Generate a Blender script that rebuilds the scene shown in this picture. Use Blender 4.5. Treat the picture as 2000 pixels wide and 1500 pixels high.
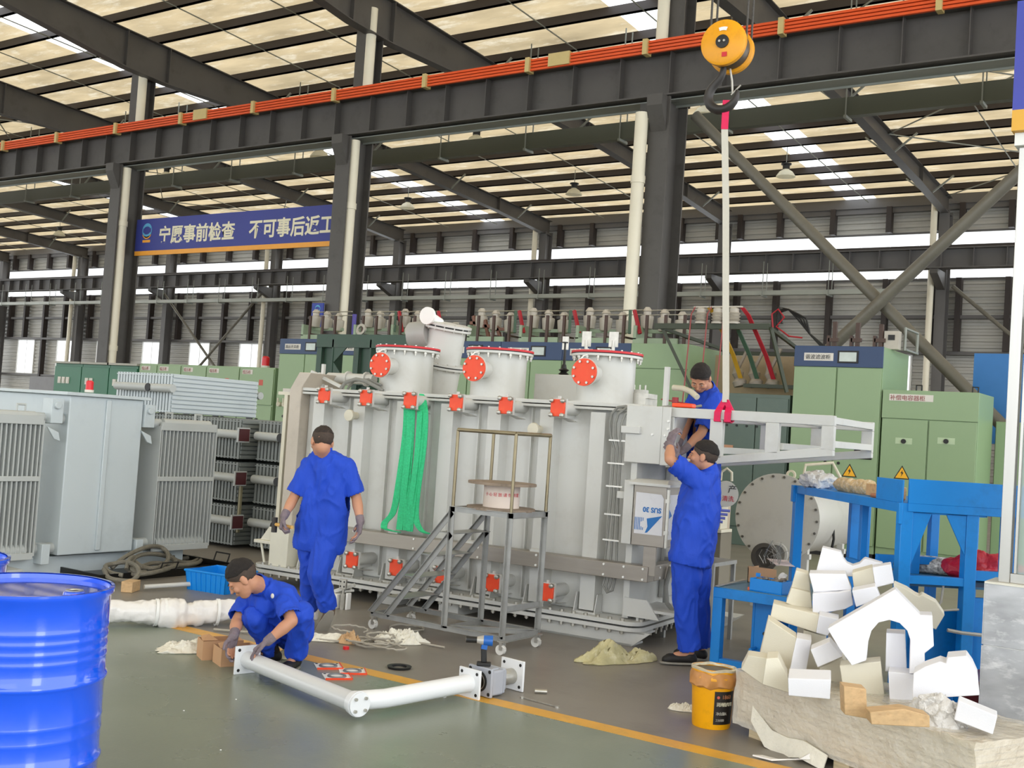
import bpy, bmesh, math, random
from math import sin, cos, pi, radians as rad
from mathutils import Vector as V, Matrix, noise
for o in list(bpy.data.objects): bpy.data.objects.remove(o)
SC = bpy.context.scene; COL = SC.collection
# ---------------------------------------------------------------- camera
FPX = 2190.0; CH = 1.6
PHI, PIT, RHO = rad(55.6), rad(2.3), rad(3.83)
_R = V((sin(PHI), cos(PHI), 0)); _F = V((-cos(PHI), sin(PHI), 0)); _Z = V((0, 0, 1))
CF = _F*cos(PIT)+_Z*sin(PIT); _U = _Z*cos(PIT)-_F*sin(PIT)
CR = _R*cos(RHO)+_U*sin(RHO); CU = -_R*sin(RHO)+_U*cos(RHO)
CC = V((0, 0, CH))
cam = bpy.data.cameras.new('camera'); camo = bpy.data.objects.new('camera', cam); COL.objects.link(camo)
cam.sensor_fit = 'HORIZONTAL'; cam.sensor_width = 36; cam.lens = 36*FPX/2000; cam.clip_end = 400
camo.matrix_world = Matrix(((CR.x, CU.x, -CF.x, CC.x), (CR.y, CU.y, -CF.y, CC.y), (CR.z, CU.z, -CF.z, CC.z), (0, 0, 0, 1)))
SC.camera = camo
# ---------------------------------------------------------------- light: a bright overcast sky around and above the hall
SC.view_settings.view_transform = 'Standard'; SC.view_settings.look = 'None'
SC.view_settings.gamma = 1; SC.view_settings.exposure = -0.12; SC.view_settings.use_curve_mapping = False
W = bpy.data.worlds.new('overcast_sky'); SC.world = W; W.use_nodes = True
bg = W.node_tree.nodes['Background']; bg.inputs[0].default_value = (0.93, 0.97, 1.0, 1); bg.inputs[1].default_value = SKY = 3.1
sun = bpy.data.lights.new('daylight_through_entrance', 'AREA'); sun.shape = 'RECTANGLE'; sun.size = 16; sun.size_y = 6; sun.energy = 190; sun.color = (1, .98, .95)
so = bpy.data.objects.new('daylight_through_entrance', sun); COL.objects.link(so); so.location = (3, -12, 7.5)
so.rotation_euler = (V((-6, 8, 1))-V(so.location)).to_track_quat('-Z', 'Y').to_euler()

door = bpy.data.lights.new('daylight_through_side_gate', 'AREA'); door.shape = 'RECTANGLE'; door.size = 3.2; door.size_y = 6; door.energy = 260; door.color = (.95, .98, 1)
do = bpy.data.objects.new('daylight_through_side_gate', door); COL.objects.link(do); do.location = (11.5, -1.0, 3.2)
do.rotation_euler = (V((-5, 3, 1.5))-V(do.location)).to_track_quat('-Z', 'Y').to_euler()

# ---------------------------------------------------------------- pixel helpers: a pixel of the photo becomes a point of the place
def ray(px, py): return CF+CR*((px-1000)/FPX)+CU*((750-py)/FPX)
def fl(px, py, h=0.0):
    d = ray(px, py); return CC+d*((h-CH)/d.z)
def atz(px, py, z): return CC+ray(px, py)*z
def aty(px, py, y):
    d = ray(px, py); return CC+d*(y/d.y)
def atx(px, py, x):
    d = ray(px, py); return CC+d*(x/d.x)
# ---------------------------------------------------------------- materials
def hexc(h):
    h = h.lstrip('#'); c = [int(h[i:i+2], 16)/255 for i in (0, 2, 4)]
    return tuple(x/12.92 if x < .04045 else ((x+.055)/1.055)**2.4 for x in c)+(1,)
MATS = {}
def mat(name, col, rough=.5, metal=0, var=.06, scale=6, bump=0, bscale=None, dirt=None, dirtamt=.3, coat=0, trans=0, stretch=None, spec=.5, emit=0):
    if name in MATS: return MATS[name]
    m = bpy.data.materials.new(name); m.use_nodes = True; nt = m.node_tree; N = nt.nodes; L = nt.links
    b = N['Principled BSDF']; c = hexc(col)
    b.inputs['Roughness'].default_value = rough; b.inputs['Metallic'].default_value = metal
    b.inputs['Specular IOR Level'].default_value = spec
    if coat: b.inputs['Coat Weight'].default_value = coat; b.inputs['Coat Roughness'].default_value = .08
    tc = N.new('ShaderNodeTexCoord'); mp = N.new('ShaderNodeMapping'); L.new(tc.outputs['Object'], mp.inputs[0])
    if stretch: mp.inputs['Scale'].default_value = stretch
    nz = N.new('ShaderNodeTexNoise'); nz.inputs['Scale'].default_value = scale; nz.inputs['Detail'].default_value = 5
    L.new(mp.outputs[0], nz.inputs['Vector'])
    mr = N.new('ShaderNodeMapRange'); mr.inputs[1].default_value = .25; mr.inputs[2].default_value = .75; mr.inputs[3].default_value = 1-var; mr.inputs[4].default_value = 1+var
    L.new(nz.outputs[0], mr.inputs[0])
    vm = N.new('ShaderNodeVectorMath'); vm.operation = 'SCALE'; vm.inputs[0].default_value = c[:3]; L.new(mr.outputs[0], vm.inputs['Scale'])
    out = vm.outputs[0]
    if dirt:
        n2 = N.new('ShaderNodeTexNoise'); n2.inputs['Scale'].default_value = scale*1.7; n2.inputs['Detail'].default_value = 8; n2.inputs['Roughness'].default_value = .7
        L.new(mp.outputs[0], n2.inputs['Vector'])
        r2 = N.new('ShaderNodeMapRange'); r2.inputs[1].default_value = .52; r2.inputs[2].default_value = .7; r2.inputs[4].default_value = dirtamt
        L.new(n2.outputs[0], r2.inputs[0])
        mx = N.new('ShaderNodeMix'); mx.data_type = 'RGBA'; L.new(r2.outputs[0], mx.inputs[0]); L.new(out, mx.inputs[6]); mx.inputs[7].default_value = hexc(dirt); out = mx.outputs[2]
    L.new(out, b.inputs['Base Color'])
    if bump:
        bn = N.new('ShaderNodeTexNoise'); bn.inputs['Scale'].default_value = bscale or scale*4; bn.inputs['Detail'].default_value = 6
        L.new(mp.outputs[0], bn.inputs['Vector'])
        bp = N.new('ShaderNodeBump'); bp.inputs['Strength'].default_value = bump; bp.inputs['Distance'].default_value = .02
        L.new(bn.outputs[0], bp.inputs['Height']); L.new(bp.outputs[0], b.inputs['Normal'])
    if trans:
        ts = N.new('ShaderNodeBsdfTranslucent'); L.new(out, ts.inputs[0]); ms = N.new('ShaderNodeMixShader'); ms.inputs[0].default_value = trans
        L.new(b.outputs[0], ms.inputs[1]); L.new(ts.outputs[0], ms.inputs[2]); L.new(ms.outputs[0], N['Material Output'].inputs[0])
    if emit:
        b.inputs['Emission Color'].default_value = c; b.inputs['Emission Strength'].default_value = emit
    MATS[name] = m; return m
STEEL = mat('dark grey structural paint', '#504d4a', .5, var=.12, scale=1.2, dirt='#3b3733', dirtamt=.5)
PURL = mat('brown primer steel', '#352d2a', .55, var=.15, scale=1)
WSTEEL = mat('grey wall steel', '#636160', .55, var=.1, scale=1)
CLAD = mat('corrugated cladding', '#b9b7b0', .5, var=.05, scale=.6, dirt='#8f8b82', dirtamt=.3)
PVC = mat('cream pvc pipe', '#e9e2cd', .35, var=.04, scale=2)
TRAY = mat('galvanised tray', '#8d918a', .45, var=.06, scale=2, metal=.2)
ORANGE = mat('orange conductor insulation', '#e4561f', .4, var=.06, scale=3)
TGREY = mat('light grey enamel', '#cbcbc6', .36, var=.03, scale=1.5, dirt='#b3aea4', dirtamt=.35)
BOLT = mat('galvanised bolt', '#b9b6ad', .35, metal=.75, var=.15, scale=20)
BLACK = mat('black rubber', '#1a1a1a', .5, var=.2, scale=9)
WHITE = mat('white paint', '#eeeeea', .4, var=.02, scale=4)
# ---------------------------------------------------------------- mesh builder
def frame(d):
    d = V(d).normalized(); a = V((0, 0, 1)) if abs(d.z) < .95 else V((1, 0, 0))
    x = a.cross(d).normalized(); return x, d.cross(x), d
class MB:
    def __init__(s): s.v = []; s.f = []
    def add(s, vs, fs):
        n = len(s.v); s.v += [V(v) for v in vs]; s.f += [tuple(i+n for i in f) for f in fs]; return s
    def bx(s, x0, x1, y0, y1, z0, z1):
        return s.add([(x, y, z) for x in (x0, x1) for y in (y0, y1) for z in (z0, z1)],
                     [(0, 1, 3, 2), (4, 6, 7, 5), (0, 4, 5, 1), (2, 3, 7, 6), (0, 2, 6, 4), (1, 5, 7, 3)])
    def cb(s, c, d, rot=None):      # centred box, optional rotation matrix
        c = V(c); R = rot or Matrix.Identity(3)
        return s.add([c+R@V((x*d[0]/2, y*d[1]/2, z*d[2]/2)) for x in (-1, 1) for y in (-1, 1) for z in (-1, 1)],
                     [(0, 1, 3, 2), (4, 6, 7, 5), (0, 4, 5, 1), (2, 3, 7, 6), (0, 2, 6, 4), (1, 5, 7, 3)])
    def beam(s, p, q, w, h, up=None):
        p = V(p); q = V(q); d = (q-p).normalized(); u = V(up) if up else V((0, 0, 1))
        if abs(d.dot(u)) > .99: u = V((0, 1, 0))
        a = u.cross(d).normalized()*w/2; b = d.cross(a.normalized())*h/2
        return s.add([p-a-b, p+a-b, p+a+b, p-a+b, q-a-b, q+a-b, q+a+b, q-a+b], [(0, 3, 2, 1), (4, 5, 6, 7), (0, 1, 5, 4), (1, 2, 6, 5), (2, 3, 7, 6), (3, 0, 4, 7)])
    def cyl(s, p, q, r, n=12, r2=None, cap=True):
        return s.lathe(p, V(q)-V(p), [(r, 0), (r if r2 is None else r2, (V(q)-V(p)).length)], n, cap)
    def lathe(s, o, ax, prof, n=16, cap=True, a0=0, a1=2*pi):
        o = V(o); x, y, d = frame(ax); full = abs(a1-a0-2*pi) < 1e-6; m = n if full else n+1; vs = []
        for r, h in prof:
            vs += [o+d*h+(x*cos(a0+(a1-a0)*i/n)+y*sin(a0+(a1-a0)*i/n))*r for i in range(m)]
        fs = []
        for k in range(len(prof)-1):
            for i in range(n):
                j = (i+1) % m; fs.append((k*m+i, k*m+j, (k+1)*m+j, (k+1)*m+i))
        if cap and full:
            if prof[0][0] > 1e-5: fs.append(tuple(range(n))[::-1])
            if prof[-1][0] > 1e-5: fs.append(tuple((len(prof)-1)*m+i for i in range(n)))
        return s.add(vs, fs)
    def tube(s, pts, r, n=8, closed=False, flat=None):
        pts = [V(p) for p in pts]; m = len(pts); vs = []; px = None
        for k, p in enumerate(pts):
            t = (pts[(k+1) % m] if closed or k < m-1 else p)-(pts[k-1] if closed or k > 0 else p); t = t.normalized()
            if px is None: x = frame(t)[0]
            else: x = (px-t*px.dot(t)).normalized()
            px = x; y = t.cross(x); rr = r[k] if isinstance(r, (list, tuple)) else r
            if flat: vs += [p+x*rr*cos(2*pi*i/n)+y*rr*flat*sin(2*pi*i/n) for i in range(n)]
            else: vs += [p+(x*cos(2*pi*i/n)+y*sin(2*pi*i/n))*rr for i in range(n)]
        fs = [(k*n+i, k*n+(i+1) % n, ((k+1) % m)*n+(i+1) % n, ((k+1) % m)*n+i) for k in range(m if closed else m-1) for i in range(n)]
        if not closed: fs += [tuple(range(n))[::-1], tuple((m-1)*n+i for i in range(n))]
        return s.add(vs, fs)
    def ribbon(s, pts, side, w, t):     # flat strap through pts, width along side
        pts = [V(p) for p in pts]; side = V(side).normalized(); vs = []; m = len(pts)
        for k, p in enumerate(pts):
            d = (pts[min(k+1, m-1)]-pts[max(k-1, 0)]).normalized(); nn = d.cross(side).normalized()
            sd = side
            vs += [p-sd*w/2-nn*t/2, p+sd*w/2-nn*t/2, p+sd*w/2+nn*t/2, p-sd*w/2+nn*t/2]
        fs = [(k*4+i, k*4+(i+1) % 4, (k+1)*4+(i+1) % 4, (k+1)*4+i) for k in range(m-1) for i in range(4)]+[(3, 2, 1, 0), tuple((m-1)*4+i for i in range(4))]
        return s.add(vs, fs)
    def prism(s, pts, vec):
        n = len(pts); vec = V(vec); vs = [V(p) for p in pts]+[V(p)+vec for p in pts]
        return s.add(vs, [tuple(range(n))[::-1], tuple(range(n, 2*n))]+[(i, (i+1) % n, n+(i+1) % n, n+i) for i in range(n)])
    def ell(s, c, rx, ry, rz, rot=None, n=14, m=9):
        c = V(c); R = rot or Matrix.Identity(3); vs = [c+R@V((0, 0, -rz))]
        for j in range(1, m):
            t = -pi/2+pi*j/m; vs += [c+R@V((rx*cos(t)*cos(2*pi*i/n), ry*cos(t)*sin(2*pi*i/n), rz*sin(t))) for i in range(n)]
        vs.append(c+R@V((0, 0, rz))); fs = [(0, 1+(i+1) % n, 1+i) for i in range(n)]
        for j in range(m-2): fs += [(1+j*n+i, 1+j*n+(i+1) % n, 1+(j+1)*n+(i+1) % n, 1+(j+1)*n+i) for i in range(n)]
        e = len(vs)-1; fs += [(e, 1+(m-2)*n+i, 1+(m-2)*n+(i+1) % n) for i in range(n)]
        return s.add(vs, fs)
    def build(s, name, m, parent=None, world=False, bevel=0, org=None, rz=0, smooth=40, subsurf=0):
        me = bpy.data.meshes.new(name); vs = s.v
        if world and parent is not None:
            iv = rootmat(parent).inverted(); vs = [iv@v for v in vs]
        if org is not None:
            iv = (Matrix.Translation(V(org))@Matrix.Rotation(rz, 4, 'Z')).inverted()
            if world or parent is None: vs = [iv@v for v in vs] if world else vs
        me.from_pydata([tuple(v) for v in vs], [], s.f)
        bm = bmesh.new(); bm.from_mesh(me); bmesh.ops.recalc_face_normals(bm, faces=bm.faces); bm.to_mesh(me); bm.free()
        if smooth:
            me.polygons.foreach_set('use_smooth', [True]*len(me.polygons)); me.set_sharp_from_angle(angle=rad(smooth))
        me.materials.append(m); o = bpy.data.objects.new(name, me); COL.objects.link(o)
        if parent is not None: o.parent = parent
        if org is not None: o.location = org; o.rotation_euler = (0, 0, rz)
        if bevel:
            b = o.modifiers.new('bevel', 'BEVEL'); b.width = bevel; b.segments = 2; b.limit_method = 'ANGLE'; b.angle_limit = rad(50)
        if subsurf:
            b = o.modifiers.new('sub', 'SUBSURF'); b.levels = b.render_levels = subsurf
        return o
def rootmat(o):
    while o.parent: o = o.parent
    return Matrix.Translation(o.location)@Matrix.Rotation(o.rotation_euler.z, 4, 'Z')
def tag(o, label=None, cat=None, group=None, kind=None):
    for k, v in (('label', label), ('category', cat), ('group', group), ('kind', kind)):
        if v: o[k] = v
    return o
def thing(name, label, cat, loc=(0, 0, 0), rz=0, group=None, kind=None):
    o = bpy.data.objects.new(name, None); COL.objects.link(o); o.location = loc; o.rotation_euler = (0, 0, rz); o.empty_display_size = .1
    return tag(o, label, cat, group, kind)
def struct(name, mb, m, loc=(0, 0, 0), **k): return tag(mb.build(name, m, org=loc, world=True, **k), kind='structure')
def single(name, mb, m, label, cat, loc, group=None, **k): return tag(mb.build(name, m, org=loc, world=True, **k), label, cat, group)
def dup(root, loc=None, rz=None, label=None, group=None):
    def cp(o, par):
        c = o.copy(); COL.objects.link(c); c.parent = par
        for ch in kids.get(o.name, []): cp(ch, c)
        return c
    kids = {}
    def walk(o):
        kids[o.name] = list(o.children)
        for c in o.children: walk(c)
    walk(root); r = cp(root, None)
    if loc is not None: r.location = loc
    if rz is not None: r.rotation_euler = (0, 0, rz)
    if label: r['label'] = label
    if group: r['group'] = group
    return r
def share(o, loc, par=None, rz=None):      # another instance of one mesh part
    c = o.copy(); COL.objects.link(c); c.parent = par or o.parent; c.location = loc
    if rz is not None: c.rotation_euler = (0, 0, rz)
    return c
def text(name, body, size, m, parent, loc, rot, ext=.002, bold=0, align='LEFT', sx=1, world=False):
    cu = bpy.data.curves.new(name, 'FONT'); cu.body = body; cu.size = size; cu.extrude = ext; cu.offset = bold; cu.align_x = align; cu.resolution_u = 3
    t = bpy.data.objects.new('tmp_text', cu); COL.objects.link(t); bpy.context.view_layer.update()
    me = bpy.data.meshes.new_from_object(t.evaluated_get(bpy.context.evaluated_depsgraph_get())); bpy.data.objects.remove(t)
    M = Matrix.Translation(V(loc))@rot.to_4x4()@Matrix.Diagonal((sx, 1, 1, 1))
    if world and parent is not None: M = rootmat(parent).inverted()@M
    me.transform(M); me.materials.clear(); me.materials.append(m); me.name = name
    o = bpy.data.objects.new(name, me); COL.objects.link(o); o.parent = parent; return o
def face_rot(right, up):        # rotation whose x runs right and y runs up
    r = V(right).normalized(); u = V(up).normalized(); n = r.cross(u)
    return Matrix((r, u, n)).transposed()
rnd = random.Random(7)
# ================================================================ the hall
FLOORM = None
def floor_material(name, c1, c2, rough):
    m = mat(name, c1, rough, var=.1, scale=.9, dirt=c2, dirtamt=.5, bump=.04, bscale=60)
    N = m.node_tree.nodes; L = m.node_tree.links; b = N['Principled BSDF']
    n = N.new('ShaderNodeTexNoise'); n.inputs['Scale'].default_value = 1.3; n.inputs['Detail'].default_value = 9
    r = N.new('ShaderNodeMapRange'); r.inputs[3].default_value = rough-.1; r.inputs[4].default_value = rough+.14
    tc = N.new('ShaderNodeTexCoord'); L.new(tc.outputs['Object'], n.inputs['Vector']); L.new(n.outputs[0], r.inputs[0]); L.new(r.outputs[0], b.inputs['Roughness']); return m
GREENF = floor_material('green epoxy floor', '#7d8577', '#8f9384', .27)
CONCF = floor_material('worn grey concrete', '#857f76', '#6d675f', .36)
f = struct('floor', MB().bx(-80, 14, 5.5, 48, -.2, 0), CONCF, smooth=0)
MB().bx(-80, 14, -30, 5.5, -.2, 0).build('epoxy_aisle', GREENF, f, smooth=0)
MB().bx(-70, 6, 5.43, 5.56, -.01, .0015).build('painted_line', mat('worn yellow line paint', '#d9a23a', .4, var=.12, scale=5, dirt='#a88a4c', dirtamt=.5), f, smooth=0)
RS = .05
def roofz(y): return 10.55+RS*(40.3-y)
# ---- back wall
wall = struct('wall_back', MB().bx(-76, 8, 40.75, 40.8, 0, 2.0), CLAD, smooth=0)
def clad(x0, x1, z0, z1, y=40.35):
    prof = []; z = z0
    while z < z1-.001:
        prof += [(y, z), (y, min(z+.09, z1)), (y+.05, min(z+.11, z1)), (y+.05, min(z+.2, z1))]; z += .22
    prof.append((y, z1)); vs = [(x, a, b) for x in (x0, x1) for a, b in prof]; n = len(prof)
    return MB().add(vs, [(i, i+1, n+i+1, n+i) for i in range(n-1)])
COLX = [-1.6-8.12*k if k else -1.6 for k in range(9)]      # frame lines of the hall
COLX = [-1.5, -9.62, -17.75, -25.93, -34.02, -42.1, -50.27, -58.2, -66.3]
ends = [8]+COLX+[-76]
LOWW = [(-65.2, -63.4), (-61.1, -59.4), (-57.2, -55.6), (-53.0, -51.4), (-49.0, -47.35), (-45.05, -43.25), (-12.45, -10.67)]
for i in range(len(ends)-1):
    a, b = ends[i+1], ends[i]
    for z0, z1 in ((9.47, 10.5), (5.2, 7.8), (0, 3.0)):
        clad(a, b, z0, z1).build('cladding_sheet', CLAD, wall, smooth=0)
    cuts = sorted(w for w in LOWW if a <= w[0] < b); x = a
    for w0, w1 in cuts+[(b, b)]:
        if w0-x > .05: clad(x, w0, 3.0, 5.2).build('cladding_sheet', CLAD, wall, smooth=0)
        x = w1
PANE = bpy.data.materials.new('translucent window sheet'); PANE.use_nodes = True
_n = PANE.node_tree; _t = _n.nodes.new('ShaderNodeBsdfTranslucent'); _t.inputs[0].default_value = (.95, .95, .95, 1)
_g = _n.nodes.new('ShaderNodeBsdfGlossy'); _g.inputs[1].default_value = .3; _mx = _n.nodes.new('ShaderNodeMixShader'); _mx.inputs[0].default_value = .06
_n.links.new(_t.outputs[0], _mx.inputs[1]); _n.links.new(_g.outputs[0], _mx.inputs[2]); _n.links.new(_mx.outputs[0], _n.nodes['Material Output'].inputs[0])
k = 0
for i in range(len(ends)-1):
    a, b = ends[i+1], ends[i]; k += 1
    w = struct('window_%d' % k, MB().bx(a, b, 40.33, 40.4, 9.43, 9.5).bx(a, b, 40.33, 40.4, 7.77, 7.84), WSTEEL, smooth=0, loc=(a, 40.3, 7.8))
    n = 8
    for j in range(n):
        x0 = a+(b-a)*j/n; x1 = a+(b-a)*(j+1)/n
        MB().bx(x0+.02, x1-.02, 40.35, 40.37, 7.84, 9.43).build('pane', PANE, w, world=True, smooth=0)
for a, b in LOWW:
    k += 1
    w = struct('window_%d' % k, MB().bx(a, a+.06, 40.3, 40.4, 3.0, 5.2).bx(b-.06, b, 40.3, 40.4, 3, 5.2).bx(a+.06, b-.06, 40.3, 40.4, 5.1, 5.2).bx(a+.06, b-.06, 40.3, 40.4, 3, 3.08).bx((a+b)/2-.02, (a+b)/2+.02, 40.34, 40.38, 3.08, 5.1), WHITE, smooth=0, loc=(a, 40.3, 3))
    MB().bx(a+.06, (a+b)/2-.02, 40.35, 40.37, 3.08, 5.1).build('pane', PANE, w, world=True, smooth=0)
    MB().bx((a+b)/2+.02, b-.06, 40.35, 40.37, 3.08, 5.1).build('pane', PANE, w, world=True, smooth=0)
# girts and posts of the wall
for z in (6.45, 5.2, 2.96, 10.45):
    MB().bx(-76, 8, 40.05, 40.3, z-.06, z+.06).build('wall_girt', WSTEEL, wall, smooth=0)
post = MB().bx(-.09, .09, 39.98, 40.28, 5.26, 7.8).build('wall_post', PURL, wall, smooth=0)
pu = MB().bx(-.09, .09, 39.98, 40.28, 9.47, 10.4).build('wall_post', PURL, wall, smooth=0)
pl_ = MB().bx(-.08, .08, 39.98, 40.28, 0, 5.14).build('wall_post', PURL, wall, smooth=0)
first = True
for i in range(1, len(COLX)):
    for q in (1, 2, 3):
        x = COLX[i]+(COLX[i-1]-COLX[i])*q/4
        for p in (post, pu): share(p, (x, 0, 0))
        if q != 2 or True:
            if not any(w0-.15 < x < w1+.15 for w0, w1 in LOWW): share(pl_, (x, 0, 0))
    for s in (-.45, .45): share(post, (COLX[i]+s, 0, 0)); share(pu, (COLX[i]+s, 0, 0))
for p in (post, pu, pl_): p.location = (-70.3, 0, 0)
# ---- roof
CEIL = mat('insulated roof lining', '#cbb793', .8, var=.3, scale=1.1, dirt='#f2e8d2', dirtamt=.75, bump=.8, bscale=5, trans=.42, stretch=(.5, 1.4, 1))
SKYL = mat('skylight sheet', '#ffffff', .6, var=.02, scale=1, trans=.97)
SKX = [(-13.3, -12.2), (-29.6, -28.5), (-45.9, -44.8), (-62, -60.9)]
RY0 = -24.0
c0 = MB(); 
def roofpanel(x0, x1, m, name, par):
    mb = MB(); mb.add([(x0, RY0, roofz(RY0)+.22), (x1, RY0, roofz(RY0)+.22), (x1, 40.4, roofz(40.4)+.22), (x0, 40.4, roofz(40.4)+.22)], [(0, 1, 2, 3)])
    return mb.build(name, m, par, smooth=0)
ceil = struct('ceiling', MB().add([(8, RY0, roofz(RY0)+.22), (-12.2, RY0, roofz(RY0)+.22), (-12.2, 40.4, roofz(40.4)+.22), (8, 40.4, roofz(40.4)+.22)], [(0, 1, 2, 3)]), CEIL, smooth=0)
for i, (a, b) in enumerate(SKX):
    roofpanel(a, b, SKYL, 'skylight_panel', ceil)
    roofpanel(SKX[i+1][1] if i < 3 else -76, a, CEIL, 'roof_panel', ceil)
for j in range(42):
    y = 38.9-1.5*j
    MB().bx(-76, 8, y-.035, y+.035, roofz(y)-.03, roofz(y)+.2).bx(-76, 8, y-.035, y+.06, roofz(y)-.03, roofz(y)-.01).build('purlin', PURL, ceil, smooth=0)
MB().bx(-76, 8, 40.1, 40.3, 10.2, 10.75).build('eave_gutter', WSTEEL, ceil, smooth=0)
def rafter(x):
    st = [(39.9, .62), (36, .5), (29, .45), (25.5, .6), (19.8, 1.0), (18.4, 1.0), (14, .6), (8, .45), (2, .5), (-2, .95), (-24, .5)]
    mb = MB(); t = .012; w = .14
    for (y0, d0), (y1, d1) in zip(st, st[1:]):
        a0, a1 = roofz(y0)-.03, roofz(y1)-.03
        mb.add([(x-t, y0, a0), (x+t, y0, a0), (x+t, y1, a1), (x-t, y1, a1), (x-t, y0, a0-d0), (x+t, y0, a0-d0), (x+t, y1, a1-d1), (x-t, y1, a1-d1)],
               [(0, 1, 2, 3), (4, 7, 6, 5), (0, 3, 7, 4), (1, 5, 6, 2), (0, 4, 5, 1), (3, 2, 6, 7)])
        for dz0, dz1 in ((0, 0), (d0, d1)):
            mb.beam((x, y0, a0-dz0), (x, y1, a1-dz1), 2*w, .025)
    for y, d in st[1:-1]: mb.bx(x-.13, x+.13, y-.012, y+.012, roofz(y)-.03-d, roofz(y)-.03)
    return mb.build('rafter', STEEL, ceil, smooth=0)
for x in COLX: rafter(x)
for x in COLX[1:]:        # sag rods, knee braces
    mb = MB()
    for dx in (2.7, 5.4): mb.beam((x+dx, 39.8, roofz(39.8)-.03), (x+dx, 4, roofz(4)-.03), .025, .025)
    for y in (37.3, 32.8, 28.3, 23.8, 14.9):
        for s in (-1, 1): mb.beam((x+s*.12, y, roofz(y)-.5), (x+s*.75, y, roofz(y)), .05, .05)
    tag(mb.build('sag_rods', TRAY, ceil, smooth=0), kind='stuff')
for x0 in (-9.62, -42.1):     # wind bracing rods in the roof plane
    mb = MB()
    for k in range(3):
        ya, yb = 39.5-k*7, 32.5-k*7
        mb.beam((x0, ya, roofz(ya)-.06), (x0+8.1, yb, roofz(yb)-.06), .03, .03).beam((x0+8.1, ya, roofz(ya)-.06), (x0, yb, roofz(yb)-.06), .03, .03)
    tag(mb.build('wind_brace_rods', TRAY, ceil, smooth=0), kind='stuff')
# ---- steel columns
def hcol(mb, x, y, z0, z1, w, d, t=.03):
    mb.bx(x-w/2, x+w/2, y-d/2, y-d/2+t, z0, z1).bx(x-w/2, x+w/2, y+d/2-t, y+d/2, z0, z1).bx(x-t/2, x+t/2, y-d/2+t, y+d/2-t, z0, z1)
ords = ['', 'first', 'second', 'third', 'fourth', 'fifth', 'sixth', 'seventh', 'eighth']
for i, x in enumerate(COLX):
    if i == 0 : continue
    t = thing('wall_column', ('dark steel column against the corrugated back wall, %s one from the right edge' % ords[i]), 'column', (x, 39.7, 0), group='steel columns along the back wall')
    mb = MB(); hcol(mb, x, 39.7, 0, 10.05, .34, .5); mb.bx(x-.2, x+.2, 39.4, 40, 0, .04).build('shaft', WSTEEL, t, world=True, smooth=0)
    MB().prism([(x-.13, 39.45, 7.88), (x-.13, 38.4, 7.88), (x-.13, 38.4, 7.72), (x-.13, 39.45, 7.3)], (.26, 0, 0)).build('crane_bracket', STEEL, t, world=True, smooth=0)
    if i % 2 == 1: MB().cyl((x-.3, 39.3, 0), (x-.3, 39.3, 10.3), .11, 12).build('downpipe', PVC, t, world=True)
INX = [-1.75, -9.85, -17.95, -26.3]
for i, x in enumerate(INX):
    y = 19.1
    t = thing('hall_column', ['dark steel column at the right side hidden by the tiled kiosk', 'nearest tall dark steel column with a cream downpipe, right of centre', 'tall dark steel column with a cream downpipe between banner and round turrets', 'tall dark steel column with a cream downpipe at the left end of the banner'][i], 'column', (x, y, 0))
    mb = MB(); hcol(mb, x, y, 0, 8.06, .42, .78, .04); hcol(mb, x, y+.25, 8.06, 11.45, .4, .5, .03); mb.build('shaft', STEEL, t, world=True, smooth=0)
    MB().prism([(x-.16, y-.3, 8.06), (x-.16, y-.62, 8.06), (x-.16, y-.62, 7.85), (x-.16, y-.39, 7.4)], (.32, 0, 0)).bx(x-.55, x-.2, y-.15, y+.15, 7.85, 8.06).build('crane_bracket', STEEL, t, world=True, smooth=0)
    pp = MB()
    if i == 1: pp.tube([(x-.3, y-.52, 0), (x-.3, y-.52, 7.75)], .125, 14).tube([(x-.2, y-.1, 9.1), (x-.2, y-.1, 11.4)], .12, 14)
    else: pp.tube([(x+.16, y-.18, 0), (x+.16, y-.18, 8.0)], .12, 14).tube([(x+.16, y+.1, 9.1), (x+.16, y+.1, 11.2)], .12, 14)
    for z in (3, 6.4): pp.cyl((x+(-.3 if i == 1 else .16), y-(.52 if i == 1 else .18), z), (x+(-.3 if i == 1 else .16), y-(.52 if i == 1 else .18), z+.14), .14, 14)
    pp.build('downpipe', PVC, t, world=True)
# ---- crane runway girders
def girder(name, label, y, z0, z1, x0, x1, step, w, m, rail=True):
    t = thing(name, label, 'girder', ((x0+x1)/2, y, z0))
    mb = MB().bx(x0, x1, y-w/2, y+w/2, z0, z0+.03).bx(x0, x1, y-w/2, y+w/2, z1-.03, z1).bx(x0, x1, y-.01, y+.01, z0+.03, z1-.03)
    mb.build('beam', m, t, world=True, smooth=0)
    MB().bx(x0, x1, y-.05, y+.05, z1, z1+.12).build('crane_rail', PURL, t, world=True, smooth=0)
    s0 = None; x = x0+.3
    while x < x1:
        if s0 is None: s0 = MB().bx(-.008, .008, -w/2+.02, -.01, z0+.03-z0, z1-.03-z0).build('stiffener', m, t, smooth=0); s0.location = (x-(x0+x1)/2, 0, 0)
        else: share(s0, (x-(x0+x1)/2, 0, 0))
        x += step
    return t
g = girder('crane_runway_girder', 'near dark crane runway girder with orange conductor bars along its top', 19.0, 8.12, 9.0, -50, 6, 1.08, .42, STEEL)
for k in range(4): MB().bx(-50, 6, 18.66, 18.72, 8.93+.065*k, 8.975+.065*k).build('conductor_bar', ORANGE, g, world=True, smooth=0)
x = -48; s0 = None
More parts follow.
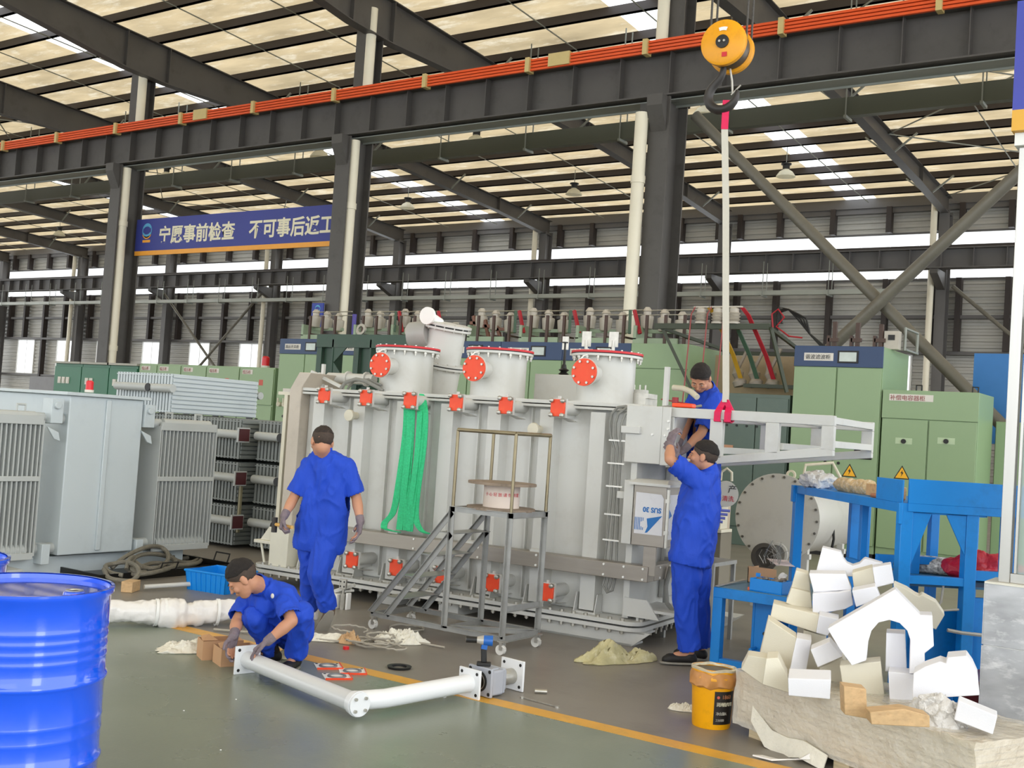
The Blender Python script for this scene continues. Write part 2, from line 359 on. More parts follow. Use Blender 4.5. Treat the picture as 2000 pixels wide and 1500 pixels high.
while x < 6:
    c = MB().bx(x-.05, x+.05, 18.6, 18.8, 8.9, 9.2)
    if int((x+48)/2.7) % 4 == 1: c.bx(x+.5, x+1.0, 18.62, 18.76, 8.95, 9.21)
    c.build('conductor_clip', mat('pale clip plastic', '#c9b47a', .5), g, world=True, smooth=0); x += 2.7
MB().bx(-50, 6, 18.95, 19.35, 8.06, 8.08).bx(-50, 6, 19.33, 19.36, 8.02, 8.06).build('lower_angle', TRAY, g, world=True, smooth=0)
girder('crane_runway_girder', 'far dark crane runway girder in front of the bright window band', 38.6, 7.89, 8.56, -76, 8, 1.02, .5, WSTEEL)
# ---- cable trays on hangers
def cabletray(label, y, z0, z1, w, x0, x1, m, hz, step):
    t = thing('cable_tray', label, 'cable tray', ((x0+x1)/2, y, z0))
    MB().bx(x0, x1, y, y+w, z0, z0+.02).bx(x0, x1, y, y+.02, z0+.02, z1).bx(x0, x1, y+w-.02, y+w, z0+.02, z1).build('tray', m, t, world=True, smooth=0)
    x = x0+1; h0 = None; xm = (x0+x1)/2
    while x < x1:
        if h0 is None: h0 = MB().bx(-.012, .012, -.072, -.048, -.06, hz-z0).bx(-.012, .012, w+.048, w+.072, -.06, hz-z0).bx(-.03, .03, -.1, w+.1, -.06, -.0).build('hanger', TRAY, t, smooth=0); h0.location = (x-xm, 0, 0)
        else: share(h0, (x-xm, 0, 0))
        x += step
cabletray('long grey-green cable tray hung under the roof behind the near crane girder', 23, 8.64, 9.04, .2, -60, 6, mat('grey green tray paint', '#585c51', .4, var=.06, scale=1), 11.3, 2.7)
cabletray('thin pale grey tray hung low in front of the back wall', 38, 7.0, 7.16, .25, -74, -10.9, mat('pale grey tray paint', '#a3a79f', .4, var=.06, scale=1), 8.2, 2.4)
# ---- diagonal bracing
BR = mat('olive grey brace paint', '#6b675c', .42, var=.1, scale=1.5, dirt='#4f4b44', dirtamt=.5)
for (a, b), lab in ((((-9.45, 7.86), (-2.05, .6)), 'thick round brace falling from the near column towards the right cabinets'), (((-9.3, .6), (-2.2, 7.6)), 'thick round brace rising to the right, crossing the other one')):
    dy = 19.42 if 'falling' in lab else 19.2
    single('diagonal_brace', MB().cyl((a[0], dy, a[1]), (b[0], dy, b[1]), .105, 16), BR, lab, 'brace', (a[0], dy, a[1]))
for (a, b), lab in ((((-50.2, 7.7), (-42.4, 1)), 'thin wall brace falling right behind the banner columns'), (((-50, 1), (-42.3, 7.7)), 'thin wall brace rising right behind the banner columns'), (((-9.2, 7.4), (-1.8, 1)), 'thin wall brace at the right edge beside the kiosk glass')):
    single('wall_brace', MB().cyl((a[0], 39.3, a[1]), (b[0], 39.3 if 'falling' in lab else 39.15, b[1]), .07, 10), BR, lab, 'brace', (a[0], 39.3, a[1]))
# ---- high bay lamps
LAMPM = mat('lamp reflector enamel', '#f1eedd', .5, trans=.5)
def lamp(px, py, y, lab, s=1.0):
    p = aty(px, py, y); t = thing('high_bay_lamp', lab, 'lamp', p, group='high bay lamps under the roof')
    MB().lathe((0, 0, -.12*s), (0, 0, 1), [(.30*s, 0), (.29*s, .03*s), (.2*s, .16*s), (.1*s, .22*s), (.09*s, .24*s)], 18).build('reflector', LAMPM, t)
    MB().cyl((0, 0, .12*s), (0, 0, .26*s), .11*s, 12).cyl((0, 0, .26*s), (0, 0, .3*s), .16*s, 12).build('ballast', BLACK, t)
    MB().cyl((0, 0, .3*s), (0, 0, roofz(y)-p.z+.19), .012, 6).build('rod', TRAY, t)
for a in ((1535, 338, 33, 'white dome lamp beside the bright skylight at the right'), (1121, 374, 34, 'white dome lamp left of the nearest column'), (796, 401, 34, 'white dome lamp right of the banner'),
          (116, 455, 34, 'white dome lamp near the left edge'), (930, 272, 26, 'dome lamp with a black top behind the cable tray'), (1376, 216, 26, 'dome lamp with a black top beside the hoisting hook'), (1957, 121, 24, 'dome lamp at the top right beside the blue sign'),
          (232, 246, 30, 'small dome lamp left of the left column above the girder'), (325, 342, 28, 'small dome lamp right of the left column below the girder'), (625, 300, 24.5, 'dome lamp left of the middle column')):
    lamp(*a[:3], a[3])
# ---- slogan banner between two columns
NAVY = mat('navy banner print', '#37408f', .55, var=.05, scale=.7)
CREAMT = mat('cream lettering', '#e9e3c6', .5, var=.02); GOLDT = mat('golden stripe', '#f0a63c', .5, var=.04)
SKYB = mat('light blue emblem', '#5aa5cf', .5, var=.1)
ban = thing('slogan_banner', 'long navy banner with cream Chinese slogan and golden bottom stripe', 'banner', (-26.1, 19.35, 5.66))
MB().bx(0, 8.1, 0, .04, .12, 1.0).build('banner_sheet', NAVY, ban, smooth=0)
MB().bx(0, 8.1, -.003, .043, 0, .12).build('stripe', GOLDT, ban, smooth=0)
RB = face_rot((1, 0, 0), (0, 0, 1))
def emblem(par, x, y, z, r):
    mb = MB().lathe((x, y, z), (0, -1, 0), [(r*.86, 0), (r, 0), (r, .004), (r*.86, .004)], 28, cap=False, a0=0, a1=2*pi)
    mb.build('emblem_ring', SKYB, par)
    sw = MB()
    for s, ph in ((1, 0), (-1, pi)):
        pts = [(x+s*r*(.75*cos(a)), y-.006, z+s*r*(.35+.42*sin(a))*.9) for a in [pi*k/10 for k in range(11)]]
        sw.ribbon(pts, (0, 1, 0), .003, r*.3)
    sw.build('emblem_wave', SKYB, par)
    MB().lathe((x, y-.004, z-.1*r), (0, -1, 0), [(r*.75, 0), (r*1.05, 0)], 16, cap=False, a0=1.15*pi, a1=1.85*pi).bx(x-r*.8, x+r*.8, y-.005, y, z-r*1.65, z-r*1.3).build('emblem_base', GOLDT, par)
emblem(ban, .47, -.002, .68, .2)
text('lettering', '宁愿事前检查', .50, CREAMT, ban, (.98, -.004, .34), RB, bold=.012, sx=1.0)
text('lettering', '不可事后返工', .50, CREAMT, ban, (4.5, -.004, .34), RB, bold=.012, sx=.985)
vb = thing('hanging_sign', 'narrow vertical navy sign with emblem standing behind the green cabinets', 'sign', aty(611, 592, 18.6))
MB().bx(0, .34, 0, .03, -1.3, 0).bx(-.02, 0, 0, .03, -1.3, 0).build('sign_sheet', mat('navy sign print', '#2d3f9c', .5), vb, smooth=0)
emblem(vb, .17, -.002, -.13, .085); MB().bx(-.02, .34, -.006, 0, -.36, -.34).build('stripe', GOLDT, vb, smooth=0)
MB().bx(.98, 1.08, .3, .33, -1.45, -.22).build('side_sign', mat('violet sign edge', '#5a4fa8', .5), vb, smooth=0)
text('lettering', '110kV', .2, CREAMT, vb, (.1, -.004, -.42), face_rot((0, 0, -1), (1, 0, 0)), bold=.008)
# ================================================================ big transformer under assembly (its own frame: u along, v away, z up)
TRZ = rad(4.1); TO = V((-4.139, 7.815, 0)); TEX = V((cos(TRZ), sin(TRZ), 0)); TEY = V((-sin(TRZ), cos(TRZ), 0))
def T(px, py, v):
    d = ray(px, py); t = ((TO-CC).dot(TEY)+v)/d.dot(TEY); p = CC+d*t-TO; return V((p.dot(TEX), v, CC.z+d.z*t))
def TW(u, v, z): return TO+TEX*u+TEY*v+V((0, 0, z))
SUS = mat('brushed stainless', '#9c958b', .38, metal=.55, var=.08, scale=2, stretch=(1, 1, 12))
CREAMP = mat('cream primer', '#d3cdb9', .45, var=.05, scale=3)
ORC = mat('orange red port cover', '#ef4a22', .45, var=.04, scale=8, dirt='#f06a3c', dirtamt=.4)
REDG = mat('red gasket', '#cf2a30', .5, var=.05)
tr = thing('power_transformer', 'large light grey power transformer with ribbed tank, orange port covers and three round turrets', 'transformer', TO, TRZ)
MB().bx(-3.42, 0, .1, 1.6, .19, 1.82).build('tank', TGREY, tr, bevel=.015)
def rounded(x0, x1, y0, y1, r, z, n=6):
    out = []
    for cx, cy, a0 in ((x1-r, y0+r, -pi/2), (x1-r, y1-r, 0), (x0+r, y1-r, pi/2), (x0+r, y0+r, pi)):
        out += [V((cx+r*cos(a0+pi/2*k/n), cy+r*sin(a0+pi/2*k/n), z)) for k in range(n+1)]
    return out
MB().prism(rounded(-3.78, .17, -.14, 1.78, .12, .115), (0, 0, .03)).build('base_flange', TGREY, tr)
MB().prism(rounded(-3.74, .13, -.1, 1.74, .1, .145), (0, 0, .015)).build('base_gasket', BLACK, tr)
MB().prism(rounded(-3.78, .17, -.14, 1.78, .12, .16), (0, 0, .03)).build('tank_flange', TGREY, tr)
bm = MB(); u = -3.65
while u < .1:
    bm.cyl((u, -.11, .19), (u, -.11, .207), .017, 6).cyl((u, -.11, .085), (u, -.11, .115), .009, 6).cyl((u, -.11, .092), (u, -.11, .115), .017, 6); u += .105
v = -.02
while v < 1.7:
    bm.cyl((.14, v, .19), (.14, v, .207), .017, 6).cyl((.14, v, .06), (.14, v, .115), .010, 6).cyl((.14, v, .092), (.14, v, .115), .017, 6); v += .105
tag(bm.build('flange_bolts', BOLT, tr), kind='stuff')
MB().bx(-3.46, .03, .0, 1.66, 1.83, 1.86).build('lid', TGREY, tr, bevel=.004)
MB().bx(-3.46, .03, .0, 1.66, 1.80, 1.822).build('lid_flange', TGREY, tr, bevel=.004)
sk = MB().prism([(-.7, -.08, 0), (.1, -.08, 0), (.25, -.08, .115), (-.7, -.08, .115)], (0, .02, 0)).bx(-.7, .1, -.08, .14, 0, .015).bx(-.7, .2, -.08, .14, .1, .114)
sk.build('skid', TGREY, tr, smooth=0)
MB().prism([(-.4, 1.3, 0), (.3, 1.3, 0), (.45, 1.3, .115), (-.4, 1.3, .115)], (0, .25, 0)).build('skid', TGREY, tr, smooth=0)
for uu in (-3.05, -2.35, -1.7):
    MB().bx(uu, uu+.2, -.06, 1.5, 0, .115).build('cross_beam', TGREY, tr, bevel=.006)
# box stiffeners on the front wall
for px in (619, 698, 783, 870, 963, 1066, 1166):
    u = T(px, 850, -.0).x
    mb = MB(); w0, w1 = .085, .065
    mb.prism([(u-w0, .1, .21), (u-w1, .0, .21), (u+w1, .0, .21), (u+w0, .1, .21)], (0, 0, 1.57))
    mb.build('stiffener', TGREY, tr, smooth=0)
    MB().prism([(u-.1, .1, .19), (u-.1, -.04, .19), (u+.1, -.04, .19), (u+.1, .1, .19)], (0, 0, .01)).prism([(u-.095, .09, .2), (u-.095, -.04, .2), (u-.095, .0, .34), (u-.095, .09, .34)], (.008, 0, 0)).prism([(u+.087, .09, .2), (u+.087, -.04, .2), (u+.087, .0, .34), (u+.087, .09, .34)], (.008, 0, 0)).build('stiffener_foot', TGREY, tr, smooth=0)
for u in (-3.3, -2.9, -2.45, -2.0, -1.5, -.98, -.02):
    MB().bx(u-.005, u+.005, .06, .1, .22, 1.79).build('rib', TGREY, tr, smooth=0)
# radiator ports
def port(px, py, small=False):
    c = T(px, py, -.21); root = None
    fl_ = MB().cb((0, .03, 0), (.14, .02, .15)).cyl((0, .04, 0), (0, .34, 0), .052, 14).prism([(.0, .04, -.075), (.012, .04, -.075), (.012, .18, -.105), (.0, .28, -.105)], (.05, 0, .004)).bx(-.004, .008, .04, .3, -.075, -.03)
    o = fl_.build('radiator_port', TGREY, tr, bevel=.003); o.location = c
    pts = [(-.062, -.04), (-.062, .04), (-.045, .068), (.045, .068), (.062, .04), (.062, -.04), (.045, -.068), (-.045, -.068)]
    MB().prism([(x, .0, z) for x, z in pts], (0, .02, 0)).build('port_cover', ORC, o, bevel=.003)
    for x in (-.05, .05):
        for z in (-.058, .058): MB().lathe((x, .012, z), (0, -1, 0), [(.016, 0), (.016, .018), (.02, .02), (.019, .034), (.008, .04)], 8).build('bolt', BOLT, o)
    MB().bx(-.01, .01, .022, .04, .075, .095).build('lug', TGREY, o)
for p in ((631.6, 772.5), (713.5, 777), (799.6, 782), (889.6, 786.6), (986.5, 792), (1088.5, 796.5)): port(*p)
for p in ((686, 1094), (772, 1109), (859, 1123), (960, 1139), (1066, 1157)): port(*p)
for px, py in ((680, 811), (1040, 838)):
    c = T(px, py, -.12)
    MB().lathe(c, (0, 1, 0), [(.001, 0), (.05, .004), (.055, .02), (.05, .035), (.033, .04), (.033, .24)], 16).build('trunnion', CREAMP, tr)
# stainless cable channel
b0 = MB().bx(-3.2, .22, -.13, -.0, .505, .625).bx(.12, .22, 0, .62, .505, .625); b0.build('cable_channel', SUS, tr, bevel=.004)
bb = MB()
for u in (-2.6, -1.95, -1.3, -.75, -.15, .02, .18):
    for z in (.525, .605): bb.cyl((u, -.13, z), (u, -.138, z), .009, 8)
for v in (.1, .3, .5):
    for z in (.525, .605): bb.cyl((.22, v, z), (.228, v, z), .009, 8)
tag(bb.build('channel_screws', WHITE, tr), kind='stuff')
for u in (-2.2, -1.42, -.78): MB().bx(u-.05, u+.05, -.1, -.02, .625, .645).build('channel_clip', TGREY, tr)
# cables in clips at the right end
CONDM = mat('grey flexible conduit', '#85857f', .5, var=.1, scale=30)
cu = T(1206, 900, -.03).x
for k in range(3):
    x = cu-.03+.03*k; r = .11+.035*k
    pts = [(x+.02*k-.02, -.04, .63), (x, -.04, 1.1), (x, -.04, 1.5)]
    pts += [(x-.0-.05*sin(pi*t/2)*(2-k)*.5, -.045-.01*k, 1.5+.2*t) for t in (.5, 1)]
    pts += [(x-.05*(2-k)*.5+r*(1-cos(pi*t)), -.05+.02*t, 1.72+.12*sin(pi*t)) for t in (.15, .35, .55, .75)]
    pts += [(x+.45+.05*k, .2, 1.88)]
    MB().tube(pts, .0115, 8).build('conduit', CONDM, tr)
    MB().tube([(x, -.06, .5), (x-.01, -.07, .43), (cu+.0, -.07, .38), (cu+.04, -.06, .4), (cu+.05, -.04, .5)], .010, 8).build('conduit', CONDM, tr)
for z in (.78, .98, 1.2, 1.38, 1.56): MB().bx(cu-.07, cu+.07, -.065, -.045, z, z+.012).build('cable_clip', WHITE, tr)
for z in (1.63, 1.12): MB().bx(cu+.04, cu+.2, -.09, -.05, z, z+.055).build('support_bracket', TGREY, tr, bevel=.003)
MB().bx(-.02, .03, -.02, .1, .2, 1.8).build('corner_post', TGREY, tr)
# turrets
def turret(u, v, r, z0, z1, dx=.0):
    t = MB().lathe((0, 0, 0), (0, 0, 1), [(r+.05, 0), (r+.05, .015), (r, .016), (r, z1-z0-.05), (r+.055, z1-z0-.05), (r+.055, z1-z0-.03)], 40).build('turret', TGREY, tr); t.location = (u, v, z0)
    MB().lathe((0, 0, z1-z0-.03), (0, 0, 1), [(r+.05, 0), (r+.05, .008)], 40).build('gasket', BLACK, t)
    MB().lathe((0, 0, z1-z0-.022), (0, 0, 1), [(r+.058, 0), (r+.058, .018), (r+.03, .02)], 40).build('top_ring', REDG, t)
    b = MB()
    for k in range(18):
        a = 2*pi*k/18; x, y = (r+.036)*cos(a), (r+.036)*sin(a)
        b.cyl((x, y, z1-z0-.09), (x, y, z1-z0+.006), .008, 6).cyl((x, y, z1-z0-.07), (x, y, z1-z0-.05), .015, 6)
    tag(b.build('ring_bolts', BOLT, t), kind='stuff')
    c = V((dx, -r-.17, .24))
    MB().cyl(c+V((0, .02, 0)), c+V((0, .25, 0)), .078, 20).cyl(c+V((0, .005, 0)), c+V((0, .02, 0)), .117, 28).build('side_port', TGREY, t)
    MB().cyl(c+V((0, -.008, 0)), c+V((0, .006, 0)), .112, 28).build('port_cover', ORC, t)
    b = MB()
    for k in range(8):
        a = 2*pi*(k+.5)/8; b.cyl(c+V((.092*cos(a), -.022, .092*sin(a))), c+V((.092*cos(a), -.006, .092*sin(a))), .011, 6)
    tag(b.build('cover_bolts', BOLT, t), kind='stuff')
    MB().tube([(-.04, -r-.055, z1-z0-.05), (-.05, -r-.1, .3+.08), (-.05, -r-.16, .34)], .007, 6).build('earth_strap', WHITE, t)
    return t
for px, pb in ((796, 720), (976, 728), (1186, 735)):
    c = T(px, 700, .46); turret(c.x, .46, .245, 1.86, 2.30)
# leaning turret at the back
lt = MB(); ax = V((.17, -.05, 1)).normalized(); bq = T(850, 770, 1.1); bq.z = 1.86
lt.lathe((0, 0, 0), ax, [(.26, 0), (.26, .02), (.2, .021), (.2, .30), (.24, .30), (.24, .32)], 32)
o = lt.build('leaning_turret', TGREY, tr); o.location = bq
MB().lathe(ax*.32, ax, [(.23, 0), (.23, .012)], 32).lathe(ax*.705, ax, [(.22, 0), (.22, .012)], 32).build('gasket', BLACK, o)
MB().lathe(ax*.332, ax, [(.24, 0), (.24, .02), (.185, .021), (.185, .35), (.235, .35), (.235, .37)], 32).lathe(ax*.717, ax, [(.235, 0), (.235, .02), (.2, .03), (0, .04)], 32).build('upper_turret', TGREY, o)
q = ax*.64+V((-.33, -.12, -.03)); MB().cyl(q, q+V((.2, .02, .02)), .13, 24).cyl(q-V((.03, .01, 0)), q, .10, 24).build('motor_drive', mat('mid grey enamel', '#a6a6a2', .4), o)
q = ax*.76+V((-.08, -.27, .03)); MB().cyl(q, q+V((0, .03, 0)), .085, 24).cyl(q+V((0, .03, 0)), q+V((.02, .2, -.05)), .05, 16).build('oil_pipe_flange', WHITE, o)
MB().tube([(.2, 0, .66+.06), (.22, 0, .74), (.16, 0, .74), (.17, 0, .67+.06)], .012, 6).build('lifting_eye', BOLT, o)
b = MB()
for k in range(14):
    a = 2*pi*k/14
    x, y, d = frame(ax)
    for h in (.345, .73): b.cyl(ax*(h-.06)+(x*cos(a)+y*sin(a))*.215, ax*(h+.015)+(x*cos(a)+y*sin(a))*.215, .009, 6)
tag(b.build('ring_bolts', BOLT, o), kind='stuff')
# left end housing and pedestal
LC = T(585, 765, .1).x
MB().prism([(-3.56, -.02, .25), (-3.56, -.02, 1.84), (-3.46, -.02, 2.0), (-3.32, -.02, 2.0), (-3.42, -.02, 1.86), (-3.42, -.02, .25)], (0, .55, 0)).build('end_housing', mat('dusty cream primer', '#c2b8aa', .5, var=.06, scale=3, dirt='#a49a8c', dirtamt=.4), tr, bevel=.006)
MB().bx(-3.72, -3.56, .0, .03, 1.78, 1.81).bx(-3.64, -3.6, .0, .4, .2, 1.78).build('side_ladder_plate', CREAMP, tr)
MB().bx(-3.58, -3.36, -.12, .25, .19, .54).bx(-3.78, -3.58, -.12, .2, .38, .41).prism([(-3.72, -.1, .41), (-3.58, -.1, .41), (-3.58, -.1, .54), (-3.62, -.1, .54)], (0, .02, 0)).prism([(-3.66, -.1, .19), (-3.64, -.1, .19), (-3.7, -.1, .38), (-3.72, -.1, .38)], (0, .02, 0)).build('jacking_pedestal', mat('pale cream enamel', '#dedac8', .4, var=.04), tr, bevel=.005)
# pipes, linkage and hose on the lid, left end
q = MB().cyl((-3.45, .4, 1.98), (-2.9, .4, 1.98), .05, 14).cyl((-3.22, .4, 1.98), (-3.2, .4, 1.98), .07, 14).cyl((-3.0, .4, 1.98), (-2.98, .4, 1.98), .07, 14).beam((-3.5, .2, 2.02), (-3.1, .2, 1.88), .03, .03).beam((-3.55, .15, 1.9), (-3.35, .15, 2.0), .03, .03).beam((-3.4, .25, 1.86), (-3.4, .25, 2.1), .03, .03)
q.build('lid_pipework', TGREY, tr)
MB().tube([(-3.05, .1, 1.87), (-3.0, .1, 1.93), (-2.9, .12, 1.965), (-2.78, .12, 1.95), (-2.66, .14, 1.9), (-2.6, .15, 1.87)], .018, 8).tube([(-3.02, .16, 1.87), (-2.95, .16, 1.95), (-2.8, .18, 1.97), (-2.66, .2, 1.92)], .012, 8).build('hose', CONDM, tr)
# small black insulator and mechanism on the lid
c = T(1098, 772, .9); ins = MB().lathe((0, 0, 0), (0, 0, 1), [(.03, 0), (.03, .03)]+[p for k in range(6) for p in ((.05, .04+k*.035), (.025, .055+k*.035))]+[(.02, .26), (.012, .27), (.012, .46), (.03, .46), (.03, .47), (.012, .47)], 16)
o = ins.build('bushing', BLACK, tr); o.location = (c.x, .9, 1.95)
MB().bx(-.03, .03, -.006, .006, .40, .52).build('terminal_plate', BOLT, o)
for px in (1144, 1197):
    c = T(px, 690, 1.2); o = MB().lathe((0, 0, 0), (0, 0, 1), [(.03, 0), (.022, .1), (.016, .3), (.016, .42)], 12).bx(-.045, .045, -.006, .006, .36, .5).build('terminal', BOLT, tr); o.location = (c.x, 1.2, 2.05)
MB().bx(-1.42, -.84, .85, 1.4, 1.86, 2.12).build('cover_box', TGREY, tr, bevel=.006)
c = T(1245, 770, .6)
m_ = MB().bx(c.x-.1, c.x+.12, .5, .75, 1.87, 1.93).bx(c.x-.08, c.x+.1, .52, .6, 1.97, 2.0).bx(c.x-.02, c.x+.14, .5, .7, 1.93, 1.97)
for k in range(4): m_.cyl((c.x-.06+.05*k, .55, 2.0), (c.x-.06+.05*k, .55, 2.04), .008, 6)
m_.build('terminal_block', BOLT, tr)
MB().bx(c.x-.26, c.x-.12, .5, .62, 1.86, 1.93).build('wooden_wedge', mat('light wood', '#b98f5f', .7, var=.15, scale=8, stretch=(1, 8, 8)), tr)
MB().bx(.15, .185, .12, .16, 1.86, 2.17).build('upright_bracket', TGREY, tr)
# right end: box cover, shelf and ledge
bxr = MB().bx(-.07, .23, -.06, .5, 1.405, 1.85).bx(.23, .30, -.06, -.045, 1.40, 1.85); bxr.build('terminal_box', TGREY, tr, bevel=.005)
for u, z in ((.16, 1.63), (.265, 1.63), (.287, 1.74), (.287, 1.68)): MB().cyl((u, -.075, z), (u, -.06, z), .009, 8).build('box_bolt', WHITE, tr)
MB().prism([(.0, -.05, .36), (.19, -.05, .36), (.3, -.05, .22), (.0, -.05, .22)], (0, .02, 0)).bx(.08, .42, -.04, .42, .27, .29).bx(.1, .12, -.02, .42, .19, .27).build('end_ledge', TGREY, tr, smooth=0)
MB().bx(.0, .015, .1, 1.6, .2, 1.82).build('end_wall', TGREY, tr)
MB().bx(.015, .06, .6, 1.4, .3, 1.7).build('end_stiffener', TGREY, tr, bevel=.01)
MB().tube([(.25, .25, .6), (.24, .2, .45), (.28, .15, .33), (.36, .1, .28)], .018, 8).build('conduit', CONDM, tr)
MB().bx(-.02, .06, -.13, -.03, .78, 1.27).build('cabinet_rail', TGREY, tr, bevel=.003)
P_ = [T(1315, 757, .42), T(1335, 759, .40), T(1350, 765, .36), T(1362, 776, .32)]
MB().tube(P_, .024, 12).build('hose_end', CREAMP, tr)
q = T(1319, 781, .3); MB().cyl(q-V((0, 0, .03)), q+V((0, 0, .02)), .026, 12).cyl(q-V((0, 0, .12)), q-V((0, 0, .03)), .012, 8).cyl(q-V((.12, 0, 0)), q+V((.14, 0, -.03)), .006, 6).build('valve_knob', mat('dull red knob', '#9c2f35', .5), tr)
# small control cabinet with protective film
cc = thing('control_cabinet', 'small stainless control cabinet with white film marked SUS in blue, upside down', 'cabinet', TW(.07, -.12, 0), TRZ)
MB().bx(0, .27, -.02, .26, .78, 1.24).build('body', SUS, cc, bevel=.004)
MB().prism([(-.03, -.06, 1.24), (-.03, .30, 1.24), (-.03, .3, 1.26), (-.03, -.06, 1.26)], (.34, 0, 0)).prism([(-.02, -.06, 1.26), (.29, -.06, 1.26), (.27, 0, 1.285), (.0, 0, 1.285)], (0, .25, 0)).build('rain_hood', TGREY, cc)
FILM = mat('white protective film', '#dcdcdf', .35, var=.04, scale=6, dirt='#b9b7b4', dirtamt=.25); BLUP = mat('blue print', '#1b6fb8', .5, var=.03)
MB().prism([(.02, -.021, .87), (.25, -.021, .87), (.25, -.021, 1.15), (.23, -.021, 1.18), (.02, -.021, 1.185)], (0, -.002, 0)).build('film', FILM, cc, smooth=0)
text('lettering', 'SUS 30', .052, BLUP, cc, (.235, -.0245, 1.075), face_rot((-1, 0, 0), (0, 0, -1)), bold=.002, ext=.0006)
pb_ = MB(); cx, cz = .095, .945
pb_.prism([(.12, -.0235, .99), (.245, -.0235, 1.02), (.13, -.0235, .885), (.11, -.0235, .88), (.13, -.0235, .93)], (0, -.0008, 0))
for k in range(6): pb_.bx(.022+.013*k, .028+.013*k, -.0243, -.0235, .9, .995)
pb_.build('print_mark', BLUP, cc, smooth=0)
MB().cyl((cx, -.0236, cz), (cx, -.0252, cz), .026, 20).build('print_dot', FILM, cc)
MB().bx(.27, .272, .02, .22, .84, 1.18).build('side_film', FILM, cc, smooth=0)
MB().prism([(.2725, .02, 1.09), (.2725, .1, 1.02), (.2725, .02, .99), (.2725, .03, 1.04)], (.0008, 0, 0)).build('print_mark', BLUP, cc, smooth=0)
MB().bx(.272, .29, -.02, .0, .78, 1.22).bx(.265, .295, -.03, .0, 1.12, 1.15).bx(.265, .295, -.03, .0, .88, .91).build('hinge', BOLT, cc)
MB().bx(.1, .2, .0, .02, .56, .78).build('mount_plate', SUS, cc)
# hanging support frame
hf = thing('lifting_frame', 'light grey tapered steel frame hanging from the pink sling beside the transformer', 'frame', TW(.3, 0, 1.45), TRZ)
def sidefr(v, u0=.26, name='side_frame'):
    zt = 1.85
    m = MB()
    m.bx(u0, 1.53, v-.03, v+.03, zt-.075, zt).bx(1.44, 1.53, v-.03, v+.03, 1.60, zt-.075)
    m.add([(u0, v-.03, 1.44), (1.44, v-.03, 1.615), (1.53, v-.03, 1.60), (1.53, v-.03, 1.56), (u0, v-.03, 1.385)]+[(u0, v+.03, 1.44), (1.44, v+.03, 1.615), (1.53, v+.03, 1.60), (1.53, v+.03, 1.56), (u0, v+.03, 1.385)],
          [(0, 1, 2, 3, 4), (9, 8, 7, 6, 5), (0, 5, 6, 1), (1, 6, 7, 2), (2, 7, 8, 3), (3, 8, 9, 4), (4, 9, 5, 0)])
    m.bx(.60, .70, v-.03, v+.03, 1.485, zt-.075).bx(1.03, 1.13, v-.03, v+.03, 1.55, zt-.075).bx(u0, u0+.05, v-.03, v+.03, 1.44, zt-.075)
    m.v = [p-V((.3, 0, 1.45)) for p in m.v]
    return m.build(name, TGREY, hf, bevel=.004)
sidefr(0.02); sidefr(1.25, .15)
for u, z in ((.62, 1.79), (1.08, 1.79), (1.48, 1.79), (.65, 1.52), (1.1, 1.58), (1.48, 1.62)):
    MB().bx(u-.3, u-.25, .05, 1.22, z-1.45, z-1.45+.05).build('cross_member', TGREY, hf, bevel=.003)
single('tape_measure_case', MB().bx(TW(.37, 0, 0).x-.09, TW(.37, 0, 0).x+.08, 7.83, 7.91, 1.853, 1.885), mat('bright orange plastic', '#ff4d1a', .4), 'flat bright orange case lying on the top beam of the hanging frame', 'case', (TW(.37, 0, 0).x, 7.87, 1.853), bevel=.008)
# green slings over the tank
GS = mat('green polyester webbing', '#35c585', .75, var=.16, scale=60, bump=.3, bscale=150)
sl = thing('green_sling', 'bright green lifting slings hanging in loops down the transformer front', 'sling', TW(-2.2, -.2, .62), TRZ)
def strap(pts, w=.055, name='strap'):
    P = [T(x, y, v) for x, y, v in pts]; out = []
    for i in range(len(P)-1):
        for t in (0, .25, .5, .75):
            a, b, c, d = P[max(i-1, 0)], P[i], P[i+1], P[min(i+2, len(P)-1)]
            out.append(.5*((2*b)+(c-a)*t+(2*a-5*b+4*c-d)*t*t+(3*b-a-3*c+d)*t**3))
    out.append(P[-1]); sh = V((-2.2, -.2, .62)); 
    MB().ribbon([p-sh for p in out], (1, .15, 0), w*1.22, .009).build(name, GS, sl)
strap([(795, 792, -.17), (792, 850, -.12), (778, 950, -.12), (768, 1000, -.12), (752, 1020, -.13), (750, 1032, -.15)], .05)
strap([(801, 792, -.16), (800, 850, -.13), (790, 950, -.13), (784, 1000, -.13), (780, 1035, -.15)], .05)
strap([(806, 794, -.15), (803, 870, -.12), (796, 960, -.12), (792, 1036, -.15)], .04)
strap([(822, 770, .0), (826, 800, -.1), (820, 870, -.13), (808, 960, -.13), (800, 1038, -.15)], .05)
strap([(824, 771, .01), (830, 805, -.1), (827, 870, -.12), (815, 960, -.12), (812, 1010, -.13), (822, 1035, -.15), (836, 1042, -.17)], .05)
strap([(818, 770, .02), (820, 805, -.12), (814, 890, -.14), (800, 1000, -.14), (797, 1036, -.16)], .04)
strap([(750, 1032, -.15), (762, 1036, -.17), (778, 1039, -.17)], .045)
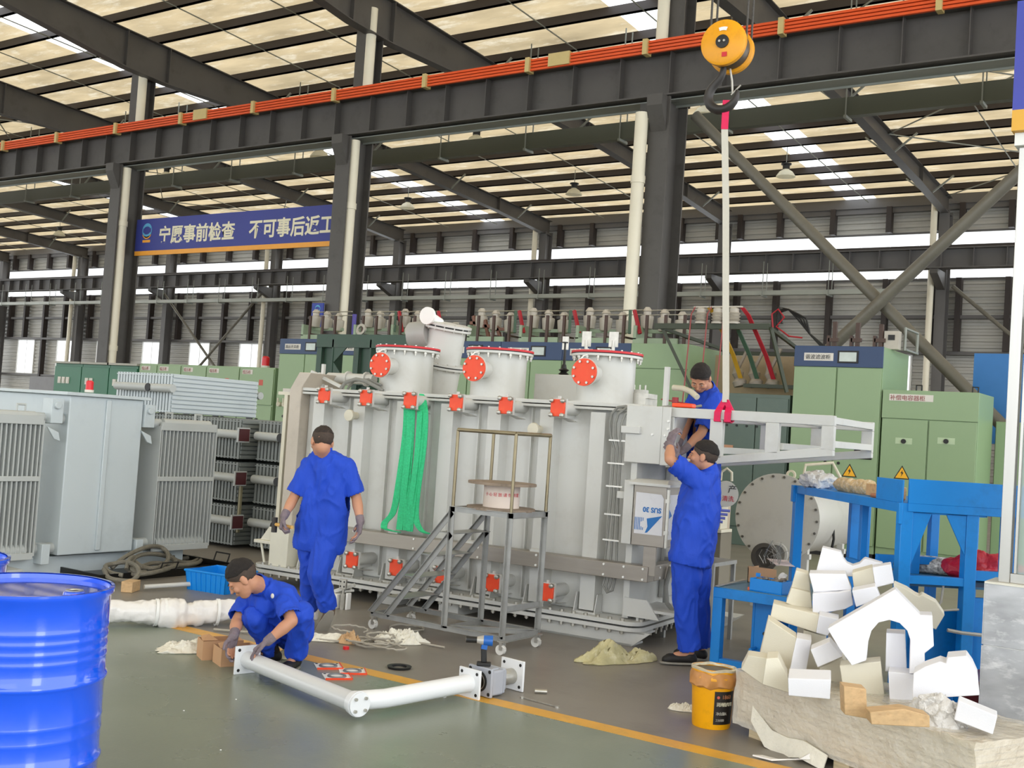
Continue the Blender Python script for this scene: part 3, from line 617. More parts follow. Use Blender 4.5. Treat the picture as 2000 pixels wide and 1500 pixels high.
# crane hook block, hook and vertical sling
HB = atz(1421, 92, 8.45)
YEL = mat('hook block yellow', '#eda10c', .4, var=.06, scale=6, dirt='#a8711a', dirtamt=.35)
vd = (CC-HB); vd.z = 0; vd.normalize(); lat = V((vd.y, -vd.x, 0))
ba = (vd+lat*.33).normalized()    # block axis, turned a little from the camera
hb = thing('hook_block', 'yellow twin-sheave crane hook block with steel wire ropes', 'hook block', HB)
for k, dd in enumerate((.09, -.11)):
    c = ba*dd
    MB().lathe(c-ba*.03, ba, [(.165, 0), (.172, .01), (.172, .05), (.15, .062), (.0, .066)], 40).build('sheave_guard', YEL, hb)
MB().lathe(-ba*.12, ba, [(.15, 0), (.15, .2)], 32).build('sheave', mat('rope grey steel', '#55524d', .4, metal=.6, var=.2, scale=8), hb)
MB().lathe(ba*.126, ba, [(.05, 0), (.05, .012), (.04, .014)], 24).build('axle_cap', BLACK, hb)
for s in (-1, 1): MB().cyl(ba*.14+ba.cross(V((0, 0, 1)))*.018*s, ba*.15+ba.cross(V((0, 0, 1)))*.018*s, .009, 10).build('axle_bolt', BOLT, hb)
sdv = ba.cross(V((0, 0, 1))).normalized()
Rb = Matrix((-sdv, V((0, 0, 1)), ba)).transposed()
tg = MB(); 
for k in range(6):
    a0 = pi*.40+k*.2*pi/6
    for j in range(1): tg.add([Rb@V((r*cos(a), r*sin(a), .1285)) for a, r in ((a0, .085), (a0+.2*pi/6, .085), (a0+.2*pi/6, .112), (a0, .112))], [(0, 1, 2, 3)])
tg.build('rating_plate', WHITE, hb, smooth=0)
MB().add([Rb@V(p) for p in ((-.0, -.115, .1285), (.04, -.115, .1285), (.04, -.08, .1285), (0, -.08, .1285))], [(0, 1, 2, 3)]).build('red_mark', REDG, hb, smooth=0)
for off, dz in ((-.13, .0), (.15, 0)):
    for k, dd in enumerate((.03, -.1)):
        p = ba*dd+(-sdv)*off; MB().cyl(p, p+V((0, 0, 5.2)), .009, 8).build('wire_rope', mat('wire rope', '#4d4a46', .5, metal=.5, var=.3, scale=80), hb)
hk = MB(); HKM = mat('forged hook steel', '#3b3836', .5, metal=.35, var=.2, scale=10)
pts = []; 
for x, z, r in ((-.02, -.13, .03), (-.02, -.2, .034), (-.05, -.25, .036), (-.105, -.30, .042), (-.135, -.37, .050), (-.115, -.44, .054), (-.05, -.485, .054), (.03, -.475, .048), (.085, -.42, .038), (.10, -.36, .026), (.092, -.33, .016)):
    pts.append(((-sdv)*x+V((0, 0, z)), r))
hk.tube([p for p, r in pts], [r*.95 for p, r in pts], 14, flat=.8); hk.build('hook', HKM, hb, subsurf=1)
MB().tube([(-sdv)*.03+V((0, 0, -.17)), (-sdv)*.05+V((0, 0, -.26)), (-sdv)*.06+V((0, 0, -.36))], .008, 8).tube([(-sdv)*.05+V((0, 0, -.37)), (-sdv)*.1+V((0, 0, -.32)), (-sdv)*.12+V((0, 0, -.3))], .007, 8).build('safety_latch', BOLT, hb)
PINK = mat('pink sling sleeve', '#dd0f52', .6, var=.08, scale=30)
WEB = mat('white sling webbing', '#cfcabc', .7, var=.06, scale=40, stretch=(12, 12, .5))
q0 = HB+(-sdv)*.015+V((0, 0, -.43)); q1 = TW(.70, .02, 1.93)
vs_ = thing('white_sling', 'long white lifting sling with pink sleeves hanging from the crane hook', 'sling', q1)
MB().ribbon([q0+V((0, 0, .02)), q0+V((0, 0, -.2))], lat, .052, .03).build('upper_sleeve', PINK, vs_, world=True)
MB().ribbon([q0+V((0, 0, -.19)), q0.lerp(q1, .35), q0.lerp(q1, .6), q1+V((0, 0, .05)), q1-V((0, 0, .02))], lat, .05, .02).build('strap', WEB, vs_, world=True)
for s in (-1, 1):
    MB().ribbon([q1+V((0, 0, -.0))+lat*.0, q1+TEX*.035*s+V((0, 0, -.06)), q1+TEX*.04*s-TEY*.045+V((0, 0, -.10)), q1+TEX*.04*s-TEY*.048+V((0, 0, -.165)), q1+TEX*.035*s+V((0, 0, -.172)), q1+TEX*.035*s+TEY*.05+V((0, 0, -.16)), q1+TEX*.03*s+TEY*.05+V((0, 0, -.08)), q1], TEX, .05, .012).build('lower_sleeve', PINK, vs_, world=True)
# ================================================================ switchgear cabinets along the inner column row
CGRN = mat('pale green cabinet enamel', '#8ca57d', .38, var=.03, scale=.8, dirt='#8ba67c', dirtamt=.25)
CBLU = mat('dark blue cabinet header', '#263f66', .4, var=.05, scale=2)
DGRN = mat('dark green cabinet enamel', '#256b4a', .38, var=.05, scale=1)
TEAL = mat('grey teal cabinet enamel', '#56675d', .4, var=.07, scale=1.5, dirt='#6a7568', dirtamt=.3)
LBLP = mat('label plate', '#d8d4cb', .5, var=.05); GLAS = mat('dark glass', '#22302e', .12, var=.2, scale=4)
REDP = mat('red sticker', '#c75a4a', .5); YELP = mat('warning yellow', '#f2b41c', .45, var=.03)
CY = 16.9
def X(px, py=800): return aty(px, py, CY).x
def cabinet(x0, x1, h, label, col, doors=2, header=None, depth=1.35, meters=0, sign='', screen=False, base=.1, names=None, split=None, group=None):
    t = thing('switch_cabinet', label, 'cabinet', ((x0+x1)/2, CY, 0), group=group)
    w = (x1-x0)/2-.004; hz = h-(header or 0)
    MB().bx(-w, w, .03, depth, base, h).build('body', col, t, bevel=.006)
    MB().bx(-w+.02, w-.02, .05, depth-.05, 0, base).build('plinth', BLACK, t)
    if header is not None and header > 0:
        MB().bx(-w, w, .0, .03, hz, h).build('header_panel', CBLU if screen or header == .32 else col, t, bevel=.004)
    zs = split or [hz]
    z = base+.12
    for zi, zt in enumerate(zs):
        n = doors if zi == 0 or len(zs) == 1 else max(1, doors//2)
        for k in range(n):
            a = -w+2*w*k/n+.012; b = -w+2*w*(k+1)/n-.012
            d = MB().bx(a, b, .0, .028, z, zt-.012).build('door', col, t, bevel=.004)
            if zi == 0:
                MB().cyl(((b-.09) if k == 0 else (a+.09), -.02, z+(zt-z)*.45), ((b-.09) if k == 0 else (a+.09), 0, z+(zt-z)*.45), .022, 10).build('lock', BLACK, d)
        z = zt+.012
    if screen:
        MB().bx(-.12+.12, .32, -.012, .0, h-.26, h-.07).build('screen_frame', BLACK, t, bevel=.004)
        MB().bx(.03, .29, -.016, -.012, h-.235, h-.095).build('screen', mat('display glass', '#b9c4bd', .12, var=.25, scale=3), t)
        MB().bx(-w+.16, -w+.62, -.006, .0, h-.23, h-.11).build('name_plate', LBLP, t)
        text('lettering', sign or '高压开关柜', .08, BLACK, t, (-w+.18, -.009, h-.20), RB, ext=.001)
    elif sign:
        MB().bx(-w+.1, -w+.1+.105*len(sign), -.006, 0, h-.16, h-.06).build('name_plate', LBLP, t)
        text('lettering', sign, .085, mat('dark red print', '#8a2f2a', .5), t, (-w+.11, -.009, h-.145), RB, ext=.001)
    for k in range(meters):
        x = -w*.55+k*.17
        MB().bx(x-.06, x+.06, -.02, 0, h-.5, h-.34).cyl((x, -.03, h-.43), (x, -.02, h-.43), .05, 14).build('meter', LBLP, t)
    return t
LR = 'tall green cabinet with blue header, '
blue_px = [537, 640, 728, 848, 970, 1091, 1225]
places = ['left end beside the low cabinets', 'second, behind the dark green frame', 'third, behind the left round turret', 'fourth, left of the middle turret', 'fifth, behind the middle turret', 'sixth, behind the right turret']
cabs = []
for i in range(6):
    t = cabinet(X(blue_px[i]), X(blue_px[i+1]), 3.2, LR+places[i], CGRN, header=.32, screen=True, sign='高压开关柜', group='tall cabinets with blue headers')
    cabs.append(t)
w = (X(617)-X(537))/4
t = cabs[0]
for k in range(2): MB().bx(-.55+.28*k, -.33+.28*k, -.02, 0, 2.0, 2.14).build('meter', LBLP, t); MB().bx(-.54+.28*k, -.34+.28*k, -.024, -.02, 2.0, 2.05).build('meter_window', BLACK, t)
for k in range(4): o = MB().cyl((-.62+.16*k, -.07, 1.8), (-.62+.16*k, 0, 1.8), .05, 10).bx(-.63+.16*k, -.61+.16*k, -.09, -.06, 1.78, 1.93).build('rotary_switch', CREAMP, t)
for k in range(2): MB().cyl((-.5+.16*k, -.02, 1.55), (-.5+.16*k, 0, 1.55), .03, 10).build('indicator', BLACK, t)
MB().bx(-.2, .0, -.003, 0, 1.05, 1.25).build('sticker', mat('pale notice', '#c9d3a9', .5), t); MB().bx(-.14, -.06, -.005, -.003, 1.1, 1.2).build('sticker_mark', REDP, t)
cabinet(X(1225), X(1338), 3.2, 'tall plain pale green cabinet without header, left of the bowed worker', CGRN, doors=1, header=.42)
t = cabinet(X(1545), X(1720), 3.2, 'tall pale green cabinet with blue header and white display, right of the hanging sling', CGRN, header=.32, screen=True, sign='谐波滤波柜', depth=1.4)
MB().bx(-.35, -.0, -.004, 0, 1.0, 1.2).build('sticker_block', mat('red and white labels', '#d8a18b', .5, var=.4, scale=30), t)
MB().bx(.33, .6, -.02, 0, 1.5, 1.66).build('viewing_window', BLACK, t, bevel=.01)
def warn(t, x, z, s=.16):
    MB().prism([(x-s*.58, -.004, z), (x+s*.58, -.004, z), (x, -.004, z+s)], (0, .004, 0)).build('warning_triangle', BLACK, t, smooth=0)
    a = .8; MB().prism([(x-s*.58*a, -.006, z+s*.07), (x+s*.58*a, -.006, z+s*.07), (x, -.006, z+s*.88)], (0, .002, 0)).build('warning_face', YELP, t, smooth=0)
    MB().prism([(x+.012, -.008, z+s*.7), (x-.02, -.008, z+s*.42), (x, -.008, z+s*.42), (x-.012, -.008, z+s*.14), (x+.024, -.008, z+s*.5), (x+.004, -.008, z+s*.5)], (0, .001, 0)).build('warning_bolt', BLACK, t, smooth=0)
p = aty(1660, 905, CY); warn(t, p.x-t.location.x, 1.22, .2)
t = cabinet(X(1722), X(1912), 2.56, 'low wide pale green cabinet with two doors and a warning triangle, at the far right', CGRN, header=.42, sign='补偿电容器柜', depth=1.0)
p = aty(1762, 915, CY); warn(t, p.x-t.location.x, 1.25, .2)
for k, px in enumerate((1765, 1848)):
    p = aty(px, 862, CY); MB().cyl((p.x-t.location.x, -.03, p.z), (p.x-t.location.x, .0, p.z), .035, 12).build('lock', BLACK, t); MB().bx(p.x-t.location.x-.12, p.x-t.location.x+.12, -.003, 0, p.z-.04, p.z+.05).build('lock_label', mat('pale green label', '#b5c9a5', .5), t)
MB().tube([(-.3, .4, 2.56), (-.3, .4, 2.66), (-.22, .4, 2.66), (-.22, .4, 2.56)], .012, 6).tube([(.5, .4, 2.56), (.5, .4, 2.66), (.58, .4, 2.66), (.58, .4, 2.56)], .012, 6).build('lifting_eye', BLACK, t)
t2 = cabinet(X(1912)+.02, X(1912)+1.5, 2.2, 'pale green cabinet end partly hidden behind the kiosk pillar', CGRN, doors=1, depth=1.1); t2.location.y = 17.95
dk = ['left', 'middle', 'right']
for i, (a, b, m) in enumerate(((100, 153, 3), (153, 207, 2), (207, 262, 2))):
    t = cabinet(X(a), X(b), 2.5, 'dark green low cabinet with round meters, %s one of three' % dk[i], DGRN, doors=2, split=[1.55, 2.44], meters=m, depth=1.1, group='dark green cabinets')
    MB().bx(-.57, .57, -.05, 1.1, 2.5, 2.55).build('top_cover', mat('grey cover', '#a9a79c', .5), t); MB().bx(.3, .42, -.004, 0, 1.62, 1.74).build('sticker', REDP, t)
lw = ['first', 'second', 'third', 'fourth', 'fifth']
for i, (a, b) in enumerate(((265, 300), (300, 347), (347, 397), (397, 462), (462, 530))):
    t = cabinet(X(a), X(b), 2.57, 'low pale green cabinet between dark green and tall cabinets, %s from the left' % lw[i], CGRN, doors=1, split=[1.75, 2.55], sign='低压柜', depth=1.1, group='low pale green cabinets')
    MB().bx(.1, .22, -.004, 0, 2.18, 2.3).build('sticker', REDP, t); MB().bx(-.2, -.02, -.02, 0, 1.35, 1.5).build('meter', BLACK, t); MB().cyl((.1, -.02, 1.42), (.1, 0, 1.42), .05, 12).build('knob', BLACK, t)
REDM = mat('red lamp plastic', '#d8202a', .35)
for px, py, y, lab in ((519, 706, 17.3, 'red warning lamp on the last low green cabinet'), (187, 757, None, 'red beacon on top of the left grey transformer')):
    if y: p = aty(px, py, y); p.z = 2.57
    else: p = V((-9.35, 6.55, 1.68))
    t = thing('warning_lamp', lab, 'lamp', p); s = 1 if y else .42
    MB().cyl((0, 0, 0), (0, 0, .06*s), .1*s, 14).build('lamp_base', LBLP, t); MB().lathe((0, 0, .06*s), (0, 0, 1), [(.085*s, 0), (.085*s, .18*s), (.05*s, .21*s), (0, .21*s)], 16).build('lamp_lens', REDM, t)
# bushings on the tall cabinets
PORC = mat('grey porcelain', '#b8b1a4', .35, var=.08, scale=8); BRN = mat('brown busbar', '#4a352c', .5, var=.2, scale=6); RST = mat('red phase tape', '#a81f2c', .5); YST = mat('yellow phase tape', '#b98f22', .5); GST = mat('green phase tape', '#3f5b47', .5)
def bushset(x, z, lab, n=3, stair=.0, arms=True, group='bushing groups on the tall cabinets'):
    t = thing('bushing_group', lab, 'bushings', (x, 17.2, z), group=group)
    MB().bx(-.5, .35, .0, .05, .0, .12).bx(-.5, -.44, .0, .6, .1, .34).bx(-.5, .4, .3, .36, .24, .3).build('bracket', mat('pale green bracket', '#94a58c', .5), t)
    for k in range(n):
        MB().lathe((-.42+.34*k, .33, .3-.04*k), (0, 0, 1), [(.07, 0), (.10, .02), (.11, .1), (.12, .2), (.12, .24), (.07, .26), (.07, .32), (.09, .33), (.04, .4)], 14).build('insulator', PORC, t)
        MB().bx(-.27+.36*k, -.22+.36*k, -.02, .02, .0, .52).bx(-.25+.36*k, -.2+.36*k, .0, .3, .12, .15).build('busbar', BRN, t)
    for k, (m, dx) in enumerate(((GST, -.02), (RST, .06))):
        if arms: MB().beam((.55+dx, .1, .62), (.62+dx*2.6, .05, .2), .05, .05).build('phase_arm', m, t)
    MB().cyl((-.45, .33, .64), (.7, .25, .64), .012, 6).cyl((-.45, .33, .56), (.7, .25, .56), .01, 6).build('link_wire', BOLT, t)
    return t
pl = ['on the first tall cabinet beside the vertical sign', 'on the second tall cabinet left of the middle column', 'behind the leaning turret', 'above the middle turret', 'between the middle and right turrets', 'above the right turret']
for i, (px, lab) in enumerate(zip((590, 695, 770, 925, 1030, 1145), pl)): bushset(X(px), 3.2, 'grey porcelain bushings and brown busbars '+lab, arms=i != 0)
t = bushset(X(1262), 3.2, 'three grey porcelain bushings on the plain tall cabinet beside the near column', arms=False)
t = thing('tall_busbars', 'brown tilted busbars standing behind the leaning turret', 'busbars', (X(905), 17.5, 3.2))
for k in range(3): MB().beam((-.35+.28*k, 0, .55-.08*k), (-.2+.28*k, 0, .0), .06, .06).bx(-.42+.28*k, -.1+.28*k, -.03, .03, .38-.06*k, .44-.06*k).build('busbar', mat('copper brown', '#7a4f3d', .5, var=.2), t)
t = thing('cabinet_terminals', 'three brown terminals on top of the right blue headed cabinet', 'terminals', (X(1640), 17.3, 3.2))
for k in range(3): MB().bx(-.3+.36*k, -.24+.36*k, -.03, .03, 0, .42-.02*k).bx(-.36+.36*k, -.2+.36*k, -.05, .0, .1, .16).bx(-.38+.36*k, -.34+.36*k, -.05, .05, 0, .2).build('terminal', BRN, t)
t = thing('small_meter_box', 'small grey box with dial on the right cabinet edge', 'box', (X(1712), 17.3, 3.2)); MB().bx(-.06, .16, 0, .14, 0, .28).build('case', PORC, t); MB().bx(.0, .1, -.01, 0, .14, .22).build('dial', BLACK, t); MB().bx(.2, .23, .2, .9, .0, .03).tube([(.2, .2, 0), (.2, .2, .34), (.2, .9, .34), (.2, .9, 0)], .025, 6).build('guard_rail', TRAY, t)
# teal test cabinet with open frame and isolators
tx0, tx1 = X(1347), X(1540)
t = thing('test_cabinet', 'grey teal test cabinet with beige back board, behind the white sling', 'cabinet', ((tx0+tx1)/2, CY, 0)); hw = (tx1-tx0)/2
MB().bx(-hw, hw, .05, 1.3, 0, 2.42).build('body', TEAL, t, bevel=.006)
MB().bx(-hw+.02, hw*.35, .02, .05, .3, 2.36).build('door', TEAL, t, bevel=.004); MB().bx(hw*.37, hw-.02, .02, .05, .3, 2.36).build('door', TEAL, t, bevel=.004)
MB().bx(-hw, hw, .9, .95, 2.42, 3.1).build('back_board', mat('beige board', '#a89474', .55, var=.06, scale=2, dirt='#8b7a60', dirtamt=.4), t)
for k in range(5): MB().cyl((-.35+.17*k, .01, 1.9), (-.35+.17*k, .03, 1.9), .02, 10).build('indicator', BLACK, t)
text('lettering', '电压  电流  功率', .07, LBLP, t, (-.5, .015, 2.0), RB, ext=.001)
MB().bx(-.3, -.05, .0, .02, 1.5, 1.58).build('label_strip', mat('copper label', '#b98a6a', .5), t)
fr = thing('isolator_frame', 'dark olive open steel frame carrying insulators and coloured phase straps above the test cabinet', 'frame', ((tx0+tx1)/2, CY, 2.44))
OLV = mat('dark olive frame paint', '#39402f', .5, var=.1, scale=3)
a = aty(1290, 637, 16.6)-V(fr.location); b = aty(1503, 637, 16.6)-V(fr.location)
mb = MB().beam((a.x-.1, a.y, a.z), (b.x, b.y, a.z), .07, .09)
for sx in (-1, 1): mb.beam((sx*hw-(.45 if sx < 0 else .25), a.y+.02, a.z-.03), (sx*hw*.97, a.y+.25, .02), .05, .05).beam((sx*hw-(.45 if sx < 0 else .25), a.y, a.z-.03), (sx*hw*.75, 1.2, a.z-.3), .05, .05)
mb.beam((-hw*.75, 1.2, a.z-.3), (hw*1.1, 1.2, a.z-.3), .05, .06).beam((-hw*.75, 1.2, a.z-.3), (-hw*.75, 1.2, 0), .06, .06); mb.build('frame_bars', OLV, fr)
for k in range(3):
    q = aty(1369+32*k, 632, 16.6)-V(fr.location); x = q.x
    MB().lathe((x, a.y, a.z+.04), (0, 0, 1), [(.10, 0), (.10, .03), (.07, .04)]+[pp for j in range(3) for pp in ((.11, .07+.05*j), (.075, .085+.05*j))]+[(.08, .24), (.05, .26)], 14).bx(x-.13, x+.13, a.y-.03, a.y+.03, a.z+.3, a.z+.325).build('insulator', PORC, fr)
    MB().lathe((x+.38, .55, .12), (-.25, 0, 1), [(.10, 0), (.12, .08), (.07, .14), (.10, .22), (.06, .3), (.05, .42)], 12).beam((x+.3, .5, .3), (x+.5, .5, .75), .05, .04).build('isolator', mat('aged porcelain', '#9c9284', .5, var=.15), fr)
    m = (YST, GST, RST)[k]; MB().ribbon([(x+.13, a.y, a.z+.3), (x+.22, a.y+.05, a.z+.18), (x+.33, .3, .62), (x+.42, .45, .25)], (1, 0, 0), .07, .02).build('phase_strap', m, fr)
    MB().tube([(x-.1, a.y-.02, a.z+.32), (x-.16, a.y-.04, a.z+.2), (x-.2, a.y-.05, .1), (x-.22, a.y-.05, -.25)], .012, 6).build('test_lead', mat('dull red lead', '#9c4a48', .5), fr)
MB().bx(-.1, hw*.9, .4, .5, .1, .16).build('isolator_base', OLV, fr)
cbl = MB()
for k in range(4): cbl.tube([(hw*.55+.04*k, .2, a.z+.1), (hw*.62, .2, a.z+.28+.03*k), (hw*.8, .2, a.z+.33), (hw*.95+.05*k, .25, a.z+.2), (hw*1.2, .3, a.z-.05), (hw*1.65, .35, a.z-.35-.03*k)], .016, 6)
cbl.build('cable_bundle', BLACK, fr)
MB().tube([(hw*.55, .15, a.z-.05), (hw*.5, .15, a.z+.25), (hw*.62, .15, a.z+.33), (hw*.75, .15, a.z+.2), (hw*.6, .15, a.z+.05), (hw*.85, .18, a.z-.1), (hw*1.1, .2, a.z-.12)], .014, 6).build('cable_loop', RST, fr)
# blue partition behind
p = aty(1903, 690, 20.5); single('blue_partition', MB().bx(p.x, p.x+3, 20.5, 20.6, 1.9, p.z).bx(p.x+.05, p.x+.12, 20.5, 20.6, 0, 1.9).bx(p.x+2.8, p.x+2.9, 20.5, 20.6, 0, 1.9), mat('sky blue panel', '#3f86cf', .5, var=.03), 'plain sky blue partition panel behind the right green cabinets', 'partition', (p.x, 20.5, 0))
# dark green steel frame behind the transformer lid
gf = thing('green_steel_frame', 'dark green steel yoke clamp frame with two upright H posts behind the transformer lid', 'frame', (-11.6, 12.5, 0))
GD = mat('dark green steel paint', '#2f4a3a', .45, var=.12, scale=2, dirt='#4c4f45', dirtamt=.5)
p1, p2 = -.63, .13
for x in (p1, p2):
    MB().bx(x, x+.1, 0, .03, 0, 2.78).bx(x+.04, x+.06, .03, .4, 0, 2.78).bx(x, x+.1, .4, .43, 0, 2.78).bx(x+.1, x+.34, .06, .09, .0, 2.78).bx(x+.33, x+.36, -.02, .2, 0, 2.78).build('post', GD, gf, smooth=0)
MB().bx(p1, 1.35, -.02, .03, 2.66, 2.85).bx(p1, 1.35, .4, .43, 2.7, 2.85).bx(p1, 1.35, 0, .42, 2.84, 2.86).build('top_beam', GD, gf, smooth=0)
MB().bx(p1, p2+.3, -.02, .05, 2.1, 2.24).bx(1.2, 1.35, 0, .4, 0, 2.66).build('lower_beam', GD, gf, smooth=0)
MB().prism([(p1+.36, -.01, 2.66), (p1+.62, -.01, 2.66), (p1+.36, -.01, 2.42)], (0, .02, 0)).prism([(p1+.36, -.01, 2.24), (p1+.55, -.01, 2.24), (p1+.36, -.01, 2.45)], (0, .02, 0)).build('gusset', GD, gf, smooth=0)
for x in (p1+.8, p1+1.75): o = MB().lathe((x, .1, 2.94), (0, -1, .2), [(.05, 0), (.09, 0), (.09, .03), (.05, .03), (.05, 0)], 18, cap=False).build('eye_bolt', BOLT, gf)
# ---------------------------------------------------------------- left: grey transformer with radiators
LG = mat('cool grey enamel', '#c2cbce', .34, var=.03, scale=1.2, dirt='#a3abad', dirtamt=.3)
RG = mat('radiator grey enamel', '#b6bab8', .4, var=.05, scale=2)
RGD = mat('radiator zinc grey', '#7f8481', .45, var=.06, scale=2)
lt_ = thing('distribution_transformer', 'grey box transformer with upright radiators on both sides, behind the blue drum', 'transformer', (-9.035, 6.14, 0))
MB().bx(-1.2, 0, 0, .80, .19, 1.64).build('tank', LG, lt_, bevel=.01)
MB().bx(-1.26, .04, -.06, .86, 1.64, 1.67).build('lid', LG, lt_, bevel=.003)
MB().bx(0, .02, .38, .43, .22, 1.62).build('seam_strip', LG, lt_, bevel=.006)
MB().bx(-1.0, -.1, -.45, 1.5, .0, .17).build('base_skid', LG, lt_, bevel=.004); MB().bx(-1.3, .2, -.6, -.45, .0, .12).build('sleeper', RG, lt_, bevel=.004)
for y0, y1 in ((-1.25, -.25), (1.03, 1.72)):
    side = -1 if y0 < 0 else 1
    par = MB().tube([(-.06, y0+.05, 1.42), (-.06, y1-.05, 1.42)], .055, 12).tube([(-.06, y0+.05, .25), (-.06, y1-.05, .25)], .055, 12).tube([(-.1, y1-.05 if side < 0 else y0+.05, 1.42), (-.1, 0 if side < 0 else .8, 1.42)], .05, 10).tube([(-.1, y1-.05 if side < 0 else y0+.05, .25), (-.1, 0 if side < 0 else .8, .25)], .05, 10).build('radiator_header', RG, lt_)
    n = int((y1-y0)/.045); f_ = MB()
    for k in range(n):
        y = y0+(y1-y0)*(k+.5)/n
        f_.bx(-.5, .0, y-.006, y+.006, .2, 1.40)
        for j in range(3): f_.cyl((-.06-.17*j, y, .2), (-.06-.17*j, y, 1.40), .016, 6, cap=False)
    tag(f_.build('radiator_fins', RG, lt_), kind='stuff')
    MB().bx(-.02, .012, y0, y1, .86, .905).bx(-.02, .012, y0, y1, 1.36, 1.44).bx(-.02, .01, y0, y1, .17, .23).build('retaining_bar', RG, lt_, bevel=.003)
    MB().bx(-.52, .01, y0-.012, y0, .2, 1.4).bx(-.52, .01, y1, y1+.012, .2, 1.4).build('end_panel', RG, lt_)
    MB().tube([(-.1, y0+.12, 1.45), (-.1, y0+.12, 1.53), (-.1, y0+.2, 1.53), (-.1, y0+.2, 1.45)], .012, 6).tube([(-.1, y1-.2, 1.45), (-.1, y1-.2, 1.53), (-.1, y1-.12, 1.53), (-.1, y1-.12, 1.45)], .012, 6).build('lifting_eye', RG, lt_)
for y in (-.12, .88):
    MB().bx(-.12, .02, y-.07, y+.05, 1.38, 1.60).cyl((.02, y-.02, 1.54), (.05, y-.02, 1.54), .03, 12).prism([(.0, y-.1, 1.35), (.0, y+.02, 1.30), (.0, y+.04, 1.22), (.0, y-.02, 1.24)], (.02, 0, 0)).build('valve_bracket', LG, lt_, bevel=.004)
    MB().bx(-.12, .02, y-.05, y+.03, .12, .30).build('valve_bracket', LG, lt_, bevel=.004)
# lying radiators
def radiator(x0, x1, y0, y1, z0, z1, lab, header=True, flange=True, ring=False, m=None, group='galvanised radiators lying in a stack'):
    m = m or RGD; t = thing('lying_radiator', lab, 'radiator', ((x0+x1)/2, y0, z0), group=group); hx = (x1-x0)/2; h = z1-z0; L = y1-y0
    n = max(4, int((x1-x0)/.055)); f_ = MB()
    for k in range(n): x = -hx+2*hx*(k+.5)/n; f_.bx(x-.017, x+.017, 0, L, .0, h)
    tag(f_.build('fins', m, t, smooth=0), kind='stuff')
    pr = []; nz = int(h/.05)
    g_ = MB()
    for k in range(nz): z = h*(k+.5)/nz; g_.bx(hx, hx+.012, .01, L-.01, z-.018, z+.018)
    tag(g_.build('side_flutes', m, t, smooth=0), kind='stuff')
    MB().bx(-hx, hx, -.006, .004, .01, .022).bx(-hx, hx, -.006, .004, h-.03, h-.018).build('tie_bars', m, t)
    if header:
        MB().tube([(-hx*.8, -.08, h*.62), (hx+.12, -.08, h*.62)], .05, 12).tube([(-hx*.8, L+.06, h*.62), (hx, L+.06, h*.62)], .05, 12).build('header_pipe', RG, t)
        if flange:
            o = MB().bx(hx+.12, hx+.14, -.17, .01, h*.62-.085, h*.62+.085).build('end_flange', RG, t, bevel=.002)
            MB().bx(hx+.14, hx+.15, -.155, -.005, h*.62-.07, h*.62+.07).build('flange_cover', mat('maroon cover', '#4a1a1e', .5), t)
        if ring: MB().lathe((hx*.45, -.12, h*.62), (0, -1, 0), [(.02, 0), (.05, 0), (.05, .015), (.02, .015)], 12).build('pipe_cap', BLACK, t)
    return t
lev = ['bottom', 'middle', 'top']
for k in range(3):
    radiator(-12.9, -9.95, 9.03, 10.6, .04+.5*k, .50+.5*k, 'zinc grey radiator lying in the left stack behind the grey transformer, %s level' % lev[k])
    radiator(-9.84, -9.15, 9.19, 10.6, .04+.5*k, .50+.5*k, 'zinc grey radiator lying in the stack beside the big transformer, %s level' % lev[k], flange=False, ring=True)
radiator(-12.29, -11.2, 9.0, 10.4, 1.52, 2.0, 'cleaner grey radiator lying on top of the left stack', flange=False, ring=True, m=LG)
single('stack_post', MB().bx(-9.88, -9.85, 9.0, 9.03, .2, .75), mat('yellowish post', '#8a8468', .6), 'thin upright post between the two radiator stacks', 'post', (-9.9, 9.0, 0))
single('grey_wall_panel', MB().bx(X(38, 735), X(100, 735), 17.2, 17.3, 1.2, 2.15).bx(X(38, 735), X(38, 735)+.1, 17.2, 17.3, 0, 1.2).bx(X(100, 735)-.1, X(100, 735), 17.2, 17.3, 0, 1.2), mat('mid grey panel', '#87878a', .5, var=.08), 'grey sheet panel left of the dark green cabinets', 'panel', (X(70), 17.2, 0))
# black oil tray, hoses
tray = thing('oil_tray', 'black oily drip tray with raised edges and wire handle beside the grey transformer', 'tray', (-9.35, 7.0, 0))
OIL = mat('oily black steel', '#14120f', .3, var=.3, scale=4)
MB().bx(-.9, .8, -.75, .85, 0, .015).bx(-.9, .8, -.75, -.73, .015, .07).bx(-.9, .8, .83, .85, .015, .07).bx(-.9, -.88, -.73, .83, .015, .07).bx(.78, .8, -.73, .83, .015, .07).build('pan', OIL, tray)
MB().tube([(.45, .84, .06), (.45, .87, .15), (.65, .87, .15), (.65, .84, .06)], .008, 6).tube([(.79, -.1, .05), (.83, -.1, .14), (.83, .08, .14), (.79, .08, .05)], .008, 6).build('handle', BLACK, tray)
HOSE = mat('ribbed grey hose', '#7d786b', .5, var=.15, scale=20, bump=.5, bscale=120)
def loop(cx, cy, rx, ry, z, a0, a1, tilt=0, n=22, wob=.05, seed=1):
    r = random.Random(seed); return [(cx+rx*cos(a)*(1+wob*r.uniform(-1, 1)), cy+ry*sin(a)*(1+wob*r.uniform(-1, 1)), z+tilt*(1+sin(a*1.0+seed))*.5+.01*r.random()) for a in [a0+(a1-a0)*k/n for k in range(n+1)]]
hz = thing('ribbed_hose', 'tangled heap of ribbed grey oil hoses lying in the black tray', 'hose', (-9.1, 7.1, .015))
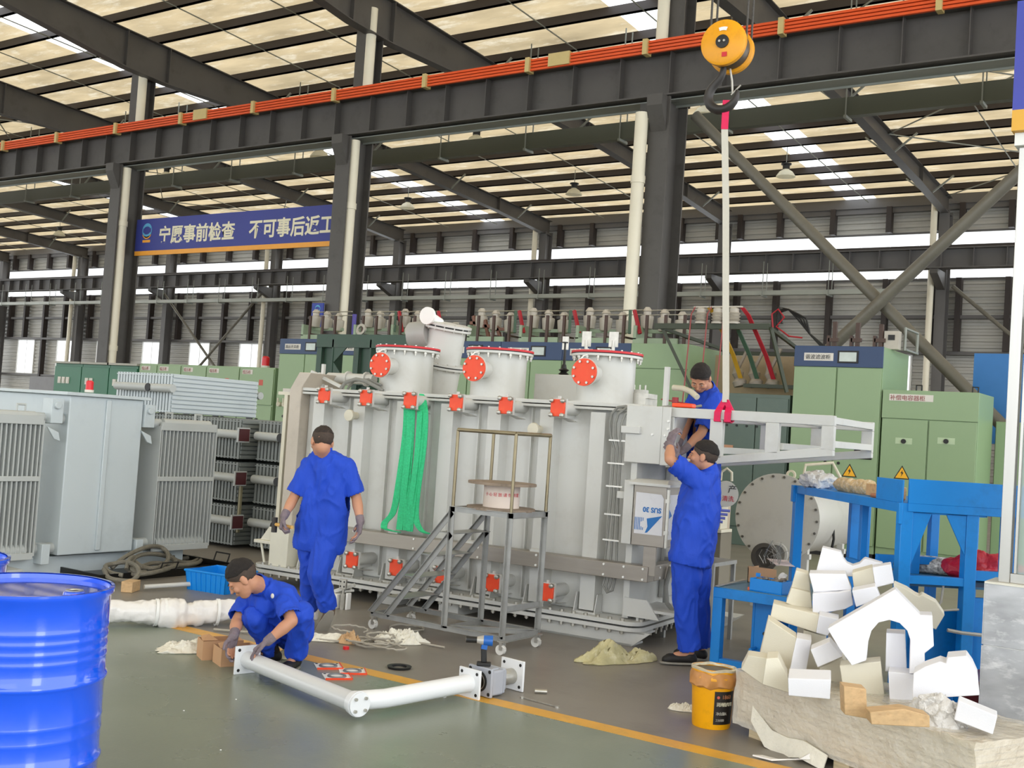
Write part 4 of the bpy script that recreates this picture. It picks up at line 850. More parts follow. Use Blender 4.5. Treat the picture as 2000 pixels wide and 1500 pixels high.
HP = [[(203, 1112, 10.1), (212, 1128, 9.95), (235, 1138, 9.85), (258, 1134, 9.9), (271, 1120, 10.0), (266, 1106, 10.1), (246, 1098, 10.3), (222, 1101, 10.3), (206, 1106, 10.2), (215, 1118, 10.1), (240, 1124, 10.1)],
 [(218, 1110, 10.3), (238, 1092, 10.4), (262, 1078, 10.6), (290, 1068, 10.8), (312, 1068, 11.0), (326, 1078, 11.0), (328, 1092, 10.9), (318, 1104, 10.7), (300, 1110, 10.5), (268, 1108, 10.5), (250, 1102, 10.5)],
 [(252, 1096, 10.5), (275, 1084, 10.7), (302, 1082, 10.9), (330, 1088, 11.1), (343, 1098, 11.0), (334, 1108, 10.8), (308, 1112, 10.6), (276, 1106, 10.5), (258, 1094, 10.5), (252, 1112, 10.3), (262, 1122, 10.2), (300, 1118, 10.3), (345, 1106, 10.7)],
 [(318, 1072, 11.2), (335, 1088, 11.2), (352, 1098, 11.3), (372, 1104, 11.3), (388, 1098, 11.6)],
 [(262, 1112, 10.4), (300, 1100, 10.8), (345, 1104, 11.0), (378, 1106, 11.2), (392, 1096, 11.5), (380, 1090, 11.7), (350, 1096, 11.5)],
 [(247, 1112, 10.2), (252, 1094, 10.3), (262, 1088, 10.5), (256, 1104, 10.3), (262, 1116, 10.2), (285, 1118, 10.3)],
 [(300, 1066, 11.3), (318, 1064, 11.4), (336, 1074, 11.4), (338, 1088, 11.3)]]
for pl in HP:
    P = [atz(*q) for q in pl]; P = [V((p.x, p.y, max(p.z, .045))) for p in P]; out = []
    for i in range(len(P)-1):
        a, b, c, d = P[max(i-1, 0)], P[i], P[i+1], P[min(i+2, len(P)-1)]
        for t_ in (0, .2, .4, .6, .8): out.append(.5*((2*b)+(c-a)*t_+(2*a-5*b+4*c-d)*t_*t_+(3*b-a-3*c+d)*t_**3))
    out.append(P[-1]); MB().tube(out, .021, 8).build('hose_loop', HOSE, hz, world=True)
# ================================================================ foreground things
# ---- blue steel drums
DRUM = mat('glossy blue drum enamel', '#0254e8', .16, var=.03, scale=2, coat=1.0)
DRUM.node_tree.nodes['Principled BSDF'].inputs['Coat Roughness'].default_value = .03
def drum(loc, lab, label=False):
    t = thing('steel_drum', lab, 'drum', loc); R = .285; H = .92
    pr = [(R-.01, 0), (R+.008, .004), (R+.008, .02), (R, .03)]
    for zc, big in ((.11, 0), (.15, 0), (.19, 0), (.31, 1), (.41, 0), (.46, 0), (.60, 1), (.68, 0), (.715, 0), (.75, 0), (.785, 0)):
        a = .009 if big else .0018; w_ = .018 if big else .012
        pr += [(R, zc-w_), (R+a*.7, zc-w_*.45), (R+a, zc), (R+a*.7, zc+w_*.45), (R, zc+w_)]
    pr += [(R, H-.03), (R+.01, H-.018), (R+.01, H-.003), (R+.005, H), (R-.004, H-.002), (R-.006, H-.018), (0, H-.018)]
    MB().lathe((0, 0, 0), (0, 0, 1), pr, 64).build('shell', DRUM, t, smooth=50)
    MB().lathe((0, 0, H-.006), (0, 0, 1), [(R-.004, 0), (R+.011, .0), (R+.011, .008), (R-.002, .009)], 64, cap=False).build('rim', DRUM, t)
    bx_, by_ = .185, .06
    MB().lathe((bx_, by_, H-.018), (0, 0, 1), [(.038, 0), (.036, .01), (.03, .014)], 20).build('bung_boss', DRUM, t)
    MB().lathe((bx_, by_, H-.004), (0, 0, 1), [(.031, 0), (.031, .004), (.022, .004), (.020, .0), (0, 0)], 20).build('bung_cap', BOLT, t)
    return t
drum((-3.73, 2.43, 0), 'large glossy blue steel drum in the left foreground')
p = atz(-132, 1090, 4.62); drum((p.x, p.y, 0), 'second blue steel drum cut off by the left picture edge')
# ---- blue crate
CRB = mat('bright blue plastic', '#0788e0', .4, var=.03, scale=4)
cr = thing('plastic_crate', 'bright blue ribbed plastic crate, empty, behind the squatting worker', 'crate', (-7.72, 6.9, 0), rad(8))
w_, d_, h_ = .21, .19, .17
mb = MB(); mb.prism([(-w_, -d_, 0), (w_, -d_, 0), (w_, d_, 0), (-w_, d_, 0)], (0, 0, .01))
def wallq(a, b):
    a = V(a); b = V(b); o = V((a.x*1.09, a.y*1.09, h_)); q = V((b.x*1.09, b.y*1.09, h_)); n = (b-a).cross(V((0, 0, 1))).normalized()*.006
    mb.add([a, b, q, o, a-n, b-n, q-n, o-n], [(0, 1, 2, 3), (7, 6, 5, 4), (0, 4, 5, 1), (3, 2, 6, 7), (0, 3, 7, 4), (1, 5, 6, 2)])
cs = [(-w_, -d_, 0), (w_, -d_, 0), (w_, d_, 0), (-w_, d_, 0)]
for i in range(4): wallq(cs[i], cs[(i+1) % 4])
mb.build('bin', CRB, cr)
rb_ = MB()
for i in range(4):
    a = V(cs[i]); b = V(cs[(i+1) % 4])
    for k in range(1, 8):
        p = a.lerp(b, k/8); q = p*1.09; rb_.beam(p, (q.x, q.y, h_), .012, .012)
tag(rb_.build('ribs', CRB, cr), kind='stuff')
MB().tube([(x*1.1, y*1.1, h_) for x, y, z in cs], .011, 6, closed=True).build('rim', CRB, cr)
WOOD = mat('light pine wood', '#c8a67a', .65, var=.16, scale=5, stretch=(1, 9, 9), dirt='#a87a48', dirtamt=.4)
single('wood_block', MB().cb((-8.05, 6.2, .045), (.10, .17, .09), Matrix.Rotation(rad(30), 3, 'Z')), WOOD, 'small pine block on the floor beside the hose tray', 'block', (-8.05, 6.2, 0), bevel=.004)
t = thing('flanged_tube', 'thin pale tube with a small square flange behind the pine block', 'pipe', (-7.95, 6.45, 0))
MB().tube([(-.05, -.15, .035), (.1, .30, .05)], .02, 10).build('tube', TGREY, t)
MB().cb((.1, .31, .06), (.11, .015, .11)).cyl((.1, .29, .06), (.1, .28, .06), .035, 14).build('flange', LG, t, bevel=.003); MB().cyl((.1, .278, .06), (.1, .275, .06), .016, 12).build('bore', BLACK, t)
# ---- wrapped roll
PLW = mat('white plastic wrap', '#e9e6e2', .25, var=.03, scale=3, bump=.6, bscale=9)
def crumple(mb_, amp, sc, seed=0):
    mb_.v = [p+V(noise.noise_vector(p*sc+V((seed, seed, 0))))*amp for p in mb_.v]; return mb_
t = thing('wrapped_roll', 'long roll wrapped in crumpled white plastic lying on the yellow line', 'roll', (-6.9, 5.1, 0))
pts = []; rr = []
for k in range(41):
    s_ = k/40; p = V((-.45, -.8, .09)).lerp(V((.85, 1.3, .09)), s_); pts.append(p+V((0, 0, .012*sin(s_*19)+.01))); rr.append(.088+.012*sin(s_*23+1)+(.012 if .5 < s_ < .56 else 0)-(.02 if .58 < s_ < .62 else 0)-(.03 if k in (0, 40) else 0))
crumple(crumple(MB().tube([pts[int(k)].lerp(pts[min(int(k)+1, 40)], k-int(k)) for k in [q/4 for q in range(161)]], [rr[int(q/4)] for q in range(161)], 36), .02, 7), .009, 24).build('wrap', PLW, t, smooth=80)
for s_ in (.2, .58, .61, .78): p = V((-.45, -.8, .1)).lerp(V((.7, 1.05, .1)), s_); MB().lathe(p, V((1.15, 1.85, .1*(-1)**int(s_*10))), [(.088, 0), (.1, .0), (.1, .02), (.088, .02)], 20, cap=False).build('tie_band', WHITE, t)
# ---- cardboard boxes
CARD = mat('brown cardboard', '#c49a73', .75, var=.05, scale=3)
def cbox(loc, rz, L, w, h, lab, flaps=True):
    t = thing('cardboard_box', lab, 'box', loc, rz); q = .004
    MB().bx(0, L, 0, w, 0, q).bx(0, L, 0, q, q, h).bx(0, L, w-q, w, q, h).bx(0, q, q, w-q, q, h).bx(L-q, L, q, w-q, q, h).build('carton', CARD, t, smooth=0)
    MB().prism([(0, w*.15, h), (0, w*.5, h+.02), (.12*L+.02, w*.5, h+.03), (.1, w*.12, h)], (0, .0, .003)).build('flap', CARD, t, smooth=0)
cbox((-5.60, 4.90, 0), rad(62), .26, .16, .12, 'open brown cardboard box, the left one beside the worker')
cbox((-5.385, 4.865, 0), rad(66), .24, .17, .11, 'open brown cardboard box the squatting worker reaches into')
# ---- rags, ropes
RAGW = mat('white cotton rag', '#e6e2d4', .85, var=.06, scale=20, bump=.4, bscale=60)
def rag(name, lab, cat, cx, cy, rx, ry, h, m, rz=0, seed=1, sub=1, n=60):
    r = random.Random(seed); mb_ = MB(); vs = []; 
    for j in range(n+1):
        for i in range(n+1):
            x = -1+2*i/n; y = -1+2*j/n; R_ = (x*x+y*y)**.5; ed = 1+.25*noise.noise(V((x*2+seed, y*2, 0)))
            X_ = x*(1-.25*y*y)*ed; Y_ = y*(1-.25*x*x)*ed
            f = max(0, 1-max(abs(x), abs(y))**2.2)
            z = .006+h*f*(.35+.9*noise.noise(V((x*1.7+seed, y*1.9, 1))))+h*.9*f*(.5-abs(noise.noise(V((x*5.5+seed, y*7+seed, 5)))))*1.1+h*.35*f*noise.noise(V((x*12+seed, y*14, 2))); z = max(.006, z)
            vs.append(V((X_*rx, Y_*ry, z)))
    fs = [(j*(n+1)+i, j*(n+1)+i+1, (j+1)*(n+1)+i+1, (j+1)*(n+1)+i) for j in range(n) for i in range(n)]
    bot = len(vs); vs2 = vs+[V((p.x*.97, p.y*.97, .001)) for p in vs]
    fs2 = fs+[tuple(bot+q for q in f[::-1]) for f in fs]
    edge = [i for i in range(n+1)]+[j*(n+1)+n for j in range(1, n+1)]+[n*(n+1)+i for i in range(n-1, -1, -1)]+[j*(n+1) for j in range(n-1, 0, -1)]
    fs2 += [(edge[k], edge[(k+1) % len(edge)], bot+edge[(k+1) % len(edge)], bot+edge[k]) for k in range(len(edge))]
    mb_.add(vs2, fs2); o = mb_.build(name, m, None, smooth=80); sb = o.modifiers.new('soft', 'SMOOTH'); sb.iterations = 1; o.location = (cx, cy, 0); o.rotation_euler = (0, 0, rz); return tag(o, lab, cat)
rag('cotton_rag', 'crumpled white rag left of the cardboard boxes', 'rag', -5.88, 5.08, .26, .14, .07, RAGW, rad(62), 3)
rag('cotton_rag', 'crumpled white rag chain lying right of the cable coil', 'rag', -5.22, 6.40, .2, .12, .09, RAGW, rad(45), 8)
rag('cotton_rag', 'flat white cloth strips behind the squatting worker', 'rag', -5.62, 6.02, .3, .1, .035, RAGW, rad(35), 5)
rag('work_glove', 'tan work glove crumpled on the cable coil', 'glove', -5.42, 6.08, .08, .07, .08, mat('tan leather', '#c9a57a', .8, var=.12, scale=10), .4, 11)
rag('cotton_rag', 'yellowish stained rag on the floor beside the standing worker', 'rag', -3.84, 7.16, .34, .13, .12, mat('stained yellowish rag', '#b9b187', .85, var=.25, scale=9, dirt='#e0dcc4', dirtamt=.6), rad(62), 21, n=34)
rag('cotton_rag', 'pale work glove lying behind the yellow bucket', 'glove', -2.86, 6.22, .1, .055, .04, RAGW, .5, 14)
rag('cotton_rag', 'small cream cloth beside the cardboard boxes and pipe', 'rag', -5.36, 5.35, .13, .06, .04, mat('cream cloth', '#d9cfae', .85), .9, 31)
ROPE = mat('grey flexible cable', '#aaa497', .6, var=.1, scale=30)
t = thing('cable_coil', 'loose coil of thin grey cable on the floor behind the squatting worker', 'cable', (-5.25, 6.1, 0))
for i, (cx, cy, rx, ry, a0, a1) in enumerate(((0, .05, .16, .14, 0, 6.5), (.04, .1, .12, .17, 1, 6.8), (-.02, .0, .18, .11, 2, 8.3), (.2, -.06, .17, .1, -2.6, 2.4), (-.35, .18, .14, .12, 0, 5.6), (.0, .12, .1, .1, 0, 6.2))):
    MB().tube(loop(cx, cy, rx, ry, .012+.008*i, a0, a1, .01, seed=i, wob=.02, n=30), .007, 6).build('cable_loop', ROPE, t)
MB().tube([(-1.05, -.5, .012), (-.8, -.35, .012), (-.45, -.2, .01), (-.2, -.08, .012), (0, 0, .02)], .009, 6).tube([(0, .2, .02), (.2, .36, .012), (.38, .38, .01)], .008, 6).build('cable_tail', ROPE, t)
t = single('cable_ring', MB().tube(loop(-5.5, 6.82, .13, .13, .01, 0, 6.28, 0, wob=.01, n=30), .008, 6), ROPE, 'single loop of cable on the floor beside the walking worker', 'cable', (-5.5, 6.82, 0))
single('bottle_cap', MB().cyl((-5.284, 5.90, 0), (-5.284, 5.90, .02), .022, 14), REDM, 'small red plastic cap on the floor beside the cable coil', 'cap', (-5.284, 5.9, 0))
single('rubber_ring', MB().lathe((-4.665, 5.736, .0), (0, 0, 1), [(.05, 0), (.075, 0), (.08, .014), (.05, .014), (.05, 0)], 28, cap=False), BLACK, 'black rubber ring lying on the yellow line', 'ring', (-4.665, 5.736, 0))
for i, (px, py, rz) in enumerate(((641, 1302, .5), (688, 1312, .42), (658, 1322, .5))):
    p = fl(px, py); t = thing('port_gasket', 'white square gasket sheet with round ring, %s of three on the green floor' % ('left', 'right', 'nearest')[i], 'gasket', p, rz+.4, group='square gasket sheets')
    s = .082; MB().bx(-s, s, -s, s, 0, .004).build('sheet', WHITE, t, smooth=0); MB().bx(-s, s, -s-.004, -s, 0, .012).bx(s, s+.004, -s, s, 0, .012).build('orange_edge', ORC, t, smooth=0)
    MB().lathe((0, 0, .004), (0, 0, 1), [(.042, 0), (.060, 0), (.057, .008), (.045, .008), (.042, 0)], 28, cap=False).build('ring', mat('grey rubber ring', '#77797c', .5), t)
    tag(MB().cyl((-.066, -.066, .004), (-.066, -.066, .0055), .009, 8).cyl((.066, -.066, .004), (.066, -.066, .0055), .009, 8).cyl((.066, .066, .004), (.066, .066, .0055), .009, 8).cyl((-.066, .066, .004), (-.066, .066, .0055), .009, 8).build('bolt_holes', BLACK, t), kind='stuff')
# ---- white pipe assembly
WP = mat('white grey pipe enamel', '#d3d5d6', .3, var=.02, scale=2)
WPL = mat('pale white enamel', '#e6e8ea', .3, var=.02, scale=2)
A = fl(484, 1288, .085); B_ = fl(697, 1374, .085); C_ = fl(916, 1334, .085)
t = thing('flanged_pipe', 'white angled steel pipe with square and round flanges lying in the foreground', 'pipe', (B_.x, B_.y, 0))
d1 = (B_-A).normalized(); d2 = (C_-B_).normalized()
MB().tube([A, B_-d1*.03], .052, 24).build('pipe_run', WP, t, world=True)
MB().cyl(B_-d1*.03, B_-d1*.005, .062, 24).cyl(B_, B_+d1*.018, .068, 28).cyl(B_+d1*.02, B_+d1*.032, .064, 28).build('end_flange', WPL, t, world=True)
x1, y1, _ = frame(d1)
for k in range(4): a = pi/4+k*pi/2; q = B_+d1*.032+(x1*cos(a)+y1*sin(a))*.045; MB().cyl(q, q+d1*.012, .009, 8).build('bolt', BOLT, t, world=True)
MB().tube([B_-d1*.10, B_-d1*.055+d2*.03, B_-d1*.03+d2*.09, B_+d2*.2, C_], [.045, .05, .052, .052, .052], 24).build('pipe_branch', WPL, t, world=True)
def sqflange(c, d, par, s=.085, m=WPL):
    z = V((0, 0, 1)); xx = z.cross(d).normalized(); R_ = Matrix((xx, d, z)).transposed()
    o = MB().cb(c, (2*s, .016, 2*s), R_).build('square_flange', m, par, world=True, bevel=.003)
    for a in (-1, 1):
        for b in (-1, 1): q = c+xx*a*s*.72+z*b*s*.72; MB().cyl(q-d*.0095, q+d*.0095, .010, 10).build('bolt_hole', BLACK, o, world=True)
    return o
sqflange(A-d1*.006, d1, t); sqflange(C_+d2*.006, d2, t)
MB().cyl((C_.x-.10, C_.y-.1, 0), (C_.x-.10, C_.y-.1, .028), .014, 10).build('support_stub', WPL, t, world=True)
# ---- valve with flanges, impact wrench on top
Cv = C_+d2*.075+V((.012, 0, 0)); zz = V((0, 0, 1)); xv = zz.cross(d2).normalized(); Rv = Matrix((xv, d2, zz)).transposed()
t = thing('gate_valve', 'grey cast valve body between square flanges, on the yellow line', 'valve', (Cv.x, Cv.y, 0))
VG = mat('valve grey enamel', '#a9adb6', .38, var=.04, scale=4)
MB().cb(Cv+d2*.01+zz*.005, (.19, .02, .17), Rv).build('front_plate', VG, t, world=True, bevel=.004)
q = Cv-d2*.001+zz*.005; MB().lathe(q, -d2, [(.062, 0), (.062, .006), (.045, .008), (.045, 0)], 26).build('seal_ring', BLACK, t, world=True)
MB().cyl(q-d2*.004, q-d2*.006, .043, 24).build('bore', OIL, t, world=True); MB().lathe(q, -d2, [(.05, .002), (.05, .009), (.045, .009)], 26, cap=False).build('bore_lip', BOLT, t, world=True)
for a in (-1, 1):
    for b in (-1, 1): p = Cv+zz*.005+xv*a*.078+zz*b*.066; MB().cyl(p-d2*.0015, p+d2*.005, .011, 10).build('bolt_hole', BLACK, t, world=True)
MB().cb(Cv+d2*.075, (.17, .11, .15), Rv).cb(Cv+d2*.06, (.12, .1, .165), Rv).build('body', VG, t, world=True, bevel=.012)
MB().cb(Cv+d2*.145, (.14, .03, .15), Rv).cb(Cv+d2*.17, (.11, .03, .12), Rv).build('cover', VG, t, world=True, bevel=.008)
MB().cyl(Cv+d2*.18, Cv+d2*.30, .048, 22).build('neck', BOLT, t, world=True)
sqflange(Cv+d2*.3+zz*.01, d2, t, .092)
MB().cb(Cv+d2*.085+xv*.08, (.03, .05, .06), Rv).build('actuator_box', VG, t, world=True, bevel=.004)
iw = thing('impact_wrench', 'blue and black cordless impact wrench standing on the valve', 'power tool', Cv+d2*.03+zz*.092)
IB = mat('tool blue', '#1d5fb0', .35, var=.05); IG = mat('tool grey', '#b9b6ae', .4, metal=.4); o_ = Cv+d2*.03+zz*.092
tl = (-CR.copy()); tl.z = 0; tl.normalize()
MB().cb(o_+zz*.011, (.085, .05, .022), Matrix((tl, zz.cross(tl), zz)).transposed()).build('battery', BLACK, iw, world=True, bevel=.005)
MB().beam(o_+zz*.02, o_+zz*.125+tl*.008, .03, .034, up=tl).build('grip', BLACK, iw, world=True, bevel=.006)
h0 = o_+zz*.15
MB().cyl(h0-tl*.045, h0+tl*.01, .032, 18, r2=.03).beam(h0-zz*.01+tl*.0, h0-zz*.05+tl*.005, .034, .036, up=tl).build('motor_housing', IB, iw, world=True)
MB().cyl(h0+tl*.01, h0+tl*.05, .03, 18, r2=.02).build('gear_housing', IG, iw, world=True)
MB().cyl(h0+tl*.05, h0+tl*.115, .019, 14).build('socket', BLACK, iw, world=True)
MB().cyl(h0+tl*.1155, h0+tl*.117, .012, 12).build('socket_bore', IG, iw, world=True)
p = fl(1044, 1354); single('socket_bit', MB().cyl(p+V((0, 0, .014)), p+V((.06, .045, .014)), .014, 14), BOLT, 'short chrome socket lying right of the valve', 'socket', p)
a = fl(1020, 1364); b = fl(1088, 1382); t = thing('combination_spanner', 'thin chrome spanner lying on the yellow line', 'spanner', a)
MB().beam(a+zz*.006, b+zz*.006, .009, .006).build('shank', BOLT, t, world=True); MB().cyl(b, b+zz*.01, .016, 12).build('ring_end', BOLT, t, world=True); MB().cyl(a, a+zz*.01, .012, 6).build('jaw', BOLT, t, world=True)
for px, py in ((461, 1367), (431, 1466), (359, 1389)): single('paint_chip', MB().ell(fl(px, py)+V((0, 0, .003)), .006, .005, .003, n=6, m=4), WHITE, 'tiny white crumb on the green floor, %s' % {461: 'nearest to the pipe', 431: 'closest to the bottom edge', 359: 'closest to the drum'}[px], 'crumb', fl(px, py))
# ---- wheeled step platform
GALV = mat('slotted galvanised angle', '#9b9b97', .42, metal=.45, var=.12, scale=12)
BRS = mat('tarnished brass tube', '#8d8268', .35, metal=.7, var=.2, scale=6)
sp = thing('step_platform', 'wheeled grey angle-iron step platform with tube guard rail', 'step ladder', (-5.0, 6.64, 0))
L0 = -.72; XA, XB, YB = 0, .52, .46
def ang(a, b, w=.04, name='angle_bar', m=GALV, par=sp):
    a = V(a); b = V(b); d = (b-a).normalized(); u = V((0, 1, 0)) if abs(d.y) < .9 else V((1, 0, 0)); s = d.cross(u).normalized()
    mb_ = MB().beam(a, b, w, .004, up=u); mb_.beam(a+u*w*.5, b+u*w*.5, .004, w, up=u) if False else mb_.beam(a+s*w*.5, b+s*w*.5, .004, w, up=u)
    return mb_.build(name, m, par, smooth=0)
for y in (0, YB): ang((L0, y, .11), (XB, y, .11)); 
for x in (L0+.02, XA, XB): ang((x, 0, .11), (x, YB, .11))
for x in (XA, XB):
    for y in (0, YB): ang((x, y, .11), (x, y, 1.0), name='post')
for y in (0, YB): ang((XA-.02, y, .985), (XB+.02, y, .985))
for x in (XA, XB): ang((x, 0, .985), (x, YB, .985))
MB().bx(XA, XB, 0, YB, .993, 1.0).build('deck', mat('worn grey deck', '#8c8d88', .5, var=.1, scale=6), sp, smooth=0)
ang((XB, 0, .32), (XB, YB, .32)); ang((XA, .02, .11), (XB, YB, .11))
for y in (0, YB):
    ang((L0, y, .12), (XA, y, .96), name='stringer'); ang((L0+.16, y, .12), (XA, y, .80), name='stringer')
for k in range(4):
    z = .26+.18*k; x = L0+(XA-L0)*(z-.12)/.84; x2 = L0+.16+(XA-L0-.16)*(z-.12)/.68; MB().bx(x+.01, max(x2, x+.1)+.03, .0, YB, z, z+.006).build('step', GALV, sp, smooth=0)
for x, y in ((XA, 0), (XB, 0), (XA, YB), (XB, YB)): MB().tube([(x, y, 1.0), (x, y, 1.57)], .013, 10).build('rail_post', BRS, sp)
for a, b in (((XA, 0), (XB, 0)), ((XB, 0), (XB, YB)), ((XB, YB), (XA, YB))): MB().tube([(*a, 1.57), (*b, 1.57)], .015, 10).build('top_rail', BRS, sp)
CST = mat('white nylon caster', '#dcdad4', .4)
for x, y in ((L0+.04, 0), (L0+.04, YB), (XB, 0), (XB, YB)):
    o = MB().bx(x-.03, x+.03, y-.025, y+.025, .09, .1).bx(x-.012, x+.012, y-.025, y-.021, .035, .09).bx(x-.012, x+.012, y+.021, y+.025, .035, .09).build('caster_fork', BOLT, sp)
    MB().cyl((x-.01, y-.016, .036), (x-.01, y+.016, .036), .036, 20).build('wheel', CST, o); MB().beam((x+.02, y-.03, .07), (x+.05, y-.03, .055), .012, .01).build('brake_lever', CST, o)
# cable spool on the platform
SPW = mat('aged spool plywood', '#8b7b6a', .7, var=.2, scale=8, dirt='#4b4136', dirtamt=.6)
p = V((-4.73, 6.87, 1.0)); t = thing('cable_spool', 'wooden cable spool with pinkish drum wrap and red lettering on the step platform', 'spool', p)
for z in (0, .185): MB().cyl((0, 0, z), (0, 0, z+.018), .255, 40).build('spool_disc', SPW, t)
MB().cyl((0, 0, .018), (0, 0, .185), .135, 32).build('drum_wrap', mat('pinkish paper wrap', '#d9cabd', .7, var=.06, scale=6), t)
vn = (CC-p); vn.z = 0; vn.normalize(); 
REDT = mat('red print', '#c7283a', .5)
for k, ch in enumerate('小心轻放请勿倒置'):
    a = math.atan2(vn.y, vn.x)-1.0+k*.27; dr = V((cos(a), sin(a), 0)); text('lettering', ch, .03, REDT, t, dr*.1365+V((0, 0, .105)), face_rot((-sin(a), cos(a), 0), (0, 0, 1)), ext=.0003)
# small terminal post beside the walking worker
p = fl(668, 1190); t = thing('terminal_post', 'steel terminal post with four-hole plate on a white block beside the transformer', 'post', p)
MB().cyl((0, 0, 0), (0, 0, .13), .022, 14).cyl((0, 0, .13), (0, 0, .17), .012, 10).build('stem', BOLT, t); MB().bx(-.045, .03, -.01, .01, .17, .25).build('plate', BOLT, t, bevel=.002)
for a in (-.028, .013):
    for b in (.19, .23): MB().cyl((a, -.012, b), (a, .012, b), .008, 8).build('hole', BLACK, t)
MB().bx(-.16, -.04, -.03, .08, 0, .12).bx(.03, .05, .0, .05, 0, .14).build('block', WHITE, t, bevel=.004); MB().beam((-.13, .03, .13), (.03, .1, .2), .05, .03).beam((-.12, .1, .12), (.06, .05, .16), .03, .02).build('bracket', TGREY, t, bevel=.003)
# ---- yellow bucket
YB_ = mat('yellow plastic bucket', '#f0a800', .35, var=.05, scale=5, dirt='#8a6a1a', dirtamt=.25)
BKT = V((-2.60, 6.02, 0)); t = thing('yellow_bucket', 'dirty yellow plastic bucket with black label beside the wrapped pallet', 'bucket', BKT)
MB().lathe((0, 0, 0), (0, 0, 1), [(.105, 0), (.108, .01), (.122, .27), (.130, .272), (.130, .285), (.123, .3), (.124, .33), (.118, .33), (.116, .29), (.1, .02), (0, .02)], 36).build('shell', YB_, t)
MB().cyl((0, 0, .29), (0, 0, .312), .117, 30).build('contents', mat('grey sludge', '#6b6458', .6, var=.3, scale=12), t)
crumple(MB().lathe((0, 0, .23), (0, 0, 1), [(.122, 0), (.136, .01), (.134, .05), (.128, .075), (.124, .08)], 40, cap=False), .014, 22).build('torn_film', mat('brown torn film', '#c58a4c', .4, var=.2, scale=15), t)
crumple(MB().lathe((0, 0, .318), (0, 0, 1), [(.112, 0), (.127, .0), (.13, .012), (.116, .014), (.112, 0)], 40, cap=False), .008, 20).build('dirty_rim', mat('pale dirty rim', '#cfc6ae', .6, var=.25, scale=20), t)
vb_ = CC-BKT; a0 = math.atan2(vb_.y, vb_.x)
lbm = MB().add([V(((.1085+.0008+.014*(z-.01)/.26)*cos(a0+.1+1.15*i/10), (.1085+.0008+.014*(z-.01)/.26)*sin(a0+.1+1.15*i/10), z)) for z in (.03, .215) for i in range(11)], [(i, i+1, 12+i, 11+i) for i in range(10)])
lbm.build('label', mat('black label print', '#1c1714', .4, var=.2, scale=30), t)
for z, s, body, m in ((.175, .022, '●', REDP), (.175, .03, '1860', mat('copper print', '#b5764f', .5)), (.135, .024, '润滑脂专用', CREAMT), (.085, .02, '净含量:18L', mat('pale print', '#b9b5a8', .5)), (.05, .015, '工业润滑', mat('pale print', '#b9b5a8', .5))):
    for k, ch in enumerate(body):
        a = a0+.2+k*s*7.4*(.6 if ch.isascii() else 1)+(.0 if body != '1860' else .25); rr_ = .1105+.014*z/.26; dr = V((cos(a), sin(a), 0))
        text('lettering', ch, s, m, t, dr*rr_+V((0, 0, z)), face_rot((-sin(a), cos(a), 0), (0, 0, 1)), ext=.0003)
# ---- wrapped pallet of boards
WRP = mat('clear film over pale boards', '#cbbd9f', .22, var=.12, scale=5, bump=.7, bscale=14, stretch=(.7, .7, 9), dirt='#e8e2d3', dirtamt=.6, coat=.3)
PC = V((-2.45, 5.97, 0)); pe = V((cos(rad(-23.5)), sin(rad(-23.5)), 0)); pn = V((-pe.y, pe.x, 0)); PR = rad(-23.5)
t = thing('wrapped_pallet', 'stack of pale boards wrapped in clear film carrying the white foam pieces', 'pallet', PC, PR)
def grid_box(L, w, z0, z1, nx, ny, nz, amp, sc, ox=0, oy=0):
    mb_ = MB()
    def face(fn, a, b):
        vs = [fn(i/a, j/b) for j in range(b+1) for i in range(a+1)]; mb_.add(vs, [(j*(a+1)+i, j*(a+1)+i+1, (j+1)*(a+1)+i+1, (j+1)*(a+1)+i) for j in range(b) for i in range(a)])
    face(lambda s, u: V((ox+L*s, oy, z0+(z1-z0)*u)), nx, nz); face(lambda s, u: V((ox+L*s, oy+w, z0+(z1-z0)*u)), nx, nz)
    face(lambda s, u: V((ox, oy+w*s, z0+(z1-z0)*u)), ny, nz); face(lambda s, u: V((ox+L, oy+w*s, z0+(z1-z0)*u)), ny, nz)
    face(lambda s, u: V((ox+L*s, oy+w*u, z1)), nx, ny); face(lambda s, u: V((ox+L*s, oy+w*u, z0)), nx, ny)
    return crumple(mb_, amp, sc)
brd = mat('pale plank edges', '#d0be9b', .6, var=.2, scale=3, stretch=(1, 1, 30))
for k in range(9): MB().bx(.01, 1.5, .012, .6, .07+.03*k, .07+.03*k+.026).build('board', brd, t, bevel=.002)
grid_box(1.52, .62, .05, .35, 40, 14, 9, .012, 14).build('film_wrap', mat('clear crinkled film', '#f1ebdd', .1, var=.08, scale=4, bump=1.0, bscale=18, coat=.5), t, smooth=80)
fm = t.children[-1].data.materials[0]; nb = fm.node_tree.nodes; tb = nb.new('ShaderNodeBsdfTransparent'); ms_ = nb.new('ShaderNodeMixShader'); ms_.inputs[0].default_value = .42
fm.node_tree.links.new(nb['Principled BSDF'].outputs[0], ms_.inputs[1]); fm.node_tree.links.new(tb.outputs[0], ms_.inputs[2]); fm.node_tree.links.new(ms_.outputs[0], nb['Material Output'].inputs[0])
for x in (.1, .7, 1.35): MB().bx(x, x+.1, .03, .6, 0, .05).build('pallet_foot', brd, t)
crumple(MB().ribbon([(.15, -.01, .14), (.3, -.03, .05), (.42, -.02, .03), (.55, -.05, .06), (.7, -.02, .03)], (0, .3, 1), .09, .01), .02, 12).build('hanging_film', RAGW, t)
crumple(MB().ribbon([(.62, -.0, .06), (.6, -.08, .03), (.52, -.18, .01), (.42, -.22, .01)], (.5, 1, 0), .06, .008), .01, 12).build('film_tail', PLW, t)
